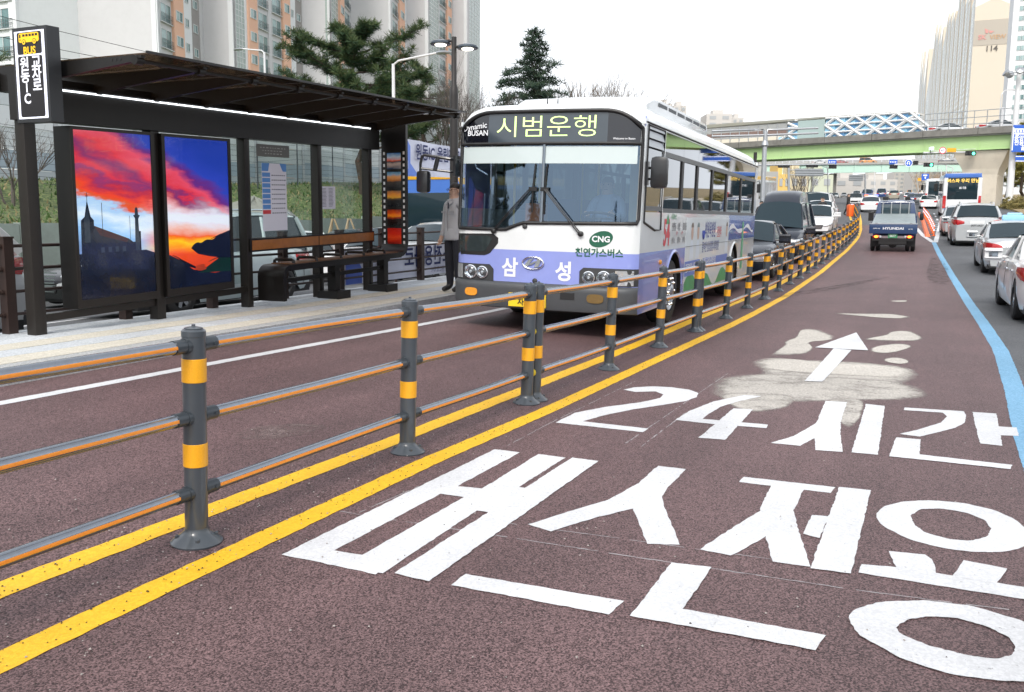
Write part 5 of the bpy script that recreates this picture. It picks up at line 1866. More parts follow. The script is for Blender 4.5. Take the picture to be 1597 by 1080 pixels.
def car_meshes(kind, roof_rails=False, raised=0.0):
 sp = SPEC[kind]
 L, W, H, wb, r = sp['L'], sp['W'], sp['H'] + 0, sp['wb'], sp['r']
 hw = W / 2
 Ra = r * 1.13
 wys = (-wb / 2, wb / 2)
 out = {}
 ys = set([-L / 2 * f_ for f_ in (1, .995, .985, .96, .92)] + [L / 2 * f_ for f_ in (1, .995, .985, .96, .92)] + [L * t for t in [-.4, -.3, -.2, -.1, 0, .1, .2, .3, .4]])
 for wy in wys:
  for a in range(-90, 91, 12):
   ys.add(round(wy + Ra * math.sin(R(a)), 4))
 ys = sorted(ys)
 def half(y):
  u = abs(2 * y / L)
  return hw * (1 - .16 * u ** 7 - .03 * u ** 2)
 def ztop(y):
  return interp(sp['top'], y / L)
 def zbot(y):
  u = abs(2 * y / L)
  z = .2 + .06 * u ** 6
  for wy in wys:
   d = abs(y - wy)
   if d <= Ra + 1e-4:
    z = max(z, r + math.sqrt(max(0, Ra * Ra - d * d)))
  return z
 rows = []
 for y in ys:
  w_, zt, zb = half(y), ztop(y), zbot(y)
  zb = min(zb, zt - .12)
  zz = lambda t: zb + (zt - zb) * t
  ring = [(w_ * .945, zb), (w_ * .985, max(zb + .01, zz(.22))), (w_, max(zb + .02, zz(.5))), (w_ * .985, max(zb + .03, zz(.74))), (w_ * .94, zt - .05), (w_ * .86, zt - .005), (w_ * .5, zt + .018), (0, zt + .024)]
  rows.append([(-x, y, z) for x, z in ring] + [(x, y, z) for x, z in ring[-2::-1]])
 bd = MB().loft(rows, False)
 bd.poly(rows[0])
 bd.poly(rows[-1])
 out['body'] = bd
 # cabin
 ya, yb, yc, yd = [f_ * L for f_ in sp['cab']]
 za, zd = ztop(ya), ztop(yd)
 wb0, wr = hw * .87, hw * .68
 def cw(z):
  zb_ = .97
  return wb0 + (wr - wb0) * min(1, max(0, (z - zb_) / (H - zb_))) ** 1.1
 roof = []
 n = 9
 for i in range(n):
  t = i / (n - 1)
  y = yb + (yc - yb) * t
  z = H - .06 * (2 * t - 1) ** 2 - (.02 if kind in ('sedan', 'old') and t < .2 else 0)
  w_ = cw(z)
  roof.append([(-w_, y, z - .055), (-w_ * .93, y, z - .01), (-w_ * .5, y, z + .015), (0, y, z + .02), (w_ * .5, y, z + .015), (w_ * .93, y, z - .01), (w_, y, z - .055)])
 cf = MB().loft(roof, False)
 zb1, zc1 = roof[0][0][2], roof[-1][0][2]
 # pillars as swept strips
 for sg_ in (-1, 1):
  for p, q, wd in (((sg_ * cw(.97), yd, zd - .02), (sg_ * cw(zc1), yc, zc1 + .01), .05), ((sg_ * cw(.97), ya, za - .03), (sg_ * cw(zb1), yb, zb1 + .01), .09 if kind in ('sedan', 'old') else .11)):
   p, q = Vector(p), Vector(q)
   pts = [p.lerp(q, k / 4) + Vector((sg_ * .018 * math.sin(math.pi * k / 4), 0, .012 * math.sin(math.pi * k / 4))) for k in range(5)]
   cf.tube(pts, [wd * .75, wd * .6, wd * .52, wd * .48, wd * .45], 8)
  ym = (yb + yc) / 2 + .05
  cf.tube([(sg_ * (cw(.97) - .005), ym - .03, .93), (sg_ * (cw(H - .1) - .003), ym - .08, H - .09)], .04, 6)
 out['cabin_frame'] = cf
 # panes
 def pane(c, nx=6, bow=.05):
  a, b, c_, d = [Vector(p) for p in c]
  rows = []
  for j in range(5):
   v = j / 4
   l_, r_ = a.lerp(d, v), b.lerp(c_, v)
   nrm = (b - a).cross(d - a).normalized()
   rows.append([l_.lerp(r_, i / nx) + nrm * bow * math.sin(math.pi * i / nx) for i in range(nx + 1)])
  return MB().loft(rows, False)
 out['windscreen'] = pane([(cw(.97), yd, zd), (-cw(.97), yd, zd), (-cw(zc1) * .97, yc, zc1 + .05), (cw(zc1) * .97, yc, zc1 + .05)], bow=.09)
 out['rear_window'] = pane([(-cw(.97), ya, za), (cw(.97), ya, za), (cw(zb1) * .97, yb, zb1 + .05), (-cw(zb1) * .97, yb, zb1 + .05)], bow=.06)
 sides = []
 ym = (yb + yc) / 2 + .05
 for sg_ in (-1, 1):
  zs_ = .95
  fl, rl = MB(), MB()
  f_ = [(sg_ * cw(.97), ym, zs_), (sg_ * cw(.97), yd - .03, max(zs_, zd - .02)), (sg_ * cw(zc1), yc - .02, zc1 + .02), (sg_ * cw(zc1 + .03), ym - .06, zc1 + .035)]
  r_ = [(sg_ * cw(.97), ya + .06, max(zs_, za - .03)), (sg_ * cw(.97), ym - .02, zs_), (sg_ * cw(zc1 + .03), ym - .08, zc1 + .035), (sg_ * cw(zb1), yb + .02, zb1 + .02)]
  fl.poly(f_)
  rl.poly(r_)
  sides += [('side_window', fl), ('side_window', rl)]
 out['sides'] = sides
 # trim below the panes so that no gap shows
 inner = MB()
 k = .965
 inner.loft([[(-cw(.9) * k, ya + .03, .8), (cw(.9) * k, ya + .03, .8), (cw(.9) * k, yd - .05, .8), (-cw(.9) * k, yd - .05, .8)],
    [(-cw(.97) * k, ya + .05, .95), (cw(.97) * k, ya + .05, .95), (cw(.97) * k, yd - .06, .95), (-cw(.97) * k, yd - .06, .95)],
    [(-cw(zb1) * k, yb + .04, zb1 - .02), (cw(zb1) * k, yb + .04, zb1 - .02), (cw(zc1) * k, yc - .04, zc1 - .02), (-cw(zc1) * k, yc - .04, zc1 - .02)]], True, True)
 out['cabin'] = inner
 wl = MB()
 for wy in wys:
  for sg_ in (-1, 1):
   x1, x0 = sg_ * half(wy) * .95, sg_ * half(wy) * .6
   ring = [(wy + Ra * 1.02 * math.sin(R(a)), r + Ra * 1.02 * math.cos(R(a))) for a in range(-100, 101, 20)]
   wl.loft([[(x1, y, z) for y, z in ring], [(x0, y, z) for y, z in ring]], False)
   wl.poly([(x0, y, z) for y, z in ring])
 wl.box(-hw * .86, -L / 2 + .12, .17, hw * .86, L / 2 - .12, .3)
 out['underbody'] = wl
 # front face pieces
 yF, yR = L / 2, -L / 2
 def on_front(x):
  return yF - .035 - .5 * max(0, (abs(x) / hw - .45)) ** 2
 def on_rear(x):
  return yR + .02 + .45 * max(0, (abs(x) / hw - .5)) ** 2
 def patch(pl, f_, d, depth):
  return MB().prism([(x, f_(x) + d, z) for x, z in pl], (0, depth, 0))
 zf = interp(sp['top'], .485)
 gh = zf - .1
 out['grille'] = patch([(-.42, gh - .2), (.42, gh - .2), (.5, gh), (-.5, gh)], on_front, .03, .02)
 sl = []
 for k_ in range(4):
  z = gh - .17 + k_ * .045
  wd = .4 + .08 * k_ / 4
  sl.append(patch([(-wd, z), (wd, z), (wd, z + .016), (-wd, z + .016)], on_front, .048, .014))
 out['slats'] = sl
 out['air_intake'] = patch([(-.62, .24), (.62, .24), (.66, .4), (-.66, .4)], on_front, .005, .03)
 out['plate_front'] = patch([(-.26, .42), (.26, .42), (.26, .53), (-.26, .53)], on_front, .03, .015)
 hl, tl = [], []
 def surf(x, e):
  a_, b_ = L / 2 * .6, L / 2
  if half(b_) > x:
   return e * b_
  for _ in range(24):
   m_ = (a_ + b_) / 2
   if half(m_) > x:
    a_ = m_
   else:
    b_ = m_
  return e * a_
 def lamp(cols, e, sg_):
  out_, in_ = [], []
  for x, z0, z1 in cols:
   y = surf(min(x, hw * .985), e)
   bulge = .02 + .012 * e * 0
   zm = (z0 + z1) / 2
   out_.append([(sg_ * (x + .004), y + e * .012, z0), (sg_ * (x + .016), y + e * .03, zm), (sg_ * (x + .004), y + e * .012, z1)])
   in_.append([(sg_ * (x - .03), y - e * .05, z1), (sg_ * (x - .03), y - e * .05, z0)])
  return MB().loft([o_ + i_ for o_, i_ in zip(out_, in_)], True, True)
 zr = interp(sp['top'], -.485)
 for sg_ in (-1, 1):
  hl.append(lamp([(hw * .52, gh - .08, gh + .0), (hw * .65, gh - .09, gh + .03), (hw * .78, gh - .08, gh + .05), (hw * .88, gh - .05, gh + .07), (hw * .95, gh - .01, gh + .08)], 1, sg_))
  h0 = zr - (.26 if kind in ('sedan', 'old') else .3)
  tl.append(lamp([(hw * .5, h0 + .06, h0 + .15), (hw * .62, h0 + .03, h0 + .19), (hw * .76, h0, h0 + .22), (hw * .86, h0, h0 + .23), (hw * .93, h0 + .03, h0 + .23), (hw * .965, h0 + .09, h0 + .22)], -1, sg_))
 out['headlights'], out['taillights'] = hl, tl
 zr = interp(sp['top'], -.485)
 out['plate_rear'] = patch([(-.27, zr - .24), (.27, zr - .24), (.27, zr - .12), (-.27, zr - .12)], on_rear, -.025, .02)
 out['rear_bumper'] = patch([(-hw * .8, .22), (hw * .8, .22), (hw * .82, .42), (-hw * .82, .42)], on_rear, -.035, .05)
 mir = []
 for sg_ in (-1, 1):
  m_ = MB().bbox(sg_ * (hw + .02), yd - .38, .93, sg_ * (hw + .22), yd - .22, 1.07, .045)
  m_.tube([(sg_ * (hw * .85), yd - .27, .95), (sg_ * (hw + .06), yd - .29, .96)], .03, 6)
  mir.append(m_)
 out['mirrors'] = mir
 gl = []
 for sg_ in (-1, 1):
  gl.append(MB().quad((sg_ * (hw + .045), yd - .384, .955), (sg_ * (hw + .2), yd - .384, .955), (sg_ * (hw + .2), yd - .384, 1.05), (sg_ * (hw + .045), yd - .384, 1.05)))
 out['mirror_glass'] = gl
 hd = []
 for sg_ in (-1, 1):
  for y in (ym - .22, ya + (ym - ya) * .32):
   x = sg_ * (half(y) + .004)
   hd.append(MB().bbox(x - .012, y - .11, .79, x + .02, y + .11, .825, .012))
 out['handles'] = hd
 # door gaps: thin dark lines
 dl = MB()
 for sg_ in (-1, 1):
  for y in (ym, yd - .12, ya + .28):
   prof = [(half(y) * q, z) for q, z in ((.975, .34), (1.002, .52), (.996, .72), (.95, .92))]
   for (xa, z0), (xb, z1) in zip(prof, prof[1:]):
    dl.hexa([(sg_ * xa, y - .006, z0), (sg_ * (xa + .003), y - .006, z0), (sg_ * (xa + .003), y + .006, z0), (sg_ * xa, y + .006, z0), (sg_ * xb, y - .006, z1), (sg_ * (xb + .003), y - .006, z1), (sg_ * (xb + .003), y + .006, z1), (sg_ * xb, y + .006, z1)])
 out['door_gaps'] = dl
 if roof_rails:
  rr = []
  for sg_ in (-1, 1):
   x = sg_ * wr * .93
   rr.append(MB().tube([(x, yb + .1, H - .03), (x, yb + .25, H + .05), (x, yc - .35, H + .05), (x, yc - .2, H - .02)], .018, 6))
  out['roof_rails'] = rr
 if raised:
  rows = []
  for y, z in ((ya + .1, H - .05), (yb + .15, H + raised * .9), (yb + .8, H + raised), (yc - .9, H + raised), (yc - .3, H + raised * .55), (yc + .02, H - .03)):
   w_ = cw(H) * .96
   rows.append([(-w_, y, H - .08), (-w_ * .93, y, z - .06), (-w_ * .6, y, z), (0, y, z + .01), (w_ * .6, y, z), (w_ * .93, y, z - .06), (w_, y, H - .08)])
  out['raised_roof'] = MB().loft(rows, False)
 tyre = MB().lathe([(r * .62, -.1), (r * .9, -.1), (r * .985, -.075), (r, 0), (r * .985, .075), (r * .9, .1), (r * .64, .1), (r * .62, .06)], n=28, axis='x', caps=False)
 rim = MB().lathe([(r * .64, .085), (r * .6, .09), (r * .58, .03), (0.0, .0)], n=28, axis='x', caps=False)
 spk = MB()
 for k_ in range(7):
  a = 2 * math.pi * k_ / 7
  c, s_ = math.cos(a), math.sin(a)
  pts = []
  for rr_, wd in ((.05, .05), (r * .6, .035)):
   pts.append(((rr_ * c - wd * s_), (rr_ * s_ + wd * c)))
   pts.append(((rr_ * c + wd * s_), (rr_ * s_ - wd * c)))
  q = [pts[0], pts[1], pts[3], pts[2]]
  spk.prism([(.06, y, z) for y, z in q], (.02, 0, 0))
 spk.lathe([(.06, .06), (.055, .09), (0, .092)], n=12, axis='x')
 out['tyre'], out['rim'], out['spokes'] = tyre, rim, spk
 out['wpos'] = [(sg_ * (half(wy) * .95 - .085), wy, r) for wy in wys for sg_ in (-1, 1)]
 return out
PROTO = {}
m_cabin = M('car cabin dark', (.012, .014, .016), .3, spec=.6)
m_gap = M('door gap', (.01, .01, .01), .8, var=0)
m_platec = M('plate ink', (.02, .02, .02), .5, var=0)
def car_proto(kind, **k):
 key = (kind, tuple(sorted(k.items())))
 if key in PROTO:
  return PROTO[key]
 o_ = car_meshes(kind, **k)
 d = []
 def reg(nm, mb, mt, sm=40, par=None, loc=None, rz=0, pnt=False):
  ob = make(nm, mb, mt, smooth=sm)
  d.append((nm, ob.data, par, loc, rz, pnt))
  bpy.data.objects.remove(ob)
  return len(d) - 1
 b = reg('body', o_['body'], m_pw, 32, pnt=True)
 reg('door_gaps', o_['door_gaps'], m_gap, 0, b)
 c = reg('cabin_frame', o_['cabin_frame'], m_pw, 40, pnt=True)
 reg('headlining', o_['cabin'], m_cabin, 0, c)
 reg('windscreen', o_['windscreen'], m_carglass)
 reg('rear_window', o_['rear_window'], m_carglass)
 for nm, mb in o_['sides']:
  reg(nm, mb, m_carglass, 0)
 reg('underbody', o_['underbody'], m_black, 0)
 g_ = reg('grille', o_['grille'], m_black, 0)
 for mb in o_['slats']:
  reg('slat', mb, m_chrome, 0, g_)
 reg('air_intake', o_['air_intake'], m_darkgrey, 0)
 for mb in o_['headlights']:
  reg('headlight', mb, m_clear_lamp, 30)
 for mb in o_['taillights']:
  reg('taillight', mb, m_red_lamp, 30)
 reg('licence_plate', o_['plate_front'], m_plate, 0)
 reg('licence_plate', o_['plate_rear'], m_plate, 0)
 reg('rear_bumper', o_['rear_bumper'], m_darkgrey, 0)
 for mb, gl in zip(o_['mirrors'], o_['mirror_glass']):
  q = reg('mirror', mb, m_pw, 50, pnt=True)
  reg('mirror_glass', gl, M('mirror glass', (.3, .34, .38), .06, 1, var=0), 0, q)
 for mb in o_['handles']:
  reg('door_handle', mb, m_chrome, 50)
 for mb in o_.get('roof_rails', []):
  reg('roof_rail', mb, m_chrome)
 if 'raised_roof' in o_:
  reg('raised_roof', o_['raised_roof'], m_pw, 40, pnt=True)
 tm = rm = sm_ = None
 for p in o_['wpos']:
  rz = 0 if p[0] > 0 else math.pi
  if tm is None:
   w0 = reg('wheel', o_['tyre'], m_rubber, 40, None, p, rz)
   reg('rim', o_['rim'], m_darkgrey, 40, w0)
   reg('spokes', o_['spokes'], m_alu, 30, w0)
   tm, rm, sm_ = d[w0][1], d[w0 + 1][1], d[w0 + 2][1]
  else:
   i = len(d)
   d.append(('wheel', tm, None, p, rz, False))
   d.append(('rim', rm, i, None, 0, False))
   d.append(('spokes', sm_, i, None, 0, False))
 PROTO[key] = d
 return d
SIMPLE = ('body', 'cabin_frame', 'windscreen', 'rear_window', 'side_window', 'headlight', 'taillight', 'wheel', 'rim', 'headlining', 'grille', 'licence_plate', 'raised_roof', 'underbody')
def car(kind, pnt, s, o, head, label, cat='car', group=None, name='parked_car', far=False, dz=0.0, scale=1.0, z=None, **k):
 """head: 0 drives away from the camera, 180 comes towards it (degrees, clockwise from the street direction)"""
 p = P(s, o, dz)
 if z is not None:
  p.z = z
 g0, g1 = P(s - 1, o), P(s + 1, o)
 pit = math.atan2(g1.z - g0.z, 2) if z is None else 0
 t = thing(name, label, cat, p, (pit * math.cos(R(head)), 0, -TA - R(head)), group)
 t.scale = (scale,) * 3
 obs = {}
 for i, (nm, me, par, loc, rz, isp) in enumerate(car_proto(kind, **k)):
  if far and nm not in SIMPLE:
   continue
  ob = bpy.data.objects.new(nm, me)
  COL.objects.link(ob)
  ob.parent = obs[par] if par is not None else t
  if loc:
   ob.location = loc
  if rz:
   ob.rotation_euler = (0, 0, rz)
  if isp:
   ob.material_slots[0].link = 'OBJECT'
   ob.material_slots[0].material = pnt
  obs[i] = ob
 t['_'] = 1
 del t['_']
 return t
def plate_text(t, body, L, z, rear=True, mat=None):
 sgn = -1 if rear else 1
 y = sgn * (L / 2 + .012)
 mb = MB().text(body, .11, lambda u, v: (-sgn * u, y, z + v), .015)
 make('plate_lettering', mb, mat or m_platec, t, smooth=0)
GQ = 'cars queued behind the railing'
GR = 'cars on the right hand carriageway'
GL = 'cars on the road behind the shelter'
# queue facing the camera behind the bus
c_gen = car('sedan', m_pblk, 25.5, -3.92, 180, 'glossy black sedan with chrome slatted grille right behind the bus', group=GQ, name='queued_car')
car('van', m_pblk, 32.8, -3.95, 180, 'black high-roof van queued behind the black sedan', 'van', GQ, 'queued_van', raised=.36)
car('sedan', m_pw, 49.5, -4.2, 180, 'white sedan with black grille queued behind the high-roof van', group=GQ, name='queued_car')
car('sedan', m_pw, 57.5, -4.75, 180, 'second white sedan in the queue, in front of a white SUV', group=GQ, name='queued_car', far=True)
car('suv', m_pw, 64.5, -5.5, 180, 'white SUV in the queue just left of the woman in the long coat', 'car', GQ, 'queued_car', far=True)
car('suv', m_pw, 71.5, -6.4, 180, 'second white SUV in the queue, behind the first', 'car', GQ, 'queued_car', far=True)
far_list = [('sedan', m_pblack, 1293, 313, 180, 'black car roof behind the white queue at left'), ('sedan', m_pw, 1334, 320, 180, 'white sedan facing the camera just left of the police car'), ('sedan', m_pw, 1336, 308, 180, 'small white sedan above the orange barrier'),
   ('suv', m_pblue, 1352, 311, 180, 'dark blue SUV just above the police car'), ('sedan', m_pw, 1316, 308, 180, 'white car far back in the left lane'), ('sedan', m_psil, 1303, 309, 180, 'silver car far back at the left end of the queue'),
   ('van', m_pblue, 1374.5, 309, 0, 'dark blue van driving away above the truck cab'), ('suv', m_pbeige, 1394, 311.5, 0, 'beige SUV driving away above the truck roof lamps'), ('sedan', m_pw, 1418, 314, 0, 'white car right of the truck work lamps'),
   ('sedan', m_pblue, 1424, 319, 0, 'dark blue car with red lamps beside the truck mirror'), ('sedan', m_pgrey, 1435, 319, 0, 'grey car left of the white sedan with lit lamps'), ('van', m_por, 1418, 304, 0, 'distant yellow van in the middle lane'),
   ('wagon', m_pw, 1436, 306, 0, 'white wagon far ahead behind the grey car'), ('suv', m_pblack, 1465, 317, 0, 'black SUV tucked behind the teal bus'), ('sedan', m_psil, 1405, 304, 0, 'very distant silver sedan on the crest'), ('sedan', m_pw, 1386, 304, 0, 'very distant white sedan on the crest'), ('van', m_pw, 1364, 304, 180, 'very distant white van left of the dark blue van')]
for kd, pn_, px_, py_, hd, lb in far_list:
 q = G(px_, py_)
 car(kd, pn_, *SO(q.x, q.y), hd, lb, group='distant traffic under the bridges', name='distant_car', far=True)
# right carriageway
t = car('sedan', m_pw, 18.5, 2.6, 0, 'white sedan cut by the right edge of the picture', group=GR, name='white_car')
t = car('sedan', m_psil, 30.6, 2.95, 0, 'silver sedan taxi with a pale blue roof lamp', 'taxi', GR, 'taxi')
lampm = MB().bbox(-.33, -.1, 1.46, .33, .1, 1.62, .05).bbox(-.2, -.09, 1.6, .2, .09, 1.68, .04)
make('roof_lamp', lampm, M('taxi lamp blue', (.25, .5, .72), .3, coat=.3, emit=.15), t, smooth=50)
t = car('suv', m_psil, 44.8, 2.75, 0, 'silver SUV with rear number plate and roof rails ahead of the taxi', group=GR, name='silver_suv', roof_rails=True)
plate_text(t, '06어 6427', 4.8, .88)
car('sedan', m_psil, 51.5, 2.55, 0, 'silver car mostly hidden in front of the silver SUV', group=GR, name='hidden_car', far=True)
_q = G(1447, 325.5)
t = car('sedan', m_pw, *SO(_q.x, _q.y), 0, 'white sedan with lit tail lamps left of the coach', group=GR, name='white_car')
# police car: white with blue sash and light bar
_q = G(1357.5, 331)
t = car('sedan', m_pw, *SO(_q.x, _q.y), 0, 'white police car with red and blue roof lights', 'police car', GR, 'police_car')
make('light_bar', MB().bbox(-.55, -.12, 1.46, .55, .12, 1.56, .03), m_clear_lamp, t, smooth=50)
make('red_light', MB().bbox(-.6, -.13, 1.47, -.28, .13, 1.6, .03), M('beacon red', (.8, .05, .03), .3, emit=1.5, ecol=(1, .2, .1)), t, smooth=50)
make('blue_light', MB().bbox(.28, -.13, 1.47, .6, .13, 1.6, .03), M('beacon blue', (.05, .06, .8), .3, emit=1.5, ecol=(.2, .25, 1)), t, smooth=50)
# behind the shelter
t = car('suv', m_psil, 6.1, -11.6, 180, 'silver car with red tail lamp at the left edge behind the brown fence', group=GL, name='silver_car')
t = car('sedan', m_pblack, 15.9, -16.7, 180, 'black sedan with large chrome grille seen left of the posters', group=GL, name='black_car')
gm = MB()
for k_ in range(5):
 z = .5 + k_ * .07
 gm.box(-.4 - .03 * k_, 2.425 + .02, z, .4 + .03 * k_, 2.45 + .02, z + .03)
make('chrome_grille', gm, m_chrome, t, smooth=0)
car('wagon', m_pteal, 13.35, -12.25, 180, 'silver green estate car with roof rails behind the bench', group=GL, name='estate_car', roof_rails=True)
t = car('old', m_pw, 21.7, -13.2, 181, 'old white sedan with green number plate facing the bench', group=GL, name='white_car')
make('green_plate', MB().box(-.27, 2.3, .41, .27, 2.325, .55), m_green_plate, t, smooth=0)
car('sedan', m_psil, 21.2, -10.95, 0, 'silver sedan behind the back to front banner', group=GL, name='silver_car')
car('wagon', m_pbeige, 28.6, -12.6, 180, 'beige estate car behind the silver sedan', group=GL, name='beige_car')
car('sedan', m_pgrey, 24.5, -16.2, 180, 'grey sedan in the second lane behind the papers', group=GL, name='grey_car', far=True)
car('hatch', m_pw, 19.6, -15.6, 180, 'white hatchback in the second lane behind the shelter pane', group=GL, name='white_car', far=True)
# ---------------------------------------------------------------- small blue truck, seen from behind
tr = thing('pickup_truck', 'small blue flatbed truck driving away in the red lane', 'truck', P(38.2, -.42) + Vector((0, 0, 0)), (.045, 0, -TA - R(.5)))
# local: y forward, rear at y = 0
m_tb = paint('truck blue', (.018, .045, .12))
m_bed = M('truck bed steel', (.34, .39, .4), .45, .4, var=.15, vs=4, dirt=.2)
bed = MB().hexa([(-.8, .04, .74), (.8, .04, .74), (.74, 2.66, .76), (-.74, 2.66, .76), (-.8, .04, 1.06), (.8, .04, 1.06), (.74, 2.66, 1.42), (-.74, 2.66, 1.42)])
make('bed', bed, m_bed, tr, smooth=0)
for k_ in range(5):
 make('bed_rib', MB().box(-.76, .3 + k_ * .5, .36 / 2.62 * (.26 + k_ * .5) + 1.05, .76, .33 + k_ * .5, .36 / 2.62 * (.29 + k_ * .5) + 1.07), m_bed, tr, smooth=0)
tg = make('tailgate', MB().bbox(-.86, -.03, .72, .86, .03, 1.09, .015), m_tb, tr, smooth=30)
mb = MB().text('HYUNDAI', .125, lambda x, y: (x, -.034, .92 + y), .03, sx=1.35)
make('tailgate_lettering', mb, m_dec, tg, smooth=0)
mb = MB().text('SUPER CAB', .05, lambda x, y: (-.6 + x, -.034, .92 + y), .02).text('2.5 TCI', .05, lambda x, y: (.62 + x, -.034, .9 + y), .02)
make('small_lettering', mb, m_dec, tg, smooth=0)
make('tailgate_rim', MB().box(-.86, -.03, 1.091, .86, .03, 1.115), m_psil, tg, smooth=0)
for sg_ in (-1, 1):
 make('side_board', MB().bbox(sg_ * .8, .03, .74, sg_ * .86, 2.7, 1.08, .012), m_tb, tr, smooth=30)
 make('latch', MB().bbox(sg_ * .62 - .05, .03, 1.07, sg_ * .62 + .05, .1, 1.13, .015), m_black, tr, smooth=30)
make('headboard', MB().box(-.82, 2.66, .78, .82, 2.7, 1.32), m_tb, tr, smooth=0)
for x in (-.5, -.17, .17, .5):
 make('guard_bar', MB().tube([(x, 2.68, 1.1), (x, 2.68, 1.88)], .02, 8), m_psil, tr)
make('guard_rail', MB().tube([(-.62, 2.68, 1.88), (.62, 2.68, 1.88)], .02, 8), m_tb, tr)
rows = []
for y, w_, zt in ((2.74, .8, 1.82), (2.78, .82, 1.9), (2.95, .82, 1.95), (3.6, .82, 1.95), (4.1, .82, 1.88), (4.6, .83, 1.1), (4.75, .82, .9), (4.8, .8, .6)):
 ring = [(.83, .5), (.84, 1.05), (w_, min(1.2, zt - .05)), (w_ - .12 * (zt - 1.2) / .75 if zt > 1.2 else w_, zt - .08), (w_ - .2 if zt > 1.2 else w_ - .05, zt), (0, zt + .03)]
 rows.append([(-x, y, z) for x, z in ring] + [(x, y, z) for x, z in ring[-2::-1]])
cbm = MB().loft(rows, False, True)
make('cab', cbm, m_tb, tr, smooth=35)
make('rear_window', MB().bbox(-.56, 2.715, 1.36, .56, 2.735, 1.8, .008), M('truck glass', (.03, .055, .07), .05, spec=1, var=.3, vs=3), tr, smooth=30)
for x in (-.42, .42):
 make('work_lamp', MB().bbox(x - .1, 2.78, 1.97, x + .1, 2.95, 2.12, .02), m_black, tr, smooth=30)
for sg_ in (-1, 1):
 lm = make('tail_lamp', MB().lathe([(.0, -.02), (.05, -.018), (.06, 0)], (0, 0, 0), 20, axis='y').xf(Matrix.Translation((sg_ * .58, .06, .6)) @ Matrix.Diagonal((2.6, 1, 1.2, 1))), m_red_lamp, tr, smooth=50)
 make('stop_lamp', MB().lathe([(0, -.03), (.045, -.026), (.05, 0)], (0, 0, 0), 20, axis='y').xf(Matrix.Translation((sg_ * .6, .052, .6)) @ Matrix.Diagonal((1.6, 1, .95, 1))), M('stop lamp lit', (.9, .25, .02), .3, emit=2.2, ecol=(1, .3, .03)), lm, smooth=50)
 make('reversing_lamp', MB().lathe([(0, -.028), (.045, -.024), (.05, 0)], (sg_ * .45, .05, .6), 14, axis='y'), m_clear_lamp, lm, smooth=50)
 make('mudguard', MB().box(sg_ * .48, .5, .2, sg_ * .82, .53, .6), m_rubber, tr, smooth=0)
 for wy, tw in ((.85, 2), (3.9, 1)):
  for q in range(tw):
   make('wheel', MB().lathe([(.15, -.08), (.24, -.08), (.28, -.05), (.285, 0), (.28, .05), (.24, .08), (.15, .08)], (0, 0, 0), 20, axis='x'), m_rubber, tr, loc=(sg_ * (.74 - .2 * q), wy, .285))
 mb = MB().tube([(sg_ * .8, 4.3, 1.5), (sg_ * 1.0, 4.3, 1.42)], .015, 6).bbox(sg_ * .93, 4.2, 1.1, sg_ * 1.08, 4.3, 1.4, .03)
 make('mirror', mb, m_black, tr, smooth=40)
make('under_bar', MB().box(-.75, .08, .44, .75, .14, .54).box(-.5, .1, .3, .5, .6, .45), m_black, tr, smooth=0)
make('axle', MB().tube([(-.7, .85, .28), (.7, .85, .28)], .05, 8).lathe([(.16, -.12), (.16, .12)], (0, .85, .28), 12, axis='y'), m_black, tr)
gp = make('licence_plate', MB().box(-.17, .03, .55, .17, .05, .72), m_green_plate, tr, smooth=0)
make('plate_lettering', MB().text('0677', .11, lambda x, y: (x, .027, .63 + y), .015, sx=1.0), m_plate, gp, smooth=0)
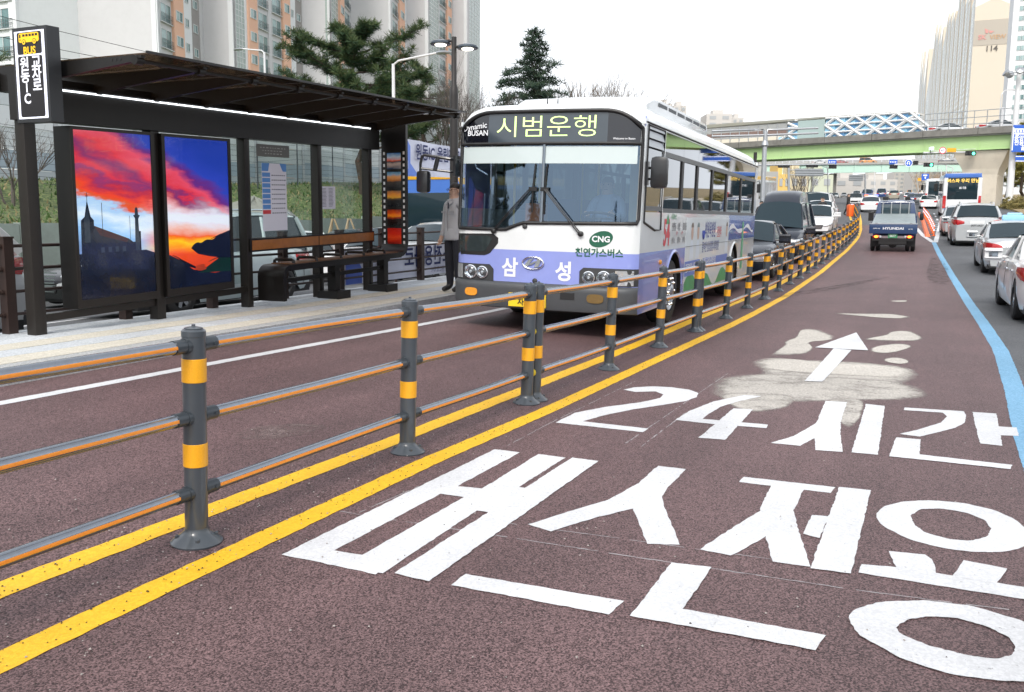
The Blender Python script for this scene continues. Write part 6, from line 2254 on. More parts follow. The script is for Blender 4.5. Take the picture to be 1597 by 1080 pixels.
# ---------------------------------------------------------------- coaches in the distance
def coach(label, s, o, head, scheme, cat='bus', name='coach', L=11, W=2.49, H=3.2):
 p = P(s, o)
 pit = math.atan2(P(s + 1, o).z - P(s - 1, o).z, 2)
 t = thing(name, label, cat, p, (pit * math.cos(R(head)), 0, -TA - R(head)))
 hw = W / 2
 upper, lower, stripe = scheme
 # local y forward; front at +L/2
 rows = []
 for y, f_ in ((-L / 2, .97), (-L / 2 + .08, 1), (0, 1), (L / 2 - .25, 1), (L / 2, .95)):
  ring = [(hw * f_, .35), (hw * f_, .9), (hw * f_, 1.3), (hw * f_ * .985, H - .35), (hw * f_ * .93, H - .08), (hw * .6 * f_, H), (0, H + .02)]
  rows.append([(-x, y, z) for x, z in ring] + [(x, y, z) for x, z in ring[-2::-1]])
 mb = MB().loft(rows, False, True)
 mb.m = []
 for f_ in mb.f:
  z = sum(mb.v[i][2] for i in f_) / len(f_)
  mb.m.append(1 if z > H - .3 and len(f_) == 4 else 0)
 make('body', mb, [lower, upper], t, smooth=35)
 for sg_ in (-1, 1):
  for k_ in range(6):
   y0 = -L / 2 + .6 + k_ * (L - 1.6) / 6
   x = sg_ * (hw * .995 + .004)
   make('side_window', MB().hexa([(x - .01, y0, 1.45), (x, y0, 1.45), (x, y0 + (L - 1.6) / 6 - .08, 1.45), (x - .01, y0 + (L - 1.6) / 6 - .08, 1.45), (x - .01, y0, H - .5), (x - .0, y0, H - .5), (x, y0 + (L - 1.6) / 6 - .08, H - .5), (x - .01, y0 + (L - 1.6) / 6 - .08, H - .5)]), m_carglass, t, smooth=0)
  for wy in (-L / 2 + 2.6, L / 2 - 2.4):
   make('wheel', MB().lathe([(.25, -.14), (.44, -.14), (.48, -.08), (.48, .08), (.44, .14), (.25, .14)], (0, 0, 0), 22, axis='x'), m_rubber, t, loc=(sg_ * (hw - .17), wy, .48))
   make('wheel_arch', MB().poly([(sg_ * (hw + .003), wy + .58 * math.cos(R(a)), .42 + .58 * math.sin(R(a))) for a in range(0, 181, 15)]), m_black, t, smooth=0)
 # rear
 y = -L / 2 - .012
 make('rear_window', MB().bbox(-hw * .78, y, 1.35, hw * .78, y + .03, H - .3, .012), m_carglass, t, smooth=30)
 make('rear_panel', MB().bbox(-hw * .9, y - .004, .38, hw * .9, y + .02, .72, .01), stripe, t, smooth=30)
 make('rear_top', MB().bbox(-hw * .94, y + .004, H - .32, hw * .94, y + .05, H - .02, .02), upper, t, smooth=30)
 for sg_ in (-1, 1):
  make('tail_lamp', MB().bbox(sg_ * hw * .84, y - .02, .75, sg_ * hw * .98, y + .03, 1.6, .02), m_red_lamp, t, smooth=30)
 # front
 y = L / 2 + .004
 make('windscreen', MB().bbox(-hw * .9, y - .03, 1.2, hw * .9, y + .01, H - .62, .02), m_carglass, t, smooth=30)
 make('bumper', MB().bbox(-hw * .96, y - .06, .34, hw * .96, y + .04, .75, .03), m_darkgrey, t, smooth=30)
 for sg_ in (-1, 1):
  make('headlamp', MB().bbox(sg_ * hw * .6, y - .03, .8, sg_ * hw * .9, y + .02, 1.0, .03), m_clear_lamp, t, smooth=30)
  make('mirror', MB().tube([(sg_ * hw, y - .2, H - .5), (sg_ * (hw + .2), y + .25, H - .45), (sg_ * (hw + .22), y + .3, H - .7)], .025, 6).bbox(sg_ * (hw + .1), y + .22, H - 1.25, sg_ * (hw + .3), y + .34, H - .7, .04), m_black, t, smooth=40)
 return t
m_cblue = paint('coach blue', (.06, .16, .5))
m_cwhite = paint('coach white', (.68, .7, .72))
m_cyel = paint('coach amber', (.75, .4, .03))
t = coach('white and blue coach with amber rear lettering driving away on the right', 78, 3.6, 0, (m_cblue, m_cwhite, m_cblue))
y = -5.5 - .02
mb = MB().text('버스와 우리 만남', .3, lambda u, v: (u, y - .005, 2.65 + v), .015)
make('amber_lettering', mb, M('led amber', (.85, .55, .1), .5, var=0, emit=.6), t, smooth=0)
mb = MB().text('8178', .22, lambda u, v: (u, y - .005, 2.15 + v), .02)
make('number_lettering', mb, m_dec, t, smooth=0)
t = coach('blue coach with amber roof front facing the camera behind the high banner', 33, -15, 180, (m_cyel, m_cblue, m_cyel))
make('roof_front', MB().bbox(-1.0, 4.9, 3.0, 1.0, 5.55, 3.3, .12), m_cyel, t, smooth=50)
coach('amber and white bus waiting left of the silver gantry pole', 74, -11.4, 180, (m_cyel, m_cwhite, m_cyel))
_q = G(1459, 324)
coach('white and teal bus between the white sedan and the coach', *SO(_q.x, _q.y), 0, (m_cwhite, m_cwhite, paint('teal', (.05, .25, .22))), L=9)
# ---------------------------------------------------------------- grass bank, retaining wall and noise barrier on the left
m_grass = speckle('grass turf', (.03, .055, .016), (.14, .17, .06), 9, rough=.95, bump=.8, big=.3)
m_conc = M('concrete', (.36, .36, .34), .85, var=.12, vs=2.5, bump=.3, bs=30, dirt=.25)
m_conc_dk = M('weathered concrete', (.2, .195, .18), .9, var=.25, vs=1.6, bump=.3, bs=20, dirt=.5)
def bank_z(s, o):
 z0 = lerp_t(HT, s) + .42
 t = min(1, max(0, (-o - 19.4) / 10.5))
 t = t * t * (3 - 2 * t)
 return z0 + 1.0 * (o < -19.35) + (2.5 - 1.0) * t + (.12 * math.sin(s * .7) * math.sin(o * 1.1) + .1 * math.sin(s * .23 + o * .5)) * (.2 < t < .98)
mb = MB()
rows = []
for s in fr(-40, 130, 1.5):
 rows.append([Q(s, o, bank_z(s, o)) for o in [-19.4] + [-20 - .75 * k for k in range(15)] + [-34, -60, -110]])
struct('grass_bank', MB().loft(rows, False), m_grass, smooth=60)
rw = thing('retaining_wall', 'low pale concrete wall at the foot of the grass bank', 'wall', Q(20, -19.2, gso(20, -19)))
s = -30.0
while s < 120:
 z0 = lerp_t(HT, s + 1.5) + .2
 mb = MB()
 mb.hexa([Q(s + .01, -19.42, z0 - 1), Q(s + 2.99, -19.42, z0 - 1), Q(s + 2.99, -19.15, z0 - 1), Q(s + .01, -19.15, z0 - 1), Q(s + .01, -19.42, z0 + 1.28), Q(s + 2.99, -19.42, z0 + 1.28), Q(s + 2.99, -19.2, z0 + 1.28), Q(s + .01, -19.2, z0 + 1.28)])
 make('wall_panel', mb, M('pale green concrete', (.27, .32, .28), .8, var=.1, vs=2, dirt=.3), rw, world=True, smooth=0)
 s += 3
# blades
mb = MB()
for _ in range(15000):
 s = rnd.uniform(8, 75) if rnd.random() < .8 else rnd.uniform(0, 110)
 o = -19.5 - 10.8 * rnd.random()
 p = Q(s, o, bank_z(s, o) - .02)
 a = rnd.uniform(0, 6.28)
 h = rnd.uniform(.07, .2)
 u = Vector((math.cos(a), math.sin(a), 0)) * rnd.uniform(.02, .05)
 lean = Vector((rnd.uniform(-.12, .12), rnd.uniform(-.12, .12), h))
 mb.add([p - u, p + u, p + lean], [(0, 1, 2)], 0 if rnd.random() < .72 else 1)
tag(make('grass_blades', mb, [M('grass green', (.055, .11, .025), .8, var=.3, vs=2), M('grass straw', (.24, .2, .1), .85, var=.2)], smooth=0, recalc=False), 'rough green and straw coloured grass on the bank', None, kind='stuff')
# noise barrier: posts and stacked panels
nbm = [M('barrier pale', (.52, .56, .58), .35, var=.05, vs=.6), M('barrier blue grey', (.3, .37, .43), .35, var=.06, vs=.6), M('barrier white', (.62, .65, .67), .35, var=.05, vs=.6), M('barrier grey', (.38, .42, .45), .35, var=.05, vs=.6)]
nb = thing('noise_barrier', 'long pale blue and white panelled noise barrier on top of the grass bank', 'barrier', Q(30, -31, bank_z(30, -31)))
s = -38.0
while s < 96:
 zb = bank_z(s + 2, -31.0) - .2
 for k, (h0, h1) in enumerate(((0, .62), (.62, 1.35), (1.35, 2.15), (2.15, 2.95), (2.95, 3.65), (3.65, 4.4))):
  mb = MB()
  mb.hexa([Q(s + .09, -31.05, zb + h0 + .012), Q(s + 3.91, -31.05, zb + h0 + .012), Q(s + 3.91, -30.95 + .02 * (k % 2), zb + h0 + .012), Q(s + .09, -30.95 + .02 * (k % 2), zb + h0 + .012),
     Q(s + .09, -31.05, zb + h1 - .012), Q(s + 3.91, -31.05, zb + h1 - .012), Q(s + 3.91, -30.95 + .02 * (k % 2), zb + h1 - .012), Q(s + .09, -30.95 + .02 * (k % 2), zb + h1 - .012)])
  make('panel', mb, nbm[[3, 1, 0, 2, 0, 2][k]], nb, world=True, smooth=0)
 mb = MB()
 mb.hexa([Q(s - .08, -31.15, zb - .3), Q(s + .08, -31.15, zb - .3), Q(s + .08, -30.88, zb - .3), Q(s - .08, -30.88, zb - .3), Q(s - .08, -31.15, zb + 4.5), Q(s + .08, -31.15, zb + 4.5), Q(s + .08, -30.88, zb + 4.5), Q(s - .08, -30.88, zb + 4.5)])
 make('post', mb, m_steel, nb, world=True, smooth=0)
 s += 4
# wire fence half way up the bank
wf = thing('wire_fence', 'thin wire fence with dark posts on the grass bank', 'fence', Q(30, -27.6, bank_z(30, -27.6)))
m_wire = M('fence wire', (.06, .07, .08), .6, .3)
prev = None
s = 10.0
while s < 80:
 z = bank_z(s, -27.6)
 p0, p1 = Q(s, -27.6, z - .1), Q(s, -27.6, z + 2.0)
 make('post', MB().tube([p0, p1], .035, 6), m_wire, wf, world=True)
 if prev:
  mb = MB()
  for k in range(9):
   mb.tube([prev + Vector((0, 0, -.1 - k * .23)), p1 + Vector((0, 0, -.1 - k * .23))], .007, 4)
  tag(make('wires', mb, m_wire, wf, world=True), kind='stuff')
 prev = p1
 s += 3
# tarpaulin covered heap behind the papers
_q = on_o(398, 330, -17.6)
_s = SO(_q.x, _q.y)[0]
hp = Q(_s, -17.6, gso(_s, -17))
mb = MB()
rows = []
for i in range(9):
 f_ = i / 8
 r_ = 1.9 * math.sqrt(max(0, 1 - f_ ** 1.7))
 rows.append([(hp.x + r_ * (1 + .1 * math.sin(k * 1.7 + i)) * math.cos(2 * math.pi * k / 20), hp.y + .8 * r_ * (1 + .08 * math.sin(k * 2.3)) * math.sin(2 * math.pi * k / 20), hp.z + 2.5 * f_ + .06 * math.sin(k * 3)) for k in range(20)])
tag(make('covered_heap', MB().loft(rows, True, True), M('tarpaulin grey', (.24, .235, .21), .7, var=.2, vs=1.2, bump=.4, bs=5, dirt=.3), smooth=50), 'grey tarpaulin covered heap seen through the shelter pane beside the papers', 'heap')
# wooden tree stakes
for px_, s_ in ((456, 28), (520, 30), (545, 33)):
 q = on_o(px_, 380, -18.7)
 b = Vector((q.x, q.y, gz(q.x, q.y)))
 t = thing('tree_stake', {456: 'leaning wooden stakes beside the tarpaulin heap', 520: 'small tripod of pale wooden stakes left of the pine trunk', 545: 'tripod of wooden stakes at the foot of the pine trunk'}[px_], 'stakes', b, group='wooden stakes along the wall')
 for a in (0, 2.1, 4.2):
  make('stake', MB().tube([b + Vector((.75 * math.cos(a), .75 * math.sin(a), 0)), b + Vector((.04 * math.cos(a), .04 * math.sin(a), 1.9))], .035, 6), M('stake wood', (.42, .3, .17), .8), t, world=True)
# ---------------------------------------------------------------- trees
m_bark = M('bark brown', (.06, .045, .035), .95, var=.3, vs=6, bump=.6, bs=20)
m_bark2 = M('bark grey', (.11, .095, .085), .95, var=.25, vs=6, bump=.6, bs=20)
def leafmats(nm, cols):
 return [M(nm + str(i), c, .75, var=.25, vs=1.5) for i, c in enumerate(cols)]
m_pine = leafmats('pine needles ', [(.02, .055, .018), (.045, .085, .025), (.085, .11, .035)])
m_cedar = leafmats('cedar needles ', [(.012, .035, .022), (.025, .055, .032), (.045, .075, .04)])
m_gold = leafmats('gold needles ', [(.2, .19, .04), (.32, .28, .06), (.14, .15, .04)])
def tuft(mb, c, r, n, wd, rg):
 """spray of needle-like slivers round c"""
 for _ in range(n):
  th = rg.uniform(0, 6.283)
  el = rg.uniform(-.6, 1.25)
  d = Vector((math.cos(th) * math.cos(el), math.sin(th) * math.cos(el), math.sin(el)))
  L_ = r * rg.uniform(.55, 1.15)
  s_ = d.cross(Vector((rg.uniform(-1, 1), rg.uniform(-1, 1), rg.uniform(-1, 1)))).normalized() * wd
  b = c + d * r * rg.uniform(0, .35)
  e = b + d * L_
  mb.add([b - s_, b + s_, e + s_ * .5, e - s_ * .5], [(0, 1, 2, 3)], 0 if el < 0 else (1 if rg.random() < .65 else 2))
def limb(mb, a, b, r0, r1, rg, sag=0.0, seg=5, n=6):
 pts, rr = [], []
 for i in range(seg + 1):
  t = i / seg
  p = a.lerp(b, t)
  p = p + Vector((rg.uniform(-1, 1), rg.uniform(-1, 1), rg.uniform(-1, 1))) * (b - a).length * .035 * (0 < i < seg)
  p.z += sag * 4 * t * (1 - t)
  pts.append(p)
  rr.append(r0 + (r1 - r0) * t)
 mb.tube(pts, rr, n)
 return pts
def pine(label, base, H, Wd, seed, group=None, lean=0.0, mats=None, cat='tree', first=.35, name='pine_tree', dens=1.0):
 rg = random.Random(seed)
 t = thing(name, label, cat, base, group=group)
 tr_, br, lf = MB(), MB(), MB()
 top = Vector((lean, lean * .3, H))
 trunk = limb(tr_, Vector((0, 0, -.3)), top * .96, H * .024, H * .006, rg, 0, 9, 9)
 make('trunk', tr_, m_bark, t)
 nl = int(17 * dens)
 for i in range(nl):
  f_ = first + (1 - first) * ((i + rg.random() * .6) / nl)
  k = min(8, int(f_ * 9))
  st = trunk[k].lerp(trunk[k + 1], f_ * 9 - k) if k < 9 else trunk[9]
  a = i * 2.4 + rg.uniform(-.4, .4)
  reach = Wd * (.55 + .45 * math.sin(math.pi * min(1, (f_ - first) / (1 - first) * .75 + .25))) * rg.uniform(.65, 1.1)
  if f_ > .92:
   reach *= .5
  rise = reach * rg.uniform(.05, .5)
  end = st + Vector((math.cos(a) * reach, math.sin(a) * reach, rise))
  pts = limb(br, st, end, H * .008, H * .0025, rg, -reach * .07, 5, 5)
  for j in range(2, 6):
   for q in range(3):
    b2 = rg.uniform(-1.2, 1.2)
    L2 = reach * rg.uniform(.16, .34)
    e2 = pts[j] + Vector((math.cos(a + b2) * L2, math.sin(a + b2) * L2, L2 * rg.uniform(.0, .7)))
    limb(br, pts[j], e2, H * .002, H * .001, rg, 0, 2, 3)
    for w_ in range(3):
     c = pts[j].lerp(e2, (w_ + 1) / 3) + Vector((rg.uniform(-1, 1), rg.uniform(-1, 1), rg.uniform(0, 1))) * .12
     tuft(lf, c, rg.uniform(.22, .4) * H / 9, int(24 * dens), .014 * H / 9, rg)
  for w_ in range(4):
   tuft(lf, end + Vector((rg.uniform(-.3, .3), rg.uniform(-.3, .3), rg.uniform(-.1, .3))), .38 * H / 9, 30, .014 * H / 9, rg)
 tag(make('branches', br, m_bark, t), kind='stuff')
 make('crown', lf, mats or m_pine, t, smooth=0, recalc=False)
 return t
def cedar(label, base, H, Wd, seed, mats=None, group=None, name='conifer'):
 rg = random.Random(seed)
 t = thing(name, label, 'tree', base, group=group)
 tr_, br, lf = MB(), MB(), MB()
 limb(tr_, Vector((0, 0, -.3)), Vector((0, 0, H)), H * .016, H * .003, rg, 0, 8, 8)
 make('trunk', tr_, m_bark, t)
 lv = 92
 for i in range(lv):
  f_ = .1 + .88 * (i / (lv - 1)) ** .92
  for k in range(1):
   a = i * 2.4 + rg.uniform(-.5, .5)
   reach = Wd * (1.02 - f_) ** .7 * rg.uniform(.45, 1.15)
   st = Vector((0, 0, H * f_))
   e = st + Vector((math.cos(a) * reach, math.sin(a) * reach, -reach * .04 + H * .012))
   pts = limb(br, st, e, H * .004, H * .0012, rg, reach * .1, 4, 4)
   n_ = max(2, int(reach * 4.2))
   for j in range(n_ * 3):
    tt_ = rg.uniform(.1, 1.08)
    p = st.lerp(e, tt_) + Vector((0, 0, reach * .1 * 4 * tt_ * max(0, 1 - tt_)))
    sd = rg.uniform(-1, 1) * reach * .24 * (1.1 - tt_ * .6)
    p = p + Vector((-math.sin(a) * sd, math.cos(a) * sd, -abs(sd) * .25))
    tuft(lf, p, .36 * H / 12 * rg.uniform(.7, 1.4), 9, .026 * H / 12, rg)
 tag(make('branches', br, m_bark, t), kind='stuff')
 make('crown', lf, mats or m_cedar, t, smooth=0, recalc=False)
 return t
def bare_tree(label, base, H, Wd, seed, mat=None, group=None, depth=5, name='bare_tree', stems=5, col_=None):
 rg = random.Random(seed)
 t = thing(name, label, 'tree', base, group=group)
 tr_, tw = MB(), MB()
 def grow(a, d, L_, r, k):
  b = a + d * L_
  limb(tr_ if k >= depth - 1 else tw, a, b, r, r * .62, rg, 0, 3, 6 if k >= depth - 1 else (4 if k > 1 else 3))
  if k <= 0:
   return
  for _ in range(3 if k > 1 else 2):
   nd_ = (d + Vector((rg.uniform(-1, 1), rg.uniform(-1, 1), rg.uniform(-.1, .75))) * .5).normalized()
   grow(a.lerp(b, rg.uniform(.6, 1)), nd_, L_ * rg.uniform(.62, .86), r * .58, k - 1)
 for i in range(stems):
  a = 2 * math.pi * i / stems
  grow(Vector((.12 * math.cos(a), .12 * math.sin(a), -.2)), Vector((Wd / H * .55 * math.cos(a), Wd / H * .55 * math.sin(a), 1)).normalized(), H * .3, H * .009, depth)
 make('trunk', tr_, mat or m_bark2, t)
 tag(make('twigs', tw, col_ or mat or m_bark2, t, smooth=0), kind='stuff')
 return t
def onbank(px_, o):
 q = on_o(px_, 300, o)
 s, _ = SO(q.x, q.y)
 return Q(s, o, bank_z(s, o))
b = onbank(566, -25.5)
pine('big spreading pine rising behind the shelter roof', b, 8.4, 3.7, 11, dens=2.1, lean=-.2, first=.3)
b = onbank(660, -30)
pine('smaller pine right of the big pine behind the silver street lamp', b, 8, 2.2, 5, dens=.8)
b = onbank(715, -24)
bare_tree('bare leafless tree behind the black lamp post', b, 8.5, 4.2, 3)
b = onbank(690, -29)
bare_tree('second bare tree left of the black lamp post', b, 8, 3.4, 8, stems=4)
b = onbank(757, -28)
bare_tree('thin bare tree standing out against the white sky beside the lamp post', b, 6.2, 2.8, 9, stems=4)
b = onbank(20, -24.5)
bare_tree('low bare shrub on the bank at the left edge', b, 3.6, 3.0, 14, stems=6, depth=4, name='bare_shrub')
b = onbank(1, -27)
pine('dark pine tip behind the left roof beam', Q(26, -36, 3.0), 6.2, 2.2, 21, dens=.7)
q = D(832, 250, 75)
cedar('tall dark conifer against the sky above the bus roof', Vector((q.x, q.y, 5.0)), 12.4, 5.6, 2)
q = D(790, 250, 72)
cedar('low dark conifer just right of the bare trees', Vector((q.x, q.y, 4.2)), 7.4, 2.0, 6)
for i, (px_, Y, H, W_, lb) in enumerate(((885, 80, 13.4, 5.5, 'brown leafless tree right of the tall conifer'), (925, 84, 13.4, 5.5, 'brown leafless tree directly above the bus display'), (962, 86, 14.4, 5, 'brown leafless tree above the right of the bus roof'), (1000, 92, 12.6, 4, 'sparse leafless tree at the right end of the brown row'))):
 q = D(px_, 250, Y)
 bare_tree(lb, Vector((q.x, q.y, 4.2)), H, W_, 30 + i, stems=5, depth=4, mat=M('twig brown', (.13, .1, .07), .9), group='leafless trees above the bus')
# trees far under the bridges and on the right verge
for i, (px_, s, o, H) in enumerate(((1318, 150, -16, 9), (1330, 156, -15, 8.5))):
 q = P(s, o)
 bare_tree(('bare tree under the second bridge left of the grey sign', 'bare tree under the second bridge behind the grey sign')[i], q, H, 4, 50 + i, depth=3)
for i, (s, o) in enumerate(((230, 3), (238, 8), (246, 5.5), (250, 11), (262, 8), (270, 14))):
 bare_tree(('pale orange leafless tree at the far end of the road, leftmost of its row', 'pale orange leafless tree, second from the left of the far row', 'pale orange leafless tree, third of the far row', 'pale orange leafless tree, fourth of the far row', 'pale orange leafless tree, fifth of the far row', 'pale orange leafless tree nearest the bridge pier')[i], P(s, o), 9, 7, 60 + i, depth=3, mat=M('twig orange', (.36, .24, .14), .9), group='orange leafless trees at the far end')
q = D(1590, 330, 116)
pine('golden green pine behind the blue sign at the right edge', Vector((q.x, q.y, gz(q.x, q.y) + .1)), 9.6, 3.6, 71, mats=m_gold, dens=2.0, first=.25)
q = D(1568, 330, 126)
pine('golden pine behind the white poles', Vector((q.x, q.y, gz(q.x, q.y) + .1)), 9.4, 3, 72, mats=m_gold, dens=1.8, first=.25)
m_bush = leafmats('bush gold ', [(.2, .17, .05), (.28, .23, .08), (.12, .12, .04)])
for i, (px_, Y) in enumerate(((1577, 93), (1592, 88))):
 q = D(px_, 330, Y)
 rg = random.Random(90 + i)
 t = thing('bush', ('round yellowed bush at the foot of the white pole', 'yellowed bush at the right edge of the verge')[i], 'bush', Vector((q.x, q.y, gz(q.x, q.y))))
 mb = MB()
 for _ in range(150):
  d = Vector((rg.gauss(0, 1), rg.gauss(0, 1), abs(rg.gauss(0, 1)))).normalized() * rg.uniform(.3, 1.0)
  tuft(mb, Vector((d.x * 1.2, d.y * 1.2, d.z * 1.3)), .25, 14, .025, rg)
 make('foliage', mb, m_bush, t, smooth=0, recalc=False)
# trees on the near right verge, out of the frame but mirrored in the bus windows
ceds = None
for i, s in enumerate((3, 10, 17, 25, 34)):
 o = 14.5 + (i % 2) * 1.5
 if ceds is None:
  ceds = cedar('dark roadside conifer of the row mirrored in the bus windows', P(s, o), 9, 3.4, 77, group='roadside conifers mirrored in the bus windows')
 else:
  c = copy_tree(ceds)
  c.location = P(s, o)
  c.rotation_euler = (0, 0, i * 1.3)
  c.scale = (1, 1, rnd.uniform(.85, 1.15))
for i, (s, o) in enumerate(((-14, -25), (-19, -23.5), (-27, -26), (-34, 4), (-33, -22), (-38, -4))):
 c = copy_tree(ceds)
 c.location = Q(s, o, bank_z(s, o) if o < -19.5 else gso(s, o))
 c.scale = (.7, .7, .4 + .07 * i)
 c.rotation_euler = (0, 0, i * 2.1)
t = thing('brick_building', 'orange brick building beyond the barrier, mirrored in the bus windscreen', 'building', P(-30, -56))
mb = MB()
for a, b, h in ((-44, -30, 13), (-30, -18, 10)):
 mb.hexa([Q(a, -64, 2), Q(b, -64, 2), Q(b, -50, 2), Q(a, -50, 2), Q(a, -64, h), Q(b, -64, h), Q(b, -50, h), Q(a, -50, h)])
make('wall', mb, M('orange brick', (.36, .15, .07), .85, var=.2, vs=1.5), t, world=True, smooth=0)
mb = MB()
for i in range(12):
 for z in (5, 8):
  mb.hexa([Q(-43 + i * 2.1, -50.05, z), Q(-42 + i * 2.1, -50.05, z), Q(-42 + i * 2.1, -49.9, z), Q(-43 + i * 2.1, -49.9, z), Q(-43 + i * 2.1, -50.05, z + 1.5), Q(-42 + i * 2.1, -50.05, z + 1.5), Q(-42 + i * 2.1, -49.9, z + 1.5), Q(-43 + i * 2.1, -49.9, z + 1.5)])
tag(make('windows', mb, m_carglass, t, world=True, smooth=0), kind='stuff')
# ---------------------------------------------------------------- apartment blocks on the left
m_apale = M('apartment pale render', (.78, .8, .8), .8, var=.03, vs=.15, dirt=.06)
m_agrey = M('apartment grey render', (.56, .56, .565), .8, var=.05, vs=.15, dirt=.06)
m_amid = M('apartment mid grey', (.3, .285, .275), .8, var=.06, vs=.3)
m_aorange = M('apartment orange render', (.72, .44, .31), .8, var=.06, vs=.3)
m_awhite = M('apartment white render', (.7, .72, .73), .8, var=.04, vs=.3)
m_acream = M('apartment cream render', (.5, .46, .38), .8, var=.05, vs=.3)
m_awin = M('apartment glass', (.1, .2, .2), .08, var=.5, vs=.6, spec=.8)
m_aframe = M('apartment window frame', (.6, .62, .62), .5)
m_arail = M('balcony rail', (.1, .12, .12), .5)
m_ablock = M('stair glass block', (.34, .41, .38), .25, var=.3, vs=2.5)
FL = 2.8
win_cache = {}
def window_mesh(w_, h_, rail):
 """frame with recessed sliding panes (and a balcony rail); local x across, y out of the wall, z up"""
 k = (round(w_, 2), round(h_, 2), rail)
 if k not in win_cache:
  mb = MB()
  t = .07
  for a in ((-w_ / 2, w_ / 2, 0, t), (-w_ / 2, w_ / 2, h_ - t, h_)):
   mb.box(a[0], 0, a[2], a[1], .09, a[3], 0)
  for x in (-w_ / 2, -t / 2, w_ / 2 - t):
   mb.box(x, 0, t, x + t, .085, h_ - t, 0)
  mb.quad((-w_ / 2 + t, .03, t), (0, .03, t), (0, .03, h_ - t), (-w_ / 2 + t, .03, h_ - t), 1)
  mb.quad((0, .05, t), (w_ / 2 - t, .05, t), (w_ / 2 - t, .05, h_ - t), (0, .05, h_ - t), 3)
  if rail:
   for z in (.12, .55, .98):
    mb.box(-w_ / 2 - .08, .22, z, w_ / 2 + .08, .26, z + .04, 2)
   n = max(3, int(w_ / .3))
   for i in range(n + 1):
    x = -w_ / 2 - .06 + (w_ + .12) * i / n
    mb.box(x - .012, .225, .1, x + .012, .255, 1.0, 2)
   mb.box(-w_ / 2 - .1, 0, -.02, w_ / 2 + .1, .3, .06, 0)
  o = make('window', mb, [m_aframe, m_awin, m_arail, M('apartment glass pale', (.3, .42, .42), .12, var=.3, vs=.8)], smooth=0, recalc=False)
  win_cache[k] = o.data
  bpy.data.objects.remove(o)
 return win_cache[k]
def wall(mb, a, b, z0, z1, th, inward, mi=0):
 """vertical wall from plan point a to b, thickness th towards inward"""
 a, b = Vector((a[0], a[1], 0)), Vector((b[0], b[1], 0))
 n = Vector(inward).normalized() * th
 up0, up1 = Vector((0, 0, z0)), Vector((0, 0, z1))
 mb.hexa([a + up0, b + up0, b + n + up0, a + n + up0, a + up1, b + up1, b + n + up1, a + n + up1], mi)
ZG = 6.0            # ground the blocks stand on
NF = 17
ZT = ZG + NF * FL + 1.5
OFC = -77.0
corner_px = [247, 365, 515, 610, 668, 728]
gable_px = [88, 322, 480, 552, 635, 705]
end_px = 748
labels = ['apartment block with the broad blank pale gable above the bus sign', 'apartment section with ribbed grey gable and orange window bays behind the shelter roof', 'narrow apartment section with grey gable left of the big pine', 'apartment block with pale blank gable behind the big pine', 'apartment section with grey gable behind the silver street lamp', 'last apartment section at the edge of the white sky']
strips = [  # px from, px to, kind
 [(247, 251, 'white'), (251, 270, 'balcony'), (270, 285, 'orange'), (285, 300, 'small'), (300, 313, 'greysmall'), (313, 324, 'grey')],
 [(365, 383, 'stair'), (383, 386, 'white'), (386, 400, 'orange'), (400, 403, 'white'), (403, 419, 'balcony'), (419, 424, 'grey'), (424, 440, 'balcony'), (440, 451, 'orange'), (451, 461, 'small'), (461, 472, 'greysmall'), (472, 482, 'grey')],
 [(515, 528, 'stair'), (528, 535, 'orange'), (535, 548, 'balcony'), (548, 555, 'white')],
 [(610, 621, 'balcony'), (621, 629, 'orange'), (629, 637, 'white')],
 [(668, 684, 'stair'), (684, 695, 'balcony'), (695, 702, 'orange'), (702, 707, 'white')],
 [(728, 731, 'grey'), (731, 748, 'stair')]]
gable_mat = [m_apale, m_agrey, m_agrey, m_apale, m_agrey, m_agrey]
corn = []
for px_ in corner_px:
 q = on_o(px_, 100, OFC)
 corn.append(SO(q.x, q.y)[0])
gab = []
for px_, s in zip(gable_px, corn):
 q = on_s(px_, 100, s)
 gab.append(SO(q.x, q.y)[1])
zhead = on_o(255, 43.6, OFC).z
z_off = (zhead - ZG) % FL - 2.35
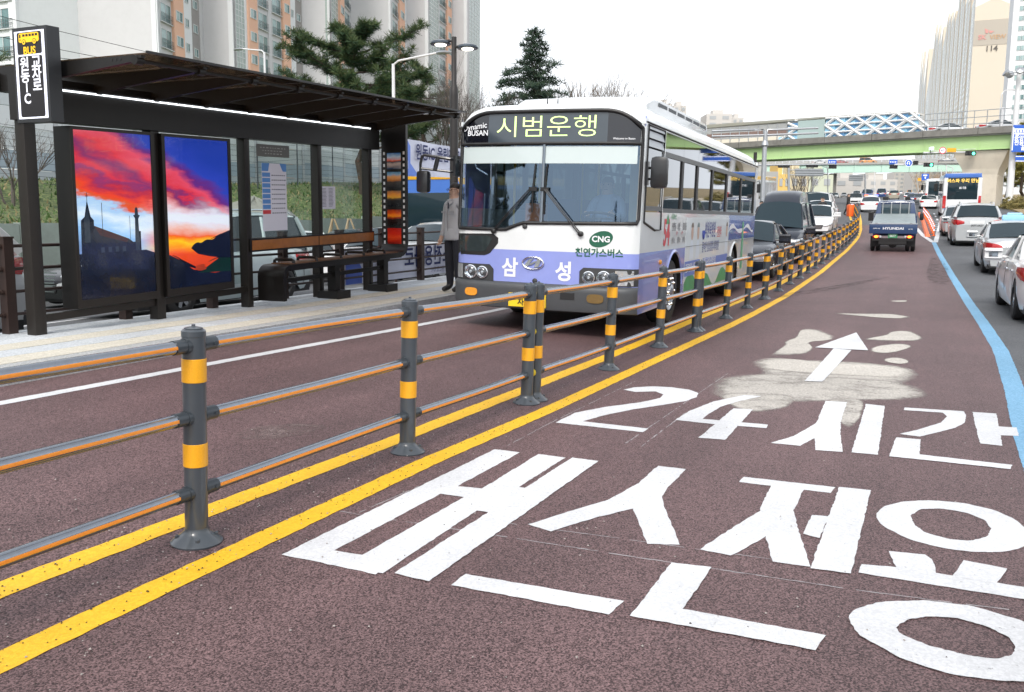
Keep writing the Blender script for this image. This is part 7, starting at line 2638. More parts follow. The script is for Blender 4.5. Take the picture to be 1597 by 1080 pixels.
for k in range(6):
 s0 = corn[k]
 s1 = corn[k + 1] if k < 5 else SO(*on_o(end_px, 100, OFC - 2).xy)[0]
 o1 = gab[k + 1] if k < 5 else OFC - 2
 A, Bp = Vector(xy(s0, OFC)), Vector(xy(s1, o1))
 d = (Bp - A).normalized()
 out = Vector((d.y, -d.x))
 inn = Vector((-out.x, -out.y, 0))
 t = thing('apartment_block', labels[k], 'apartment block', (A.x, A.y, ZG))
 # gable wall with shallow joints
 C = Vector(xy(s0, gab[k]))
 g = MB()
 z = ZG - 3
 for f_ in range(0, NF, 2):
  z1 = ZG + z_off + (f_ + 2) * FL
  wall(g, A, C, z + .04, z1 - .04, .5, (ST, CT, 0))
  z = z1
 wall(g, A + Vector((ST, CT)) * .06, C + Vector((ST, CT)) * .06, ZG - 3, ZT, .4, (ST, CT, 0))
 if gable_mat[k] is m_agrey:
  n_ = int((A - C).length / .9)
  for i in range(n_):
   p = A.lerp(C, (i + .5) / n_)
   pn = Vector((-ST, -CT)) * .05
   u_ = (C - A).normalized() * .06
   wall(g, p + pn - u_, p + pn + u_, ZG - 3, ZT, .1, (ST, CT, 0))
 make('gable', g, gable_mat[k], t, world=True, smooth=0)
 cp = MB()
 wall(cp, A + Vector((-ST, -CT)) * .12, A + Vector((-ST, -CT)) * .12 + (C - A).normalized() * .9, ZG - 3, ZT, .2, (ST, CT, 0))
 make('corner_strip', cp, m_awhite, t, world=True, smooth=0)
 body = MB()
 back = Vector(xy(s1, gab[k] - 2 if k < 5 else OFC - 14))
 depth = 9
 wall(body, A + Vector((-out.x, -out.y)) * .6, Bp + Vector((-out.x, -out.y)) * .6, ZG - 3, ZT, depth, inn)
 make('core', body, m_agrey, t, world=True, smooth=0)
 def at_px(px_):
  dd = ray(px_, 100)
  # intersect facade line in plan
  den = d.x * dd.y - d.y * dd.x
  u_ = (dd.x * A.y - dd.y * A.x) / den
  return A + d * u_
 for p0, p1, kind in strips[k]:
  a, b = at_px(p0), at_px(p1)
  wd = (b - a).length
  mat = {'white': m_awhite, 'balcony': m_agrey, 'orange': m_aorange, 'small': m_awhite, 'greysmall': m_amid, 'grey': m_agrey, 'stair': m_ablock}[kind]
  st = MB()
  pro = .35 if kind == 'orange' else (.0 if kind in ('balcony', 'stair', 'greysmall') else .1)
  wall(st, a + out * pro, b + out * pro, ZG - 3, ZT, .6 + pro, inn)
  if kind == 'stair':
   for f_ in range(NF):
    z = ZG + z_off + f_ * FL
    for q in (0, .7, 1.4, 2.1):
     wall(st, a + out * .03, b + out * .03, z + q, z + q + .07, .05, inn, 1)
   n_ = 4
   for i in range(n_ + 1):
    p = a.lerp(b, i / n_)
    wall(st, p + out * .04 - d * .05, p + out * .04 + d * .05, ZG - 3, ZT, .06, inn, 1)
  nm = {'white': 'pilaster', 'balcony': 'balcony_bay', 'orange': 'orange_bay', 'small': 'white_bay', 'greysmall': 'grey_bay', 'grey': 'grey_strip', 'stair': 'stair_glazing'}[kind]
  so_ = make(nm, st, [mat, m_aframe], t, world=True, smooth=0)
  if kind in ('white', 'grey', 'stair'):
   continue
  mid = a.lerp(b, .5)
  h_, w_, zw, rl = {'balcony': (2.15, min(wd * .84, 4.2), .25, True), 'orange': (1.15, wd * .66, 1.05, False), 'small': (1.0, min(wd * .36, 1.3), 1.0, False), 'greysmall': (1.0, min(wd * .5, 1.4), .85, False)}[kind]
  me = window_mesh(w_, h_, rl)
  for f_ in range(NF):
   z = ZG + z_off + f_ * FL
   if z < 11:
    continue
   w0 = mid + out * pro
   make('window', me, None, t, loc=(w0.x - A.x, w0.y - A.y, z + zw - ZG), rot=(0, 0, math.atan2(-d.y, -d.x)))
# two blocks further left
q = on_o(36, 100, -77)
def block_front(label, pxa, pxb, s, bays, wall_mat, zoff, name='apartment_block'):
 """front that faces the camera side, at distance s along the street"""
 a3, b3 = on_s(pxa, 100, s), on_s(pxb, 100, s)
 a, b = Vector((a3.x, a3.y)), Vector((b3.x, b3.y))
 d = (b - a).normalized()
 t = thing(name, label, 'apartment block', (a.x, a.y, ZG))
 mb = MB()
 wall(mb, a, b, ZG - 3, ZT, 10, (ST, CT, 0))
 make('wall', mb, wall_mat, t, world=True, smooth=0)
 for f_ in range(NF):
  z = ZG + zoff + f_ * FL
  if z < 10:
   continue
  for p0, w_, h_, zw, rl in bays:
   q = on_s(p0, 100, s)
   make('window', window_mesh(w_, h_, rl), None, t, loc=(q.x - a.x - ST * .02, q.y - a.y - CT * .02, z + zw - ZG), rot=(0, 0, math.atan2(-d.y, -d.x)))
 return t, a, d
t, a_, d_ = block_front('apartment block with tall balcony windows at the far left edge', -40, 31, 68, [(-22, 3.2, 2.15, .25, True), (8, 3.4, 2.15, .25, True)], m_apale, 1.3)
mb = MB()
q0, q1 = on_s(20, 100, 68), on_s(31.5, 100, 68)
wall(mb, Vector((q0.x - ST * .15, q0.y - CT * .15)), Vector((q1.x - ST * .15, q1.y - CT * .15)), ZG - 3, ZT, .4, (ST, CT, 0))
make('pilaster', mb, m_awhite, t, world=True, smooth=0)
t, a_, d_ = block_front('cream apartment block with small balcony railings between two pale ones', 20, 95, 118, [(46, 3.0, 1.7, .5, True), (60, 2.6, 1.7, .5, True), (83, 1.6, 1.7, .5, True)], m_acream, .4)
for f_ in range(3, NF):
 q = on_s(75, 100, 117.4)
 make('air_unit', MB().bbox(q.x - .5, q.y - .3, ZG + .4 + f_ * FL, q.x + .5, q.y + .3, ZG + 1.3 + f_ * FL, .05), m_awhite, t, world=True, smooth=30)
# overhead wires towards the left
pw = thing('overhead_wires', 'thin overhead wires crossing in front of the blank pale gable', 'wires', on_o(20, 25, -40))
for (x0, y0, x1, y1) in ((-60, 10, 240, 84), (-60, 44, 165, 92), (-60, 70, 120, 94)):
 make('wire', MB().tube([on_o(x0, y0, -40), on_o((x0 + x1) / 2, (y0 + y1) / 2 + 1.5, -40), on_o(x1, y1, -40)], .015, 5), m_black, pw, world=True)
# ---------------------------------------------------------------- tower block on the right with its end wall facing us
m_tpale = M('tower cream render', (.62, .56, .46), .8, var=.03, vs=.05)
m_tband = M('tower taupe band', (.44, .4, .34), .8, var=.03, vs=.05)
m_tside = M('tower facade pale', (.74, .74, .7), .8, var=.03, vs=.1)
m_tdark = M('tower taupe', (.36, .31, .28), .8, var=.05, vs=.1)
S0 = 439.0
zb = 14.0
tw = thing('tower_block', 'tall cream tower block with a stepped roofline and numbered end wall', 'tower block', on_s(1545, 190, S0))
_b = wpos(tw)
def sw(px_, py_, ds=0.0):
 return on_s(px_, py_, S0 + ds)
pA, pB = sw(1515, 100), sw(1571, 100)
oA, oB = SO(pA.x, pA.y)[1], SO(pB.x, pB.y)[1]
zt = sw(1515, 12).z
zap = sw(1548, -3).z
def end_wall(z0, z1, mat, nm, extra=None, proud=0.0):
 mb = MB()
 wall(mb, Vector(xy(S0 - proud, oA)), Vector(xy(S0 - proud, oB)), z0, z1, 1.0, (ST, CT, 0))
 if extra:
  om = (oA + oB) / 2 + .5
  mb.prism([Q(S0, oA, z1), Q(S0, oB, z1), Q(S0, om, extra)], Vector((ST, CT, 0)))
 return make(nm, mb, mat, tw, world=True, smooth=0)
zb1, zb2 = sw(1540, 71).z, sw(1540, 31.5).z
end_wall(zb - 6, zb1, m_tpale, 'end_wall')
band_o = end_wall(zb1 + .05, zb2 - .05, m_tband, 'painted_band', proud=.12)
end_wall(zb2, zt, m_tpale, 'end_wall', extra=zap)
def tower_text(body, px_, py_, size, mat, bold=.02, sx=1.0):
 c = sw(px_, py_)
 so = SO(c.x, c.y)
 mb = MB().text(body, size, lambda x, y: Q(S0 - .3, so[1] + x, c.z + y), bold, sx=sx)
 make('lettering', mb, mat, tw, world=True, smooth=0)
m_lred = M('tower letter red', (.6, .3, .27), .8, var=0)
m_lor = M('tower letter orange', (.5, .33, .2), .8, var=0)
tower_text('SK', 1531.5, 59, 2.7, m_lred, .03)
tower_text('VIEW', 1556, 58, 2.5, m_lor, .02)
tower_text('114', 1546, 76.5, 3.2, M('tower number', (.12, .11, .1), .8, var=0), .02)
wing = MB()
c = sw(1541, 50)
co = SO(c.x, c.y)[1]
for sgx in (-1, 1):
 wing.poly([Q(S0 - .3, co + x * 1.0, c.z + y) for x, y in (([(-1.4, 1.5), (.2, .6), (-.1, -.6), (-.9, -.6)] if sgx < 0 else [(.4, .4), (2.3, .1), (1.2, -.7), (.3, -.4)]))])
make('wing_emblem', wing, m_lred, tw, world=True, smooth=0)
# stepped side facade running away to the left
steps = [(1515, 1489, 14, 30), (1489, 1473, 40, 58), (1473, 1455, 62, 78), (1455, 1436, 84, 105)]
oF = oA
bays_total = 0
for i, (xa, xb, ya, yb) in enumerate(steps):
 qa, qb = on_o(xa, 100, oF), on_o(xb, 100, oF)
 sa, sb_ = SO(qa.x, qa.y)[0], SO(qb.x, qb.y)[0]
 za_, zb__ = on_o(xa, ya, oF).z, on_o(xb, yb, oF).z
 nbay = 6
 for j in range(nbay):
  s0_, s1_ = sa + (sb_ - sa) * j / nbay, sa + (sb_ - sa) * (j + 1) / nbay
  zz_ = za_ + (zb__ - za_) * j / (nbay - 1)
  mb = MB()
  wall(mb, Vector(xy(s0_ + .3, oF - (.2 if j % 2 else 0))), Vector(xy(s1_, oF - (.2 if j % 2 else 0))), zb - 6, zz_, 14, (CT, -ST, 0))
  by = make('bay', mb, m_tside if j % 2 == 0 else m_tpale, tw, world=True, smooth=0)
  wn = MB()
  fl = zb + 1
  o_ = oF - (.2 if j % 2 else 0) - .06
  sm0, sm1 = s0_ + (s1_ - s0_) * .3, s0_ + (s1_ - s0_) * .78
  while fl < zz_ - 3:
   wn.quad(Q(sm0, o_, fl), Q(sm1, o_, fl), Q(sm1, o_, fl + 1.9), Q(sm0, o_, fl + 1.9))
   fl += 2.9
  tag(make('windows', wn, M('tower glass', (.4, .5, .47), .2, var=.3, vs=.2), by, world=True, smooth=0, recalc=False), kind='stuff')
 # lift house on the roof step
 mb = MB()
 wall(mb, Vector(xy(sa + 4, oF + 2)), Vector(xy(sb_ - 2, oF + 2)), za_ - 12, za_ + 7, 8, (CT, -ST, 0))
 make('lift_house', mb, m_tdark, tw, world=True, smooth=0)
# white block at the right edge
wb = thing('tower_block', 'white tower block with small windows at the right edge of the picture', 'tower block', on_s(1585, 190, 330))
a3, b3 = on_s(1574, 100, 330), on_s(1640, 100, 330)
mb = MB()
wall(mb, a3.xy, b3.xy, 6, 120, 14, (ST, CT, 0))
make('wall', mb, m_awhite, wb, world=True, smooth=0)
z = 16.0
me = window_mesh(2.0, 1.5, False)
while z < 116:
 for px_ in (1589, 1596, 1606):
  q = on_s(px_, 100, 329.9)
  make('window', me, None, wb, loc=(q.x - wpos(wb).x, q.y - wpos(wb).y, z - wpos(wb).z), rot=(0, 0, math.atan2(ST, -CT)))
 z += 3.0
# far pale blocks on the skyline
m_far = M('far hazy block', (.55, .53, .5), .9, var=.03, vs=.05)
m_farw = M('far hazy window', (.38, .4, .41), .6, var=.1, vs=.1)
def far_block(label, x0, x1, ytop, Y, mat=m_far, rows=True, ybase=None, cat='building', name='far_building'):
 a, b = D(x0, ytop, Y), D(x1, ytop, Y)
 zb_ = gz(a.x, a.y) - 3
 t = thing(name, label, cat, (a.x, a.y, zb_))
 mb = MB().hexa([(a.x, a.y, zb_), (b.x, b.y, zb_), (b.x, b.y + 14, zb_), (a.x, a.y + 14, zb_), (a.x, a.y, a.z), (b.x, b.y, b.z), (b.x, b.y + 14, b.z), (a.x, a.y + 14, a.z)])
 mb.hexa([(a.x + (b.x - a.x) * .3, a.y + 3, a.z), (a.x + (b.x - a.x) * .7, a.y + 3, a.z), (a.x + (b.x - a.x) * .7, a.y + 9, a.z), (a.x + (b.x - a.x) * .3, a.y + 9, a.z)] + [(a.x + (b.x - a.x) * q, a.y + w_, a.z + 2.2) for q, w_ in ((.3, 3), (.7, 3), (.7, 9), (.3, 9))])
 make('wall', mb, mat, t, world=True, smooth=0)
 if rows:
  z = a.z - 2.4
  wn = MB()
  n = max(2, int((b.x - a.x) / 4))
  while z > zb_ + 4 and a.z - z < 60:
   for i in range(n):
    x = a.x + (b.x - a.x) * (i + .25) / n
    wn.box(x, a.y - .12, z, x + (b.x - a.x) / n * .5, a.y - .02, z + 1.5)
   z -= 3.1
  tag(make('windows', wn, m_farw, t, world=True, smooth=0), kind='stuff')
 return t
far_block('pale far apartment tower above the bus roof, left of the pair', 1027, 1048, 162, 420)
far_block('pale far apartment tower above the bus roof, right of the pair', 1050, 1071, 165, 425)
far_block('wide pale block peeping over the covered walkway', 1102, 1142, 178, 430)
far_block('low pale block left of the twin far towers', 1142, 1160, 184, 440)
far_block('cream house under the second bridge left of the grey sign', 1232, 1262, 272, 190, M('cream house', (.62, .55, .38), .85, var=.04))
far_block('amber painted house left of the cream house under the bridges', 1214, 1232, 272, 186, M('amber house', (.7, .48, .16), .85, var=.04))
far_block('pale glazed hall below the second bridge', 1262, 1300, 273, 215, M('glazed hall', (.55, .58, .45), .6, var=.06))
far_block('white low building behind the bare tree under the bridge', 1300, 1350, 278, 300)
far_block('pale grey hall in the middle distance under the bridge', 1340, 1400, 280, 420)
far_block('tall pale tower far beyond the second bridge', 1348, 1378, 271, 640)
far_block('pale tower far beyond the orange trees', 1395, 1420, 269, 700)
far_block('wide pale block far right beyond the orange trees', 1424, 1500, 266, 660)
far_block('grey shop building behind the waiting amber bus', 1180, 1214, 268, 150, M('shop grey', (.4, .4, .38), .85, var=.1))
# ---------------------------------------------------------------- bridges
m_bgreen = M('bridge green paint', (.42, .6, .28), .5, var=.1, vs=.3, dirt=.06)
m_bteal = M('bridge teal paint', (.45, .65, .55), .5, var=.08, vs=.3, dirt=.06)
def beam(mb, A, B, z0, z1, th, mi=0):
 n = (B - A).cross(Vector((0, 0, 1))).normalized() * th
 mb.hexa([A + Vector((0, 0, z0)) - n, B + Vector((0, 0, z0)) - n, B + Vector((0, 0, z0)) + n, A + Vector((0, 0, z0)) + n, A + Vector((0, 0, z1)) - n, B + Vector((0, 0, z1)) - n, B + Vector((0, 0, z1)) + n, A + Vector((0, 0, z1)) + n], mi)
br = thing('bridge', 'green girder bridge with concrete parapet crossing the road', 'bridge', D(1370, 300, 110))
L0, R0 = D(1040, 230, 127), D(1720, 212, 92)
nB = (R0 - L0).cross(Vector((0, 0, 1))).normalized()
if nB.y > 0:
 nB = -nB                                   # towards the camera
zL, zR = D(1178, 221.5, 119).z, D(1575, 206, 98).z
def bp(u, z, back=0.0):
 """point on the bridge front: u 0..1 along, z above girder soffit datum"""
 p = L0.lerp(R0, u)
 return Vector((p.x, p.y, 0)) - nB * back + Vector((0, 0, zsoff(u) + z))
def u_of(px_):
 dd = ray(px_, 230)
 d2 = R0 - L0
 den = d2.x * dd.y - d2.y * dd.x
 return (dd.x * L0.y - dd.y * L0.x) / den
ua, ub = u_of(1178), u_of(1575)
def z_at(px_, py_):
 u_ = u_of(px_)
 p = L0.lerp(R0, u_)
 dd = ray(px_, py_)
 return HC + dd.z * (p.y / dd.y)
za0, zb0 = z_at(1178, 250), z_at(1575, 232)
def zsoff(u):
 return za0 + (zb0 - za0) * (u - ua) / (ub - ua)
gh_ = z_at(1370, 221) - z_at(1370, 244.5)
ph_ = z_at(1370, 213) - z_at(1370, 221)
segs = 9
for k in range(segs):
 u0, u1 = k / segs, (k + 1) / segs
 mb = MB()
 mb.hexa([bp(u0, 0), bp(u1, 0), bp(u1, 0, 1.0), bp(u0, 0, 1.0), bp(u0, gh_), bp(u1, gh_), bp(u1, gh_, 1.0), bp(u0, gh_, 1.0)])
 g_ = make('girder', mb, m_bgreen, br, world=True, smooth=0)
 mb = MB()
 mb.hexa([bp(u1 - .0012, 0, -.06), bp(u1 + .0012, 0, -.06), bp(u1 + .0012, 0, 0), bp(u1 - .0012, 0, 0), bp(u1 - .0012, gh_, -.06), bp(u1 + .0012, gh_, -.06), bp(u1 + .0012, gh_, 0), bp(u1 - .0012, gh_, 0)])
 mb.hexa([bp(u0, -.02, -.18), bp(u1, -.02, -.18), bp(u1, -.02, 0), bp(u0, -.02, 0), bp(u0, .06, -.18), bp(u1, .06, -.18), bp(u1, .06, 0), bp(u0, .06, 0)])
 make('stiffener', mb, m_bgreen, g_, world=True, smooth=0)
 mb = MB()
 mb.hexa([bp(u0 + .0005, gh_ - .1, -.7), bp(u1 - .0005, gh_ - .1, -.7), bp(u1 - .0005, gh_ - .1, -.4), bp(u0 + .0005, gh_ - .1, -.4), bp(u0 + .0005, gh_ + ph_, -.7), bp(u1 - .0005, gh_ + ph_, -.7), bp(u1 - .0005, gh_ + ph_, -.4), bp(u0 + .0005, gh_ + ph_, -.4)])
 make('parapet', mb, m_conc_dk, br, world=True, smooth=0)
mb = MB()
mb.hexa([bp(0, gh_ - .25, -.4), bp(1, gh_ - .25, -.4), bp(1, gh_ - .25, 5.6), bp(0, gh_ - .25, 5.6), bp(0, gh_, -.4), bp(1, gh_, -.4), bp(1, gh_, 5.6), bp(0, gh_, 5.6)])
make('deck', mb, m_conc, br, world=True, smooth=0)
mb = MB()
mb.hexa([bp(0, 0, 3), bp(1, 0, 3), bp(1, 0, 3.6), bp(0, 0, 3.6), bp(0, gh_ - .26, 3), bp(1, gh_ - .26, 3), bp(1, gh_ - .26, 3.6), bp(0, gh_ - .26, 3.6)])
make('rear_girder', mb, m_bgreen, br, world=True, smooth=0)
# pier at the right
up_ = u_of(1528)
c = bp(up_, 0, 2)
gp_ = gz(c.x, c.y)
al = (R0 - L0).normalized()
pr = MB()
rows = []
for z, hw_, dp in ((gp_ - 1, 1.75, 1.2), (c.z - 2.6, 1.75, 1.2), (c.z - 2.0, 1.9, 1.3), (c.z - .8, 2.5, 1.7), (c.z - .05, 2.8, 1.9)):
 rows.append([Vector((c.x, c.y, z)) + al * hw_ * a + nB * dp * b for a, b in ((-1, 1), (1, 1), (1, -1), (-1, -1))])
pr.loft(rows, True, True)
make('pier', pr, M('pier concrete', (.64, .58, .48), .85, var=.08, vs=.4, dirt=.15), br, world=True, smooth=0)
# hand rails on the right half of the deck
mb = MB()
u0, u1 = u_of(1440), .99
for z in (.5, 1.2, 1.9):
 mb.tube([bp(u0, gh_ + ph_ + z, 0), bp(u1, gh_ + ph_ + z, 0)], .04, 5)
n = 14
for i in range(n):
 u_ = u0 + (u1 - u0) * i / (n - 1)
 mb.tube([bp(u_, gh_ + ph_ - .2, 0), bp(u_, gh_ + ph_ + 1.9, 0)], .045, 5)
make('deck_railing', mb, m_steel, br, world=True)
# covered walkway: cream hall, teal screen, blue and white lattice
cwk = thing('covered_walkway', 'long covered walkway with a blue and white lattice end on top of the green bridge', 'walkway', bp(.3, gh_ + ph_))
zb_ = gh_ + ph_ - .15
hW = z_at(1330, 180) - z_at(1330, 214)
def wk(u, z, back=1.2):
 return bp(u, zb_ + z, back)
uh0, uh1 = u_of(1000), u_of(1236)
m_wcream = M('walkway cream', (.72, .67, .56), .7, var=.04, vs=.3)
mb = MB()
mb.hexa([wk(uh0, hW * .95), wk(u_of(1413), hW * 1.0), wk(u_of(1413), hW * 1.0, 5), wk(uh0, hW * .95, 5), wk(uh0, hW * 1.16, .8), wk(u_of(1413), hW * 1.06, .8), wk(u_of(1413), hW * 1.06, 5.5), wk(uh0, hW * 1.16, 5.5)])
make('roof', mb, M('walkway roof', (.76, .73, .66), .6, var=.03, vs=.3), cwk, world=True, smooth=0)
n = 17
m_wg = M('walkway glass', (.36, .37, .37), .2, var=.15, vs=.4)
m_wbr = M('walkway brown', (.22, .15, .13), .5, var=.1)
for i in range(n):
 u0, u1 = uh0 + (uh1 - uh0) * i / n, uh0 + (uh1 - uh0) * (i + 1) / n - .0006
 if 3 <= i <= 6 or 11 <= i <= 12 and False:
  mb = MB().hexa([wk(u0, 0), wk(u1, 0), wk(u1, 0, 1.5), wk(u0, 0, 1.5), wk(u0, hW * .95), wk(u1, hW * .95), wk(u1, hW * .95, 1.5), wk(u0, hW * .95, 1.5)])
  make('cream_panel', mb, m_wcream, cwk, world=True, smooth=0)
 else:
  for z0, z1, mt in ((0, .32, m_wcream), (.33, .42, m_wg), (.43, .64, m_wbr), (.65, .94, m_wg)):
   mb = MB().hexa([wk(u0, hW * z0), wk(u1, hW * z0), wk(u1, hW * z0, 1.3), wk(u0, hW * z0, 1.3), wk(u0, hW * z1), wk(u1, hW * z1), wk(u1, hW * z1, 1.3), wk(u0, hW * z1, 1.3)])
   make('panel', mb, mt, cwk, world=True, smooth=0)
  make('mullion', MB().tube([wk(u1, 0, 1.15), wk(u1, hW * .95, 1.15)], .06, 5), m_steel, cwk, world=True)
m_wteal = M('walkway teal screen', (.36, .46, .45), .35, var=.08, vs=.4)
u0, u1 = u_of(1237), u_of(1279)
mb = MB().hexa([wk(u0, 0, 1.0), wk(u1, 0, 1.0), wk(u1, 0, 1.3), wk(u0, 0, 1.3), wk(u0, hW * .98, 1.0), wk(u1, hW * .98, 1.0), wk(u1, hW * .98, 1.3), wk(u0, hW * .98, 1.3)])
make('teal_screen', mb, m_wteal, cwk, world=True, smooth=0)
m_lb = M('lattice blue panel', (.3, .56, .75), .3, var=.12, vs=.6)
m_ld = M('lattice dark blue panel', (.1, .25, .45), .3, var=.12, vs=.6)
m_lw = M('lattice white', (.74, .75, .76), .4)
def lattice(pa, pb, taper):
 ua_, ub_ = u_of(pa), u_of(pb)
 nc = max(2, round((pb - pa) / 16))
 def top(u):
  t = (u - ua_) / (ub_ - ua_)
  if taper == 'r':
   return hW * (1.02 if t < .82 else 1.02 - (t - .82) / .18 * .72)
  return hW * min(1.0, .15 + t * 1.0)
 rows = 3
 k = 0
 for i in range(nc):
  for j in range(rows):
   u0, u1 = ua_ + (ub_ - ua_) * i / nc, ua_ + (ub_ - ua_) * (i + 1) / nc
   um = (u0 + u1) / 2
   if top(um) < hW * (j + .6) / rows:
    continue
   z0, z1 = hW * j / rows, min(hW * (j + 1) / rows, top(um))
   k += 1
   e = .12
   make('lattice_panel', MB().hexa([wk(u0, z0, 1.0), wk(u1, z0, 1.0), wk(u1, z0, 1.1), wk(u0, z0, 1.1), wk(u0, z1, 1.0 + .25 * (k % 2)), wk(u1, z1, 1.0 + .25 * (k % 2)), wk(u1, z1, 1.4), wk(u0, z1, 1.4)]), m_lb if k % 4 else m_ld, cwk, world=True, smooth=0)
   if (i + j) % 2 == 0:
    p, q = (u0, z0), (u1, z1)
   else:
    p, q = (u0, z1), (u1, z0)
   make('lattice_bar', MB().tube([wk(p[0], p[1], .9), wk(q[0], q[1], .9)], .17, 4), m_lw, cwk, world=True, smooth=0)
 for j in range(rows + 1):
  z = hW * j / rows
  ue = ub_
  while ue > ua_ and top(ue) < z - .01:
   ue -= (ub_ - ua_) / 60
  us = ua_
  while us < ub_ and top(us) < z - .01:
   us += (ub_ - ua_) / 60
  if ue > us:
   make('lattice_rail', MB().tube([wk(us, z, .88), wk(ue, z, .88)], .11, 4), m_lw, cwk, world=True, smooth=0)
 if taper == 'r':
  ut = ua_ + (ub_ - ua_) * .82
  make('lattice_bar', MB().tube([wk(ut, hW * 1.02, .86), wk(ub_, hW * .3, .86)], .15, 4), m_lw, cwk, world=True, smooth=0)
  make('lattice_bar', MB().tube([wk(ub_, 0, .86), wk(ub_, hW * .3, .86)], .15, 4), m_lw, cwk, world=True, smooth=0)
lattice(1280, 1442, 'r')
lattice(1207, 1237, 'l')
# teal bridge behind
b2 = thing('bridge', 'pale teal girder bridge behind the green bridge', 'bridge', D(1300, 290, 270))
L2, R2 = D(1090, 264, 290), D(1600, 264, 262)
def z2(px_, py_):
 d2 = R2 - L2
 dd = ray(px_, 264)
 den = d2.x * dd.y - d2.y * dd.x
 u_ = (dd.x * L2.y - dd.y * L2.x) / den
 p = L2.lerp(R2, u_)
 d3 = ray(px_, py_)
 return u_, HC + d3.z * (p.y / d3.y)
zs0, zs1 = z2(1300, 270)[1], z2(1300, 258)[1]
zt2 = z2(1300, 254.5)[1]
A2, B2 = Vector((L2.x, L2.y, 0)), Vector((R2.x, R2.y, 0))
for k in range(12):
 a, b = A2.lerp(B2, k / 12), A2.lerp(B2, (k + 1) / 12 - .0008)
 mb = MB()
 beam(mb, a, b, zs0, zs1, .5)
 g_ = make('girder', mb, m_bteal, b2, world=True, smooth=0)
 mb = MB()
 beam(mb, b.lerp(a, .012), b, zs0, zs1, .6)
 make('stiffener', mb, m_bteal, g_, world=True, smooth=0)
 mb = MB()
 beam(mb, a, b, zs1 + .02, zt2, .9)
 make('parapet', mb, m_conc, b2, world=True, smooth=0)
n2 = (B2 - A2).cross(Vector((0, 0, 1))).normalized()
if n2.y < 0:
 n2 = -n2
mb = MB()
mb.hexa([A2 + n2 * 1 + Vector((0, 0, zs1 - .3)), B2 + n2 * 1 + Vector((0, 0, zs1 - .3)), B2 + n2 * 10 + Vector((0, 0, zs1 - .3)), A2 + n2 * 10 + Vector((0, 0, zs1 - .3)), A2 + n2 * 1 + Vector((0, 0, zs1)), B2 + n2 * 1 + Vector((0, 0, zs1)), B2 + n2 * 10 + Vector((0, 0, zs1)), A2 + n2 * 10 + Vector((0, 0, zs1))])
make('deck', mb, m_conc, b2, world=True, smooth=0)
mb = MB()
for z in (.35, .7):
 mb.tube([A2 + Vector((0, 0, zt2 + z)), B2 + Vector((0, 0, zt2 + z))], .06, 4)
for i in range(40):
 p = A2.lerp(B2, i / 39)
 mb.tube([p + Vector((0, 0, zt2)), p + Vector((0, 0, zt2 + .7))], .06, 4)
make('railing', mb, m_steel, b2, world=True)
mb = MB()
for i in range(44):
 a, b = A2.lerp(B2, i / 44) + n2 * 9.5, A2.lerp(B2, (i + .93) / 44) + n2 * 9.5
 beam(mb, a, b, zs1, zs1 + 2.2, .06)
tag(make('screen_panels', mb, M('bridge screen', (.44, .44, .42), .5, var=.08, vs=.5), b2, world=True, smooth=0), kind='stuff')
for px_, wd, mt in ((1281, 1.6, m_conc), (1300, .9, m_conc_dk)):
 u_, _ = z2(px_, 264)
 p = A2.lerp(B2, u_) + n2 * 4
 mb = MB().box(p.x - wd, p.y - 1, gz(p.x, p.y) - 1, p.x + wd, p.y + 1, zs0)
 make('pier', mb, mt, b2, world=True, smooth=0)
for px_, mt, kd, lb in ((1279, m_pw, 'sedan', 'white car crossing the teal bridge'), (1354, m_por, 'van', 'orange van crossing the teal bridge'), (1312, m_pred, 'sedan', 'dark red car crossing the teal bridge'), (1478, m_pgrey, 'sedan', 'grey car crossing the teal bridge at its right end')):
 u_, _ = z2(px_, 264)
 p = A2.lerp(B2, u_) + n2 * 2.6
 t = car(kd, mt, *SO(p.x, p.y), 90, lb, group='cars crossing the teal bridge', name='crossing_car', far=True, z=zs1 + .35)
for px_, lb in ((1468, 'silver car roof on the green bridge left of the white pole'), (1548, 'silver car roof on the green bridge behind the white pole')):
 p = bp(u_of(px_), gh_ + .1, 2.6)
 car('sedan', m_psil, *SO(p.x, p.y), 78, lb, group='cars on the green bridge', name='crossing_car', far=True, z=p.z + .05)
# ---------------------------------------------------------------- lamp posts, poles, signals, signs
m_blkpole = M('lamp post dark', (.03, .027, .026), .4, .3, var=.1)
m_wpole = M('white pole', (.66, .67, .68), .4, var=.04, vs=2)
m_lens = M('lamp glass lit', (.9, .88, .8), .3, var=0, emit=2.5, ecol=(1, .95, .8))
q = on_o(708, 400, -8.45)
s_, o_ = SO(q.x, q.y)
b = P(s_, o_, KB_)
def hz_at(px_, py_, base):
 d = ray(px_, py_)
 k = math.hypot(base.x, base.y) / math.hypot(d.x, d.y)
 return HC + d.z * k
lp = thing('lamp_post', 'dark twin headed lamp post between the shelter and the bus', 'lamp post', b)
zt_, zm_ = hz_at(706, 58, b) - b.z, hz_at(706, 140, b) - b.z
make('pole', MB().tube([(0, 0, 0), (0, 0, zm_ - .12), (0, 0, zm_), (0, 0, zm_ + .1), (0, 0, zt_)], [.085, .085, .085, .055, .052], 12), m_blkpole, lp)
make('base_collar', MB().lathe([(.14, 0), (.14, .05), (.1, .12)], n=14), m_blkpole, lp)
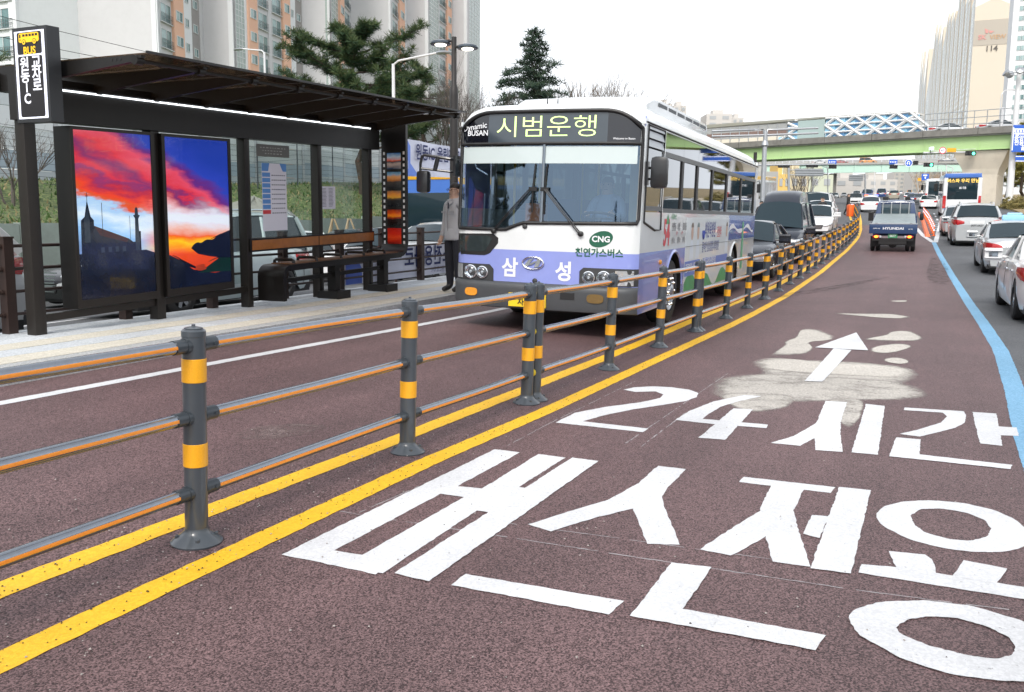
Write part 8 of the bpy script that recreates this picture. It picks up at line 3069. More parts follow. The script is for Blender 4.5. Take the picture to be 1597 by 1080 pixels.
for sg_, zz in ((-1, zt_ - .06), (1, zt_ - .18)):
 dv = Vector((CT, -ST, 0)) * sg_ if sg_ < 0 else Vector((CT, -ST, 0))
 c = dv * .3 + Vector((0, 0, zz - .04))
 arm = make('arm', MB().tube([(0, 0, zz - .03), tuple(dv * .12 + Vector((0, 0, zz))), tuple(c + Vector((0, 0, .03)))], .025, 8), m_blkpole, lp)
 hd = MB().lathe([(.0, .07), (.08, .065), (.19, .03), (.215, -.01), (.2, -.03), (.0, -.03)], tuple(c), 20, caps=False)
 h_ = make('lamp_head', hd, M('lamp head steel', (.1, .12, .14), .25, .7), lp)
 make('lens', MB().lathe([(.12, -.032), (.1, -.05), (0, -.055)], tuple(c), 16, caps=False), m_lens, h_)
def street_lamp(label, px_, o, ytop, dxarm, name='street_lamp', pole=m_wpole, group=None):
 q = on_o(px_, 300, o)
 s, _ = SO(q.x, q.y)
 b = P(s, o)
 h = hz_at(px_, ytop, b) - b.z
 t = thing(name, label, 'street lamp', b, group=group)
 make('pole', MB().tube([(0, 0, -.2), (0, 0, h * .5), (0, 0, h)], [.09, .075, .06], 8), pole, t)
 dv = Vector((CT, -ST, 0)) * dxarm
 make('arm', MB().tube([(0, 0, h - .05), tuple(dv * .12 + Vector((0, 0, h + .1))), tuple(dv + Vector((0, 0, h + .28)))], .04, 8), pole, t)
 e = dv + Vector((0, 0, h + .28))
 u = dv.normalized()
 hd = MB()
 rows = []
 for k, (w_, z) in enumerate(((.05, .05), (.13, .07), (.15, .06), (.1, .04), (.02, .02))):
  p = e + u * (k * .17)
  n_ = Vector((-u.y, u.x, 0))
  rows.append([p + n_ * w_, p + n_ * w_ * .6 + Vector((0, 0, z)), p - n_ * w_ * .6 + Vector((0, 0, z)), p - n_ * w_, p - n_ * w_ * .7 - Vector((0, 0, .05)), p + n_ * w_ * .7 - Vector((0, 0, .05))])
 hd.loft(rows, True, True)
 make('lamp_head', hd, m_steel, t, smooth=50)
 return t
street_lamp('silver street lamp with curved arm in front of the big pine', 615, -18.6, 100, 1.9)
street_lamp('distant silver lamp with flat arm above the shelter roof', 418, -34, 82, -1.5)
def mast(name, label, base, h, arms, pole_r=.12, mat=m_wpole, cat='signal mast'):
 """arms: list of (height, far end point)"""
 t = thing(name, label, cat, base)
 make('pole', MB().tube([(0, 0, -.3), (0, 0, h * .5), (0, 0, h)], [pole_r, pole_r * .9, pole_r * .75], 12), mat, t)
 for A, B, r_ in arms:
  make('arm', MB().tube([A, B], r_, 8), mat, t, world=True)
 return t
# twin armed silver pole left of the queue
q = D(1188, 335, 60)
b = Vector((q.x, q.y, gz(q.x, q.y)))
t = thing('gantry_pole', 'silver pole with paired curved arms spreading left and right behind the bus', 'pole', b)
zc = D(1188, 222, 60).z - b.z
make('pole', MB().tube([(0, 0, -.2), (0, 0, zc - .2)], [.17, .15], 12).lathe([(.16, zc - .3), (.24, zc - .2), (.2, zc), (.12, zc + .12)], n=12).tube([(0, 0, zc), (0, 0, zc + .75)], .12, 10), m_steel, t)
for sg_, xe in ((-1, 1110), (1, 1276)):
 for yy in (0, 8):
  e = D(xe, 203 + yy - (3 if sg_ > 0 else -2), 60 if sg_ < 0 else 60)
  p0 = b + Vector((0, 0, zc + (.45 if yy == 0 else .62)))
  k1 = Vector((p0.x + sg_ * .25, p0.y, D(1188, 203 + yy, 60).z - (.0)))
  if yy == 0:
   pts = [b + Vector((0, 0, zc + .2)), Vector((p0.x + sg_ * .15, p0.y, p0.z + .35)), Vector((p0.x + sg_ * .7, p0.y, k1.z + .02)), e]
  else:
   pts = [Vector((p0.x, p0.y, k1.z)), e]
  make('arm', MB().tube(pts, .065, 8), m_steel, t, world=True)
q = D(1174, 335, 52)
b = Vector((q.x, q.y, gz(q.x, q.y)))
t = thing('pole', 'plain black pole sticking up behind the rear of the bus', 'pole', b)
make('shaft', MB().tube([(0, 0, 0), (0, 0, D(1174, 238, 52).z - b.z)], .1, 8), m_blkpole, t)
m_sigblk = M('signal black', (.012, .012, .013), .5)
m_glit = M('signal green lit', (.05, .8, .45), .3, var=0, emit=3, ecol=(.1, 1, .55))
m_sblue = M('sign blue', (.03, .12, .55), .35, var=.03)
m_swh = M('sign white', (.78, .79, .8), .4, var=0)
def px_box(mb, x0, x1, y0, y1, Y, th=.12, mi=0):
 a, b = D(x0, y1, Y), D(x1, y0, Y)
 return mb.box(min(a.x, b.x), Y - th, a.z, max(a.x, b.x), Y, b.z, mi)
def signal(label, x0, x1, y0, y1, Y, lit=None):
 a = D((x0 + x1) / 2, y1, Y)
 t = thing('traffic_light', label, 'traffic light', a, group='traffic lights on the mast arms')
 mb = MB()
 px_box(mb, x0, x1, y0, y1, Y, .2)
 make('housing', mb, m_sigblk, t, world=True, smooth=0)
 n = 3
 for i in range(n):
  xc = x0 + (x1 - x0) * (i + .5) / n
  c = D(xc, (y0 + y1) / 2, Y - .22)
  r_ = abs(D(xc, y0, Y).z - D(xc, y1, Y).z) * .36
  on = lit is not None and i == lit
  make('lamp', MB().lathe([(r_, .0), (r_ * .9, -.03), (0, -.05)], tuple(c), 12, axis='y', caps=False), m_glit if on else m_darkgrey, t, world=True)
  make('hood', MB().tube([tuple(c + Vector((r_ * 1.1 * math.cos(a_), -.12, r_ * 1.1 * math.sin(a_)))) for a_ in [k * math.pi / 6 for k in range(7)]], .012, 4), m_sigblk, t, world=True)
 return t
def board(label, x0, x1, y0, y1, Y, mat, name='road_sign', cat='sign', border=True):
 a = D((x0 + x1) / 2, y1, Y)
 t = thing(name, label, cat, a)
 mb = MB()
 px_box(mb, x0, x1, y0, y1, Y, .06)
 make('board', mb, mat, t, world=True, smooth=0)
 return t
YM = 100
# right mast: upper arm
qb = D(1552, 322, YM)
b = Vector((qb.x, qb.y, gz(qb.x, qb.y)))
mast('signal_mast', 'tall white signal mast right of the coach with two long arms', b, D(1554, 168, YM).z - b.z, [(D(1553, 237, YM), D(1440, 238.5, YM), .09), (D(1553, 236.5, YM), D(1640, 235, YM), .09), (D(1553, 231, YM), D(1452, 236, YM), .03)], .2)
qb = D(1559, 322, 104)
b = Vector((qb.x, qb.y, gz(qb.x, qb.y)))
mast('signal_mast', 'shorter white mast just right of the tall one, with one low arm', b, D(1560, 234, 104).z - b.z, [(D(1560, 255.5, 104), D(1395, 257, 104), .09)], .22)
signal('black traffic light with green lit at right, under the girder by the pier', 1505, 1521, 236.5, 243, YM - .3, 2)
signal('black traffic light with green lit, on the lower arm', 1440, 1455, 254.5, 260.5, 104 - .3, 2)
t = thing('speed_sign', 'round speed limit sign with red ring on the upper arm', 'sign', D(1470, 241, YM - .3))
c = D(1470, 235, YM - .3)
rr = .38
make('disc', MB().lathe([(rr, 0), (rr, -.04), (0, -.04)], tuple(c), 24, axis='y'), m_swh, t, world=True)
make('red_ring', MB().loft([[(c.x + r_ * math.cos(k * math.pi / 12), c.y - .045, c.z + r_ * math.sin(k * math.pi / 12)) for k in range(24)] for r_ in (rr, rr * .76)], True), M('sign red', (.65, .04, .04), .4, var=0), t, world=True, smooth=0)
make('number', MB().text('60', .36, lambda x, y: (c.x + x, c.y - .046, c.z + y), .02), M('sign ink', (.02, .02, .03), .5, var=0), t, world=True, smooth=0)
board('orange plate beside the round speed limit sign', 1477, 1491, 231.5, 237.5, YM - .3, M('sign orange', (.8, .4, .02), .4, var=.05))
t = thing('camera', 'small white enforcement camera above the upper arm', 'camera', D(1451, 237, YM))
mb = MB()
px_box(mb, 1448.5, 1453.5, 230, 235, YM, .5)
make('housing', mb, m_swh, t, world=True, smooth=0)
make('bracket', MB().tube([D(1451, 234.5, YM - .2), D(1451, 238.5, YM - .1)], .04, 6), m_sigblk, t, world=True)
for lb, x, nm in (('blue sign pair on the lower arm left of the round blue sign', 1393, 'a'), ('blue sign pair on the far left arm under the orange van', 1298, 'b')):
 t = board(lb, x - 6.5, x + 6.5, 249.5, 256.5, 104.5, m_sblue)
 mb = MB()
 px_box(mb, x - 6, x + 6, 257.5, 263.5, 104.3, .2)
 make('signal_housing', mb, m_sigblk, t, world=True, smooth=0)
 mk_ = MB()
 for k_ in range(4):
  px_box(mk_, x - 5 + k_ * 2.7, x - 3.6 + k_ * 2.7, 252, 254, 104.4 - .05, .02)
 tag(make('print_marks', mk_, m_swh, t, world=True, smooth=0), kind='stuff')
t = thing('turn_sign', 'round blue turn sign with a white arrow on the lower arm', 'sign', D(1417, 260, 104))
c = D(1417, 254.5, 103.7)
make('disc', MB().lathe([(.42, 0), (.42, -.04), (0, -.04)], tuple(c), 24, axis='y'), m_sblue, t, world=True)
mb = MB().tube([(c.x + .1, c.y - .05, c.z - .22), (c.x + .1, c.y - .05, c.z + .1), (c.x - .02, c.y - .05, c.z + .2), (c.x - .14, c.y - .05, c.z + .1), (c.x - .14, c.y - .05, c.z - .05)], .045, 4)
mb.poly([(c.x - .26, c.y - .05, c.z - .03), (c.x - .02, c.y - .05, c.z - .03), (c.x - .14, c.y - .05, c.z - .2)])
make('arrow', mb, m_swh, t, world=True, smooth=0)
make('ring', MB().loft([[(c.x + r_ * math.cos(k * math.pi / 12), c.y - .045, c.z + r_ * math.sin(k * math.pi / 12)) for k in range(24)] for r_ in (.42, .37)], True), m_swh, t, world=True, smooth=0)
signal('small black traffic light right of the round blue sign', 1424, 1431, 251.5, 257, 103.8)
# far left mast and its unlit signal backs
qb = D(1158, 330, 104)
b = Vector((qb.x, qb.y, gz(qb.x, qb.y)))
mast('signal_mast', 'silver mast hidden by the bus whose arm crosses under the green bridge', b, D(1158, 250, 104).z - b.z, [(D(1158, 258.5, 104), D(1302, 256.5, 104), .09)], .18, m_steel)
signal('dark signal seen edge on, leftmost on the far arm', 1213, 1231, 258.5, 262, 103.8)
signal('dark signal seen edge on, second on the far arm', 1257, 1275, 258, 261.5, 103.8)
# grey sign backs on posts
m_back = M('sign back grey', (.27, .29, .3), .5, .4, var=.1)
for lb, x0, x1, y0, y1, Y, xp in (('grey ribbed back of a large road sign left of the bare tree', 1240, 1284, 263.5, 275, 96, 1230), ('smaller grey sign back right of the bare tree', 1324, 1346, 273, 282.5, 140, 1349)):
 t = board(lb, x0, x1, y0, y1, Y, m_back)
 for k_ in range(3):
  mb = MB()
  yy = y0 + (y1 - y0) * (k_ + .5) / 3
  px_box(mb, x0 - 1, x1 + 1, yy - .5, yy + .5, Y - .07, .06)
  make('rib', mb, m_steel, t, world=True, smooth=0)
 g_ = D(xp, 330, Y)
 g_.z = gz(g_.x, g_.y)
 make('post', MB().tube([g_, D(xp, y0 - 1.5, Y)], .13, 8), m_steel, t, world=True)
 for yy in (y0 + 2, y1 - 2):
  make('bracket', MB().tube([D(xp, yy, Y), D((x0 + x1) / 2, yy, Y)], .05, 6), m_steel, t, world=True)
for i, (x, y0, Y) in enumerate(((1268, 258, 118), (1291, 262, 122), (1364, 268, 180), (1476, 258, 128), (1486, 262, 132), (1468, 266, 150))):
 g_ = D(x, 320, Y)
 g_.z = gz(g_.x, g_.y)
 t = thing('lamp_pole', ('thin white lamp pole left of the bare tree under the bridges', 'thin white lamp pole right of the grey pier', 'thin far lamp pole beyond the bare tree', 'thin white pole left of the bridge pier', 'thin white pole touching the bridge pier', 'far thin pole behind the blue lane sign')[i], 'pole', g_)
 make('shaft', MB().tube([g_, D(x, y0, Y)], .07, 6), m_wpole, t, world=True)
 make('arm', MB().tube([D(x, y0, Y), D(x - 8, y0 - 2, Y)], .05, 6), m_wpole, t, world=True)
# blue signs
t = board('large blue bus lane sign cut by the right edge', 1577, 1650, 196, 237.5, 96, m_sblue)
bx_, by_ = D(1577, 237.5, 96), D(1650, 196, 96)
W_, H_ = by_.x - bx_.x, by_.z - bx_.z
mb = MB()
for r0 in ((.03, .05, .045, .95), (.03, .05, .97, .07), (.03, .93, .97, .95)):
 pass
px_box(mb, 1579, 1580.5, 199, 235, 95.93, .01)
make('border', mb, m_swh, t, world=True, smooth=0)
mb = MB()
for k_ in range(5):
 px_box(mb, 1582 + k_ * 4.4, 1585 + k_ * 4.4, 203, 206.5, 95.93, .01)
px_box(mb, 1582, 1604, 201, 202.2, 95.93, .01)
px_box(mb, 1582, 1604, 207.5, 210, 95.93, .01)
for xc in (1587, 1599):
 c = D(xc, 210.5, 95.93)
 mb.lathe([(.13, 0), (.13, -.01)], tuple(c), 10, axis='y')
make('bus_symbol', mb, m_swh, t, world=True, smooth=0)
def bsign(txt, px_, py_, size, Y=95.9, al='LEFT'):
 c = D(px_, py_, Y)
 make('lettering', MB().text(txt, size, lambda x, y: (c.x + x, c.y, c.z + y), .02, align=al), m_swh, t, world=True, smooth=0)
bsign('중앙버스', 1581.5, 216, .56)
bsign('전용차로', 1581.5, 223.5, .56)
bsign('끝', 1592, 231.5, .56)
t = board('small blue name board hanging below the large blue sign', 1583, 1640, 243.5, 252.5, 96, m_sblue)
mb = MB()
px_box(mb, 1584, 1639, 244.2, 244.8, 95.93, .01)
px_box(mb, 1584, 1639, 251.4, 252, 95.93, .01)
make('border', mb, m_swh, t, world=True, smooth=0)
t = board('blue guide board between the coach and the white poles', 1530, 1549, 285.5, 296, 112, M('sign sky blue', (.05, .22, .6), .35, var=.03))
g_ = D(1539, 320, 112)
g_.z = gz(g_.x, g_.y)
make('post', MB().tube([g_, D(1539, 296, 112)], .08, 6), m_wpole, t, world=True)
mb = MB()
px_box(mb, 1533, 1547, 289.5, 290.6, 111.9, .01)
px_box(mb, 1536, 1545, 293, 293.8, 111.9, .01)
make('border', mb, m_swh, t, world=True, smooth=0)
t = board('blue lane sign above the orange leafless trees', 1437, 1449, 271.5, 281.5, 190, m_sblue)
mb = MB()
px_box(mb, 1440, 1446, 273, 275, 189.8, .02)
px_box(mb, 1442, 1444, 276, 279, 189.8, .02)
make('print_marks', mb, m_swh, t, world=True, smooth=0)
g_ = D(1443, 310, 190)
g_.z = gz(g_.x, g_.y)
make('post', MB().tube([g_, D(1443, 281, 190)], .1, 6), m_wpole, t, world=True)
board('small orange sign left of the blue lane sign', 1431, 1436.5, 278, 282.5, 189, M('sign orange', (.8, .4, .02), .4, var=.05))
# floodlight pole
qb = D(1573, 321, 97)
b = Vector((qb.x, qb.y, gz(qb.x, qb.y)))
t = thing('floodlight_pole', 'thick white pole carrying a cluster of floodlights at the right edge', 'pole', b)
h = D(1582, 112, 97).z - b.z
make('pole', MB().tube([(0, 0, -.2), (0, 0, h * .5), (.0, 0, h)], [.38, .3, .22], 14), m_wpole, t)
make('ring', MB().tube([(.9 * math.cos(k * math.pi / 8), .9 * math.sin(k * math.pi / 8), h - .2) for k in range(17)], .04, 6), m_steel, t)
for k in range(5):
 a = k * 2 * math.pi / 5 + .5
 make('floodlight', MB().lathe([(.1, 0), (.38, .3), (.4, .5), (0, .62)], (0, 0, 0), 12).xf(Matrix.Translation((1.0 * math.cos(a), 1.0 * math.sin(a), h - .35)) @ Matrix.Rotation(.9, 4, Vector((-math.sin(a), math.cos(a), 0)))), m_steel, t)
# lamp on the bridge
p = bp(u_of(1547), gh_ + ph_ - .2, 2)
t = thing('street_lamp', 'slim white lamp rising from the green bridge in front of the tower', 'street lamp', p)
h = hz_at(1545, 148, p) - p.z
make('pole', MB().tube([(0, 0, 0), (0, 0, h)], [.09, .05], 8), m_wpole, t)
make('arm', MB().tube([(0, 0, h - .05), (.3, 0, h + .35), (.9, 0, h + .5)], .045, 6).bbox(.7, -.12, h + .42, 1.4, .12, h + .56, .04), m_wpole, t)
# right verge beyond the carriageway
mb = MB()
rows = []
for s in s_grid(56, 300):
 e = 7.2 + (s - 56) * .05
 rows.append([P(s, e, -.02), P(s, e + .001, .13), P(s, e + .25, .14), P(s, e + 6, .2), P(s, 60, .25)])
struct('verge', MB().loft(rows, False), speckle('dry verge', (.16, .12, .06), (.4, .31, .17), 6, rough=.95, bump=.4, big=.2), smooth=0)
mb = MB()
for i in range(60):
 s = rnd.uniform(84, 112)
 o = 8.9 + (s - 56) * .05 + rnd.uniform(0, 1.5)
 r_ = rnd.uniform(.25, .5)
 c = P(s, o, .25)
 bm = bmesh.new()
 bmesh.ops.create_icosphere(bm, subdivisions=1, radius=r_)
 for v in bm.verts:
  v.co = Vector((c.x, c.y, c.z)) + Vector((v.co.x * rnd.uniform(.7, 1.2), v.co.y * rnd.uniform(.7, 1.2), v.co.z * rnd.uniform(.5, .9)))
 mb.bm(bm)
 bm.free()
tag(make('verge_stones', mb, M('pale stone', (.5, .44, .34), .85, var=.2), smooth=0), 'pale stones edging the dry verge', None, kind='stuff')
p = D(1541, 318, 116)
car('sedan', m_pw, *SO(p.x, p.y), 60, 'white car parked on the verge right of the coach', name='parked_car', far=True)
# orange kerb with delineator posts
m_ok = M('orange kerb plastic', (.75, .13, .02), .5, var=.1, dirt=.1)
ok = thing('lane_divider', 'orange kerb with a row of striped bendy posts in the white fork', 'lane divider', P(49, 1.05))
s = 49.0
while s < 86:
 mb = MB()
 e0, e1 = .93, 1.17
 c = [P(s, e0), P(s + .97, e0), P(s + .97, e1), P(s, e1), P(s + .05, e0 + .05, .14), P(s + .92, e0 + .05, .14), P(s + .92, e1 - .05, .14), P(s + .05, e1 - .05, .14)]
 mb.hexa(c)
 make('kerb_block', mb, m_ok, ok, world=True, smooth=0)
 s += 1.0
dpost, dband = None, None
for i in range(18):
 s = 49.8 + i * 2.0
 p = P(s, 1.33)
 mb = MB().lathe([(.1, 0), (.1, .03), (.04, .05), (.033, .06), (.033, .6), (.02, .62)], n=10)
 if dpost is None:
  o1 = make('post', mb, m_ok, ok, loc=p - wpos(ok))
  bm_ = MB()
  for z in (.25, .47):
   bm_.lathe([(.0345, z), (.0345, z + .08)], n=10, caps=False)
  o2 = make('white_bands', bm_, m_swh, o1)
  dpost, dband = o1.data, o2.data
 else:
  o1 = make('post', dpost, None, ok, loc=p - wpos(ok))
  make('white_bands', dband, None, o1)
# hatching between the fork lines
for i in range(8):
 s = 52 + i * 2.2
 mb = MB()
 w_ = .15 + (s - 50) * .045
 mb.quad(P(s, 1.45, .004), P(s + .25, 1.45, .004), P(s + .9, 1.45 + w_, .004), P(s + .65, 1.45 + w_, .004))
 tag(make('hatching', mb, m_wpaint, smooth=0), 'white hatching beside the orange kerb', 'road marking', kind='structure')
# orange barrel at the end of the railing
q = G(1328, 338)
t = thing('barrel', 'square orange water filled barrier at the far end of the railing', 'barrier', q)
make('body', MB().bbox(-.32, -.3, 0, .32, .3, .9, .06), M('barrier orange', (.9, .14, .02), .45, var=.06), t, smooth=40)
make('cap', MB().lathe([(.1, .9), (.1, .95), (0, .95)], n=12), m_swh, t)
# ---------------------------------------------------------------- people
m_skin = M('skin', (.5, .33, .25), .55, var=.06, vs=30)
m_hair = M('hair black', (.012, .01, .009), .6)
m_shoe = M('shoe black', (.012, .012, .012), .4)
def person(label, loc, rz, H, top, legs, pose='stand', coat_len=.0, name='person', hair_long=False, face=True):
 k = H / 1.72
 t = thing(name, label, 'person', loc, (0, 0, rz))
 # local: facing -y, x to the person's left as seen from the front
 J = {}
 J['pel'] = (0, 0, .95)
 J['waist'] = (0, 0, 1.08)
 J['chest'] = (0, .0, 1.3)
 J['neckb'] = (0, .01, 1.44)
 J['neck'] = (0, -.005, 1.5)
 J['head'] = (0, -.015, 1.6)
 J['crown'] = (0, -.01, 1.68)
 for s_, sg_ in (('l', 1), ('r', -1)):
  J['sh' + s_] = (sg_ * .18, .01, 1.395)
  J['hip' + s_] = (sg_ * .095, 0, .9)
  if pose == 'walk':
   f_ = .16 * sg_
   J['knee' + s_] = (sg_ * .1, -f_ * .8 - .03, .5)
   J['ank' + s_] = (sg_ * .1, -f_ * 1.5 + (.05 if sg_ < 0 else 0), .09)
   J['toe' + s_] = (sg_ * .11, -f_ * 1.5 - .15, .04)
  elif pose == 'sit':
   J['knee' + s_] = (sg_ * .15, -.42, .9)
   J['ank' + s_] = (sg_ * .15, -.45, .5)
   J['toe' + s_] = (sg_ * .15, -.6, .45)
  else:
   J['knee' + s_] = (sg_ * .105, -.02, .5)
   J['ank' + s_] = (sg_ * .11, .0, .09)
   J['toe' + s_] = (sg_ * .13, -.16, .04)
  if pose == 'sit':
   J['el' + s_] = (sg_ * .26, -.12, 1.16)
   J['wr' + s_] = (sg_ * .18, -.36, 1.2)
  elif pose == 'fold':
   J['el' + s_] = (sg_ * .27, -.02, 1.14)
   J['wr' + s_] = (sg_ * .02, -.2, 1.17 + .05 * sg_)
  else:
   sw_ = .06 * sg_ if pose == 'walk' else 0
   J['el' + s_] = (sg_ * .245, .02 + sw_, 1.13)
   J['wr' + s_] = (sg_ * .265, -.05 + sw_ * 2, .88)
 RD = dict(pel=.165, waist=.165, chest=.18, neckb=.085, neck=.058, head=.092, crown=.07)
 for s_ in 'lr':
  RD.update({'sh' + s_: .085, 'el' + s_: .058, 'wr' + s_: .036, 'hip' + s_: .115, 'knee' + s_: .08, 'ank' + s_: .058, 'toe' + s_: .038})
 if coat_len:
  RD.update({'pel': .17})
 E = [('pel', 'waist', 't'), ('waist', 'chest', 't'), ('chest', 'neckb', 't'), ('neckb', 'neck', 's'), ('neck', 'head', 's'), ('head', 'crown', 's')]
 for s_ in 'lr':
  E += [('neckb', 'sh' + s_, 't'), ('sh' + s_, 'el' + s_, 't'), ('el' + s_, 'wr' + s_, 't'), ('pel', 'hip' + s_, 'l'), ('hip' + s_, 'knee' + s_, 'l'), ('knee' + s_, 'ank' + s_, 'l'), ('ank' + s_, 'toe' + s_, 'h')]
 names = list(J)
 me = bpy.data.meshes.new('body')
 me.from_pydata([tuple(c * k for c in J[n]) for n in names], [(names.index(a), names.index(b)) for a, b, _ in E], [])
 o = bpy.data.objects.new('body', me)
 COL.objects.link(o)
 md = o.modifiers.new('s', 'SKIN')
 me.skin_vertices or None
 sk = me.skin_vertices[0].data
 for i, n in enumerate(names):
  r_ = RD[n] * k
  ax_ = 1.0
  if n in ('pel', 'waist', 'chest'):
   sk[i].radius = (r_ * 1.12, r_ * .78)
  elif n in ('head',):
   sk[i].radius = (r_ * .86, r_ * 1.06)
  else:
   sk[i].radius = (r_, r_)
 sk[names.index('pel')].use_root = True
 md.use_smooth_shade = True
 o.modifiers.new('d', 'SUBSURF').levels = 2
 dg = bpy.context.evaluated_depsgraph_get()
 dg.update()
 m2 = bpy.data.meshes.new_from_object(o.evaluated_get(dg))
 bpy.data.objects.remove(o)
 for m in (top, legs, m_skin, m_shoe):
  m2.materials.append(m)
 segs_ = [(Vector(J[a]) * k, Vector(J[b]) * k, c) for a, b, c in E]
 mi = {'t': 0, 'l': 1, 's': 2, 'h': 3}
 for f in m2.polygons:
  c = f.center
  best = None
  for a, b, g_ in segs_:
   ab = b - a
   u_ = max(0, min(1, (c - a).dot(ab) / ab.length_squared))
   d_ = (c - (a + ab * u_)).length
   if best is None or d_ < best[0]:
    best = (d_, g_)
  g_ = best[1]
  if g_ == 'l' and c.z > .86 * k:
   g_ = 't'
  if g_ == 's' and c.z < 1.47 * k:
   g_ = 't'
  f.material_index = mi[g_]
  f.use_smooth = True
 bo = make('body', m2, None, t)
 hc = Vector(J['head']) * k
 # hair cap
 hm = MB()
 rows = []
 for i in range(7):
  a = R(2 + i * 14.5)
  r_ = .097 * k * math.cos(a)
  rows.append([(hc.x + r_ * .93 * math.cos(2 * math.pi * j / 16), hc.y + .018 * k + r_ * 1.12 * math.sin(2 * math.pi * j / 16) * (1 if math.sin(2 * math.pi * j / 16) > 0 else .82), hc.z + .055 * k + .085 * k * math.sin(a) - (.05 * k if math.sin(2 * math.pi * j / 16) > .2 and i == 0 else 0)) for j in range(16)])
 hm.loft(rows, True, True)
 if hair_long:
  hm.loft([[(hc.x + .1 * k * math.cos(a), hc.y + .03 * k + .09 * k * math.sin(a), hc.z + .03 * k) for a in [R(-10 + 200 * j / 10) for j in range(11)]], [(hc.x + .1 * k * math.cos(a), hc.y + .06 * k + .08 * k * math.sin(a), hc.z - .17 * k) for a in [R(-5 + 190 * j / 10) for j in range(11)]]], False)
 make('hair', hm, m_hair, t, smooth=60)
 if face:
  fm_ = MB()
  yf_ = hc.y - .095 * k
  fm_.add([(hc.x - .014 * k, yf_ + .008, hc.z - .02 * k), (hc.x + .014 * k, yf_ + .008, hc.z - .02 * k), (hc.x, yf_ - .02 * k, hc.z - .022 * k), (hc.x, yf_ + .004, hc.z + .03 * k)], [(0, 2, 3), (2, 1, 3), (0, 1, 2)])
  make('nose', fm_, m_skin, t, smooth=60)
  ey = MB()
  for sg_ in (-1, 1):
   ey.lathe([(.011 * k, 0), (.008 * k, -.006), (0, -.008)], (hc.x + sg_ * .034 * k, yf_ + .009 * k, hc.z + .022 * k), 8, axis='y')
   ey.box(hc.x + sg_ * .018 * k, yf_ + .0, hc.z + .042 * k, hc.x + sg_ * .052 * k, yf_ + .012 * k, hc.z + .048 * k)
  ey.box(hc.x - .025 * k, yf_ + .002, hc.z - .052 * k, hc.x + .025 * k, yf_ + .012 * k, hc.z - .046 * k)
  tag(make('eyes_and_mouth', ey, M('eye dark', (.03, .02, .018), .4), t, smooth=50), kind='stuff')
  for sg_ in (-1, 1):
   make('ear', MB().bbox(hc.x + sg_ * .082 * k, hc.y - .005, hc.z - .025 * k, hc.x + sg_ * .1 * k, hc.y + .035 * k, hc.z + .035 * k, .008), m_skin, t, smooth=60)
 # hands with five fingers
 for s_, sg_ in (('l', 1), ('r', -1)):
  w0, e0 = Vector(J['wr' + s_]) * k, Vector(J['el' + s_]) * k
  d_ = (w0 - e0).normalized()
  side = d_.cross(Vector((0, 1, 0))).normalized()
  nrm = d_.cross(side).normalized()
  hb_ = MB()
  hb_.tube([w0 - d_ * .02, w0 + d_ * .03 * k, w0 + d_ * .08 * k], [.034 * k, .037 * k, .033 * k], 8)
  for q, (off, L_) in enumerate(((-.03, .062), (-.01, .075), (.01, .07), (.03, .055))):
   b0 = w0 + d_ * .075 * k + side * off * k
   hb_.tube([b0, b0 + d_ * L_ * .5 * k + nrm * .006, b0 + d_ * L_ * .85 * k + nrm * .022, b0 + d_ * L_ * .95 * k + nrm * .04], [.0095 * k, .009 * k, .008 * k, .006 * k], 6)
  b0 = w0 + d_ * .02 * k - side * .03 * k
  hb_.tube([b0, b0 + d_ * .035 * k - side * .022 * k, b0 + d_ * .065 * k - side * .022 * k + nrm * .01], [.011 * k, .01 * k, .007 * k], 6)
  make('hand', hb_, m_skin, t, smooth=60)
 if not coat_len and pose != 'sit':
  hm2 = MB()
  hm2.loft([[(a_ * k * math.cos(2 * math.pi * j / 20), b_ * k * math.sin(2 * math.pi * j / 20), z * k) for j in range(20)] for a_, b_, z in ((.178, .135, .83), (.188, .145, .835), (.19, .147, .87), (.186, .142, .98), (.172, .128, 1.02))], True)
  make('jacket_hem', hm2, top, t, smooth=60)
 if coat_len:
  cm = MB()
  rows = []
  for i in range(6):
   f_ = i / 5
   z = (1.08 - f_ * coat_len) * k
   rows.append([((.17 + .05 * f_) * k * math.cos(2 * math.pi * j / 16) * (1 + .03 * math.sin(j * 2.1)), (.125 + .06 * f_) * k * math.sin(2 * math.pi * j / 16), z) for j in range(16)])
  cm.loft(rows, True)
  make('coat_skirt', cm, top, t, smooth=60)
 return t
mp = P(13.75, -7.03, KB_)
man = person('man in a pale grey work jacket and dark trousers standing beside the bus door', mp, -TA + R(-22), 1.84, M('jacket pale grey', (.4, .42, .45), .75, var=.06, vs=6, bump=.3, bs=25), M('trousers navy', (.012, .014, .022), .8))
k = 1.84 / 1.72
mb = MB()
for sg_ in (-1, 1):
 mb.prism([(sg_ * .005, -.128 * k, 1.44 * k), (sg_ * .06, -.1 * k, 1.47 * k), (sg_ * .085, -.07 * k, 1.44 * k), (sg_ * .045, -.135 * k, 1.39 * k)], (0, -.012, 0))
make('collar', mb, M('jacket pale grey', (.4, .42, .45), .75), man, smooth=0)
make('necktie', MB().prism([(-.012, -.14, 1.52), (.012, -.14, 1.52), (.02, -.15, 1.42), (-.02, -.15, 1.42)], (0, -.006, 0)), M('tie dark', (.02, .02, .04), .6), man, smooth=0)
gl_ = MB()
hc = Vector((0, -.015, 1.6)) * k
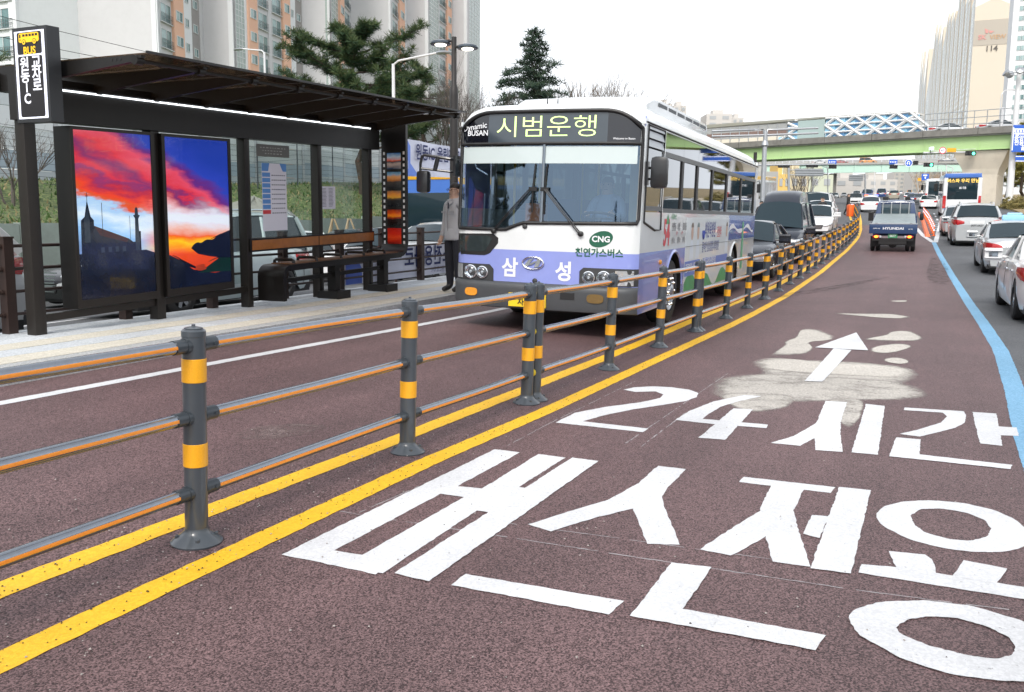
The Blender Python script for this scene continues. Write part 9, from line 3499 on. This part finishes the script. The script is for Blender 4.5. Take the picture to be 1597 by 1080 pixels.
for sg_ in (-1, 1):
 gl_.tube([(sg_ * .034 * k + .024 * math.cos(a), hc.y - .108 * k, hc.z + .022 * k + .016 * math.sin(a)) for a in [j * math.pi / 6 for j in range(13)]], .003, 4)
 gl_.tube([(sg_ * .06 * k, hc.y - .1 * k, hc.z + .024 * k), (sg_ * .078 * k, hc.y - .01, hc.z + .02 * k)], .003, 4)
make('glasses', gl_, m_black, man)
mb = MB()
for sg_ in (-1, 1):
 mb.box(sg_ * .05 * k, -.16 * k, 1.26 * k, sg_ * .14 * k, -.148 * k, 1.29 * k)
make('pocket_flap', mb, M('jacket seam grey', (.3, .32, .35), .75), man, smooth=0)
make('zip', MB().tube([(0, -.162, 1.5), (0, -.172, 1.3), (0, -.16, 1.05)], .006, 4), M('zip grey', (.2, .2, .22), .5), man)
m_blkc = M('coat black', (.012, .012, .014), .8, bump=.2, bs=20)
q = D(1187, 335, 44)
person('woman in a black jacket with hair tied back at the rear of the bus', Vector((q.x, q.y, gz(q.x, q.y))), -TA + R(-15), 1.64, m_blkc, M('trousers black', (.012, .012, .013), .8), 'fold')
q = D(1282, 335, 51)
person('man in a black padded jacket with folded arms beside the high-roof van', Vector((q.x, q.y, gz(q.x, q.y))), -TA + R(25), 1.75, M('padded jacket', (.01, .011, .014), .6, bump=.6, bs=8), M('trousers black', (.012, .012, .013), .8), 'fold')
q = G(1322, 336)
person('woman walking in a long dark coat beside the orange barrier', q, -TA + R(70), 1.68, M('long coat charcoal', (.025, .022, .022), .85), M('trousers black', (.012, .012, .013), .8), 'walk', coat_len=.62, hair_long=True)
# the bus driver, seated
dv_ = Vector((math.cos(.392), -math.sin(.392), 0))
bk_ = Vector((math.sin(.392), math.cos(.392), 0))
p = Vector((.344, 11.962, .084)) + dv_ * .62 + bk_ * 1.05 + Vector((0, 0, .42))
person('bus driver in a pale blue shirt at the steering wheel', p, -.392, 1.7, M('shirt pale blue', (.3, .4, .58), .75), M('trousers navy', (.012, .014, .022), .8), 'sit')
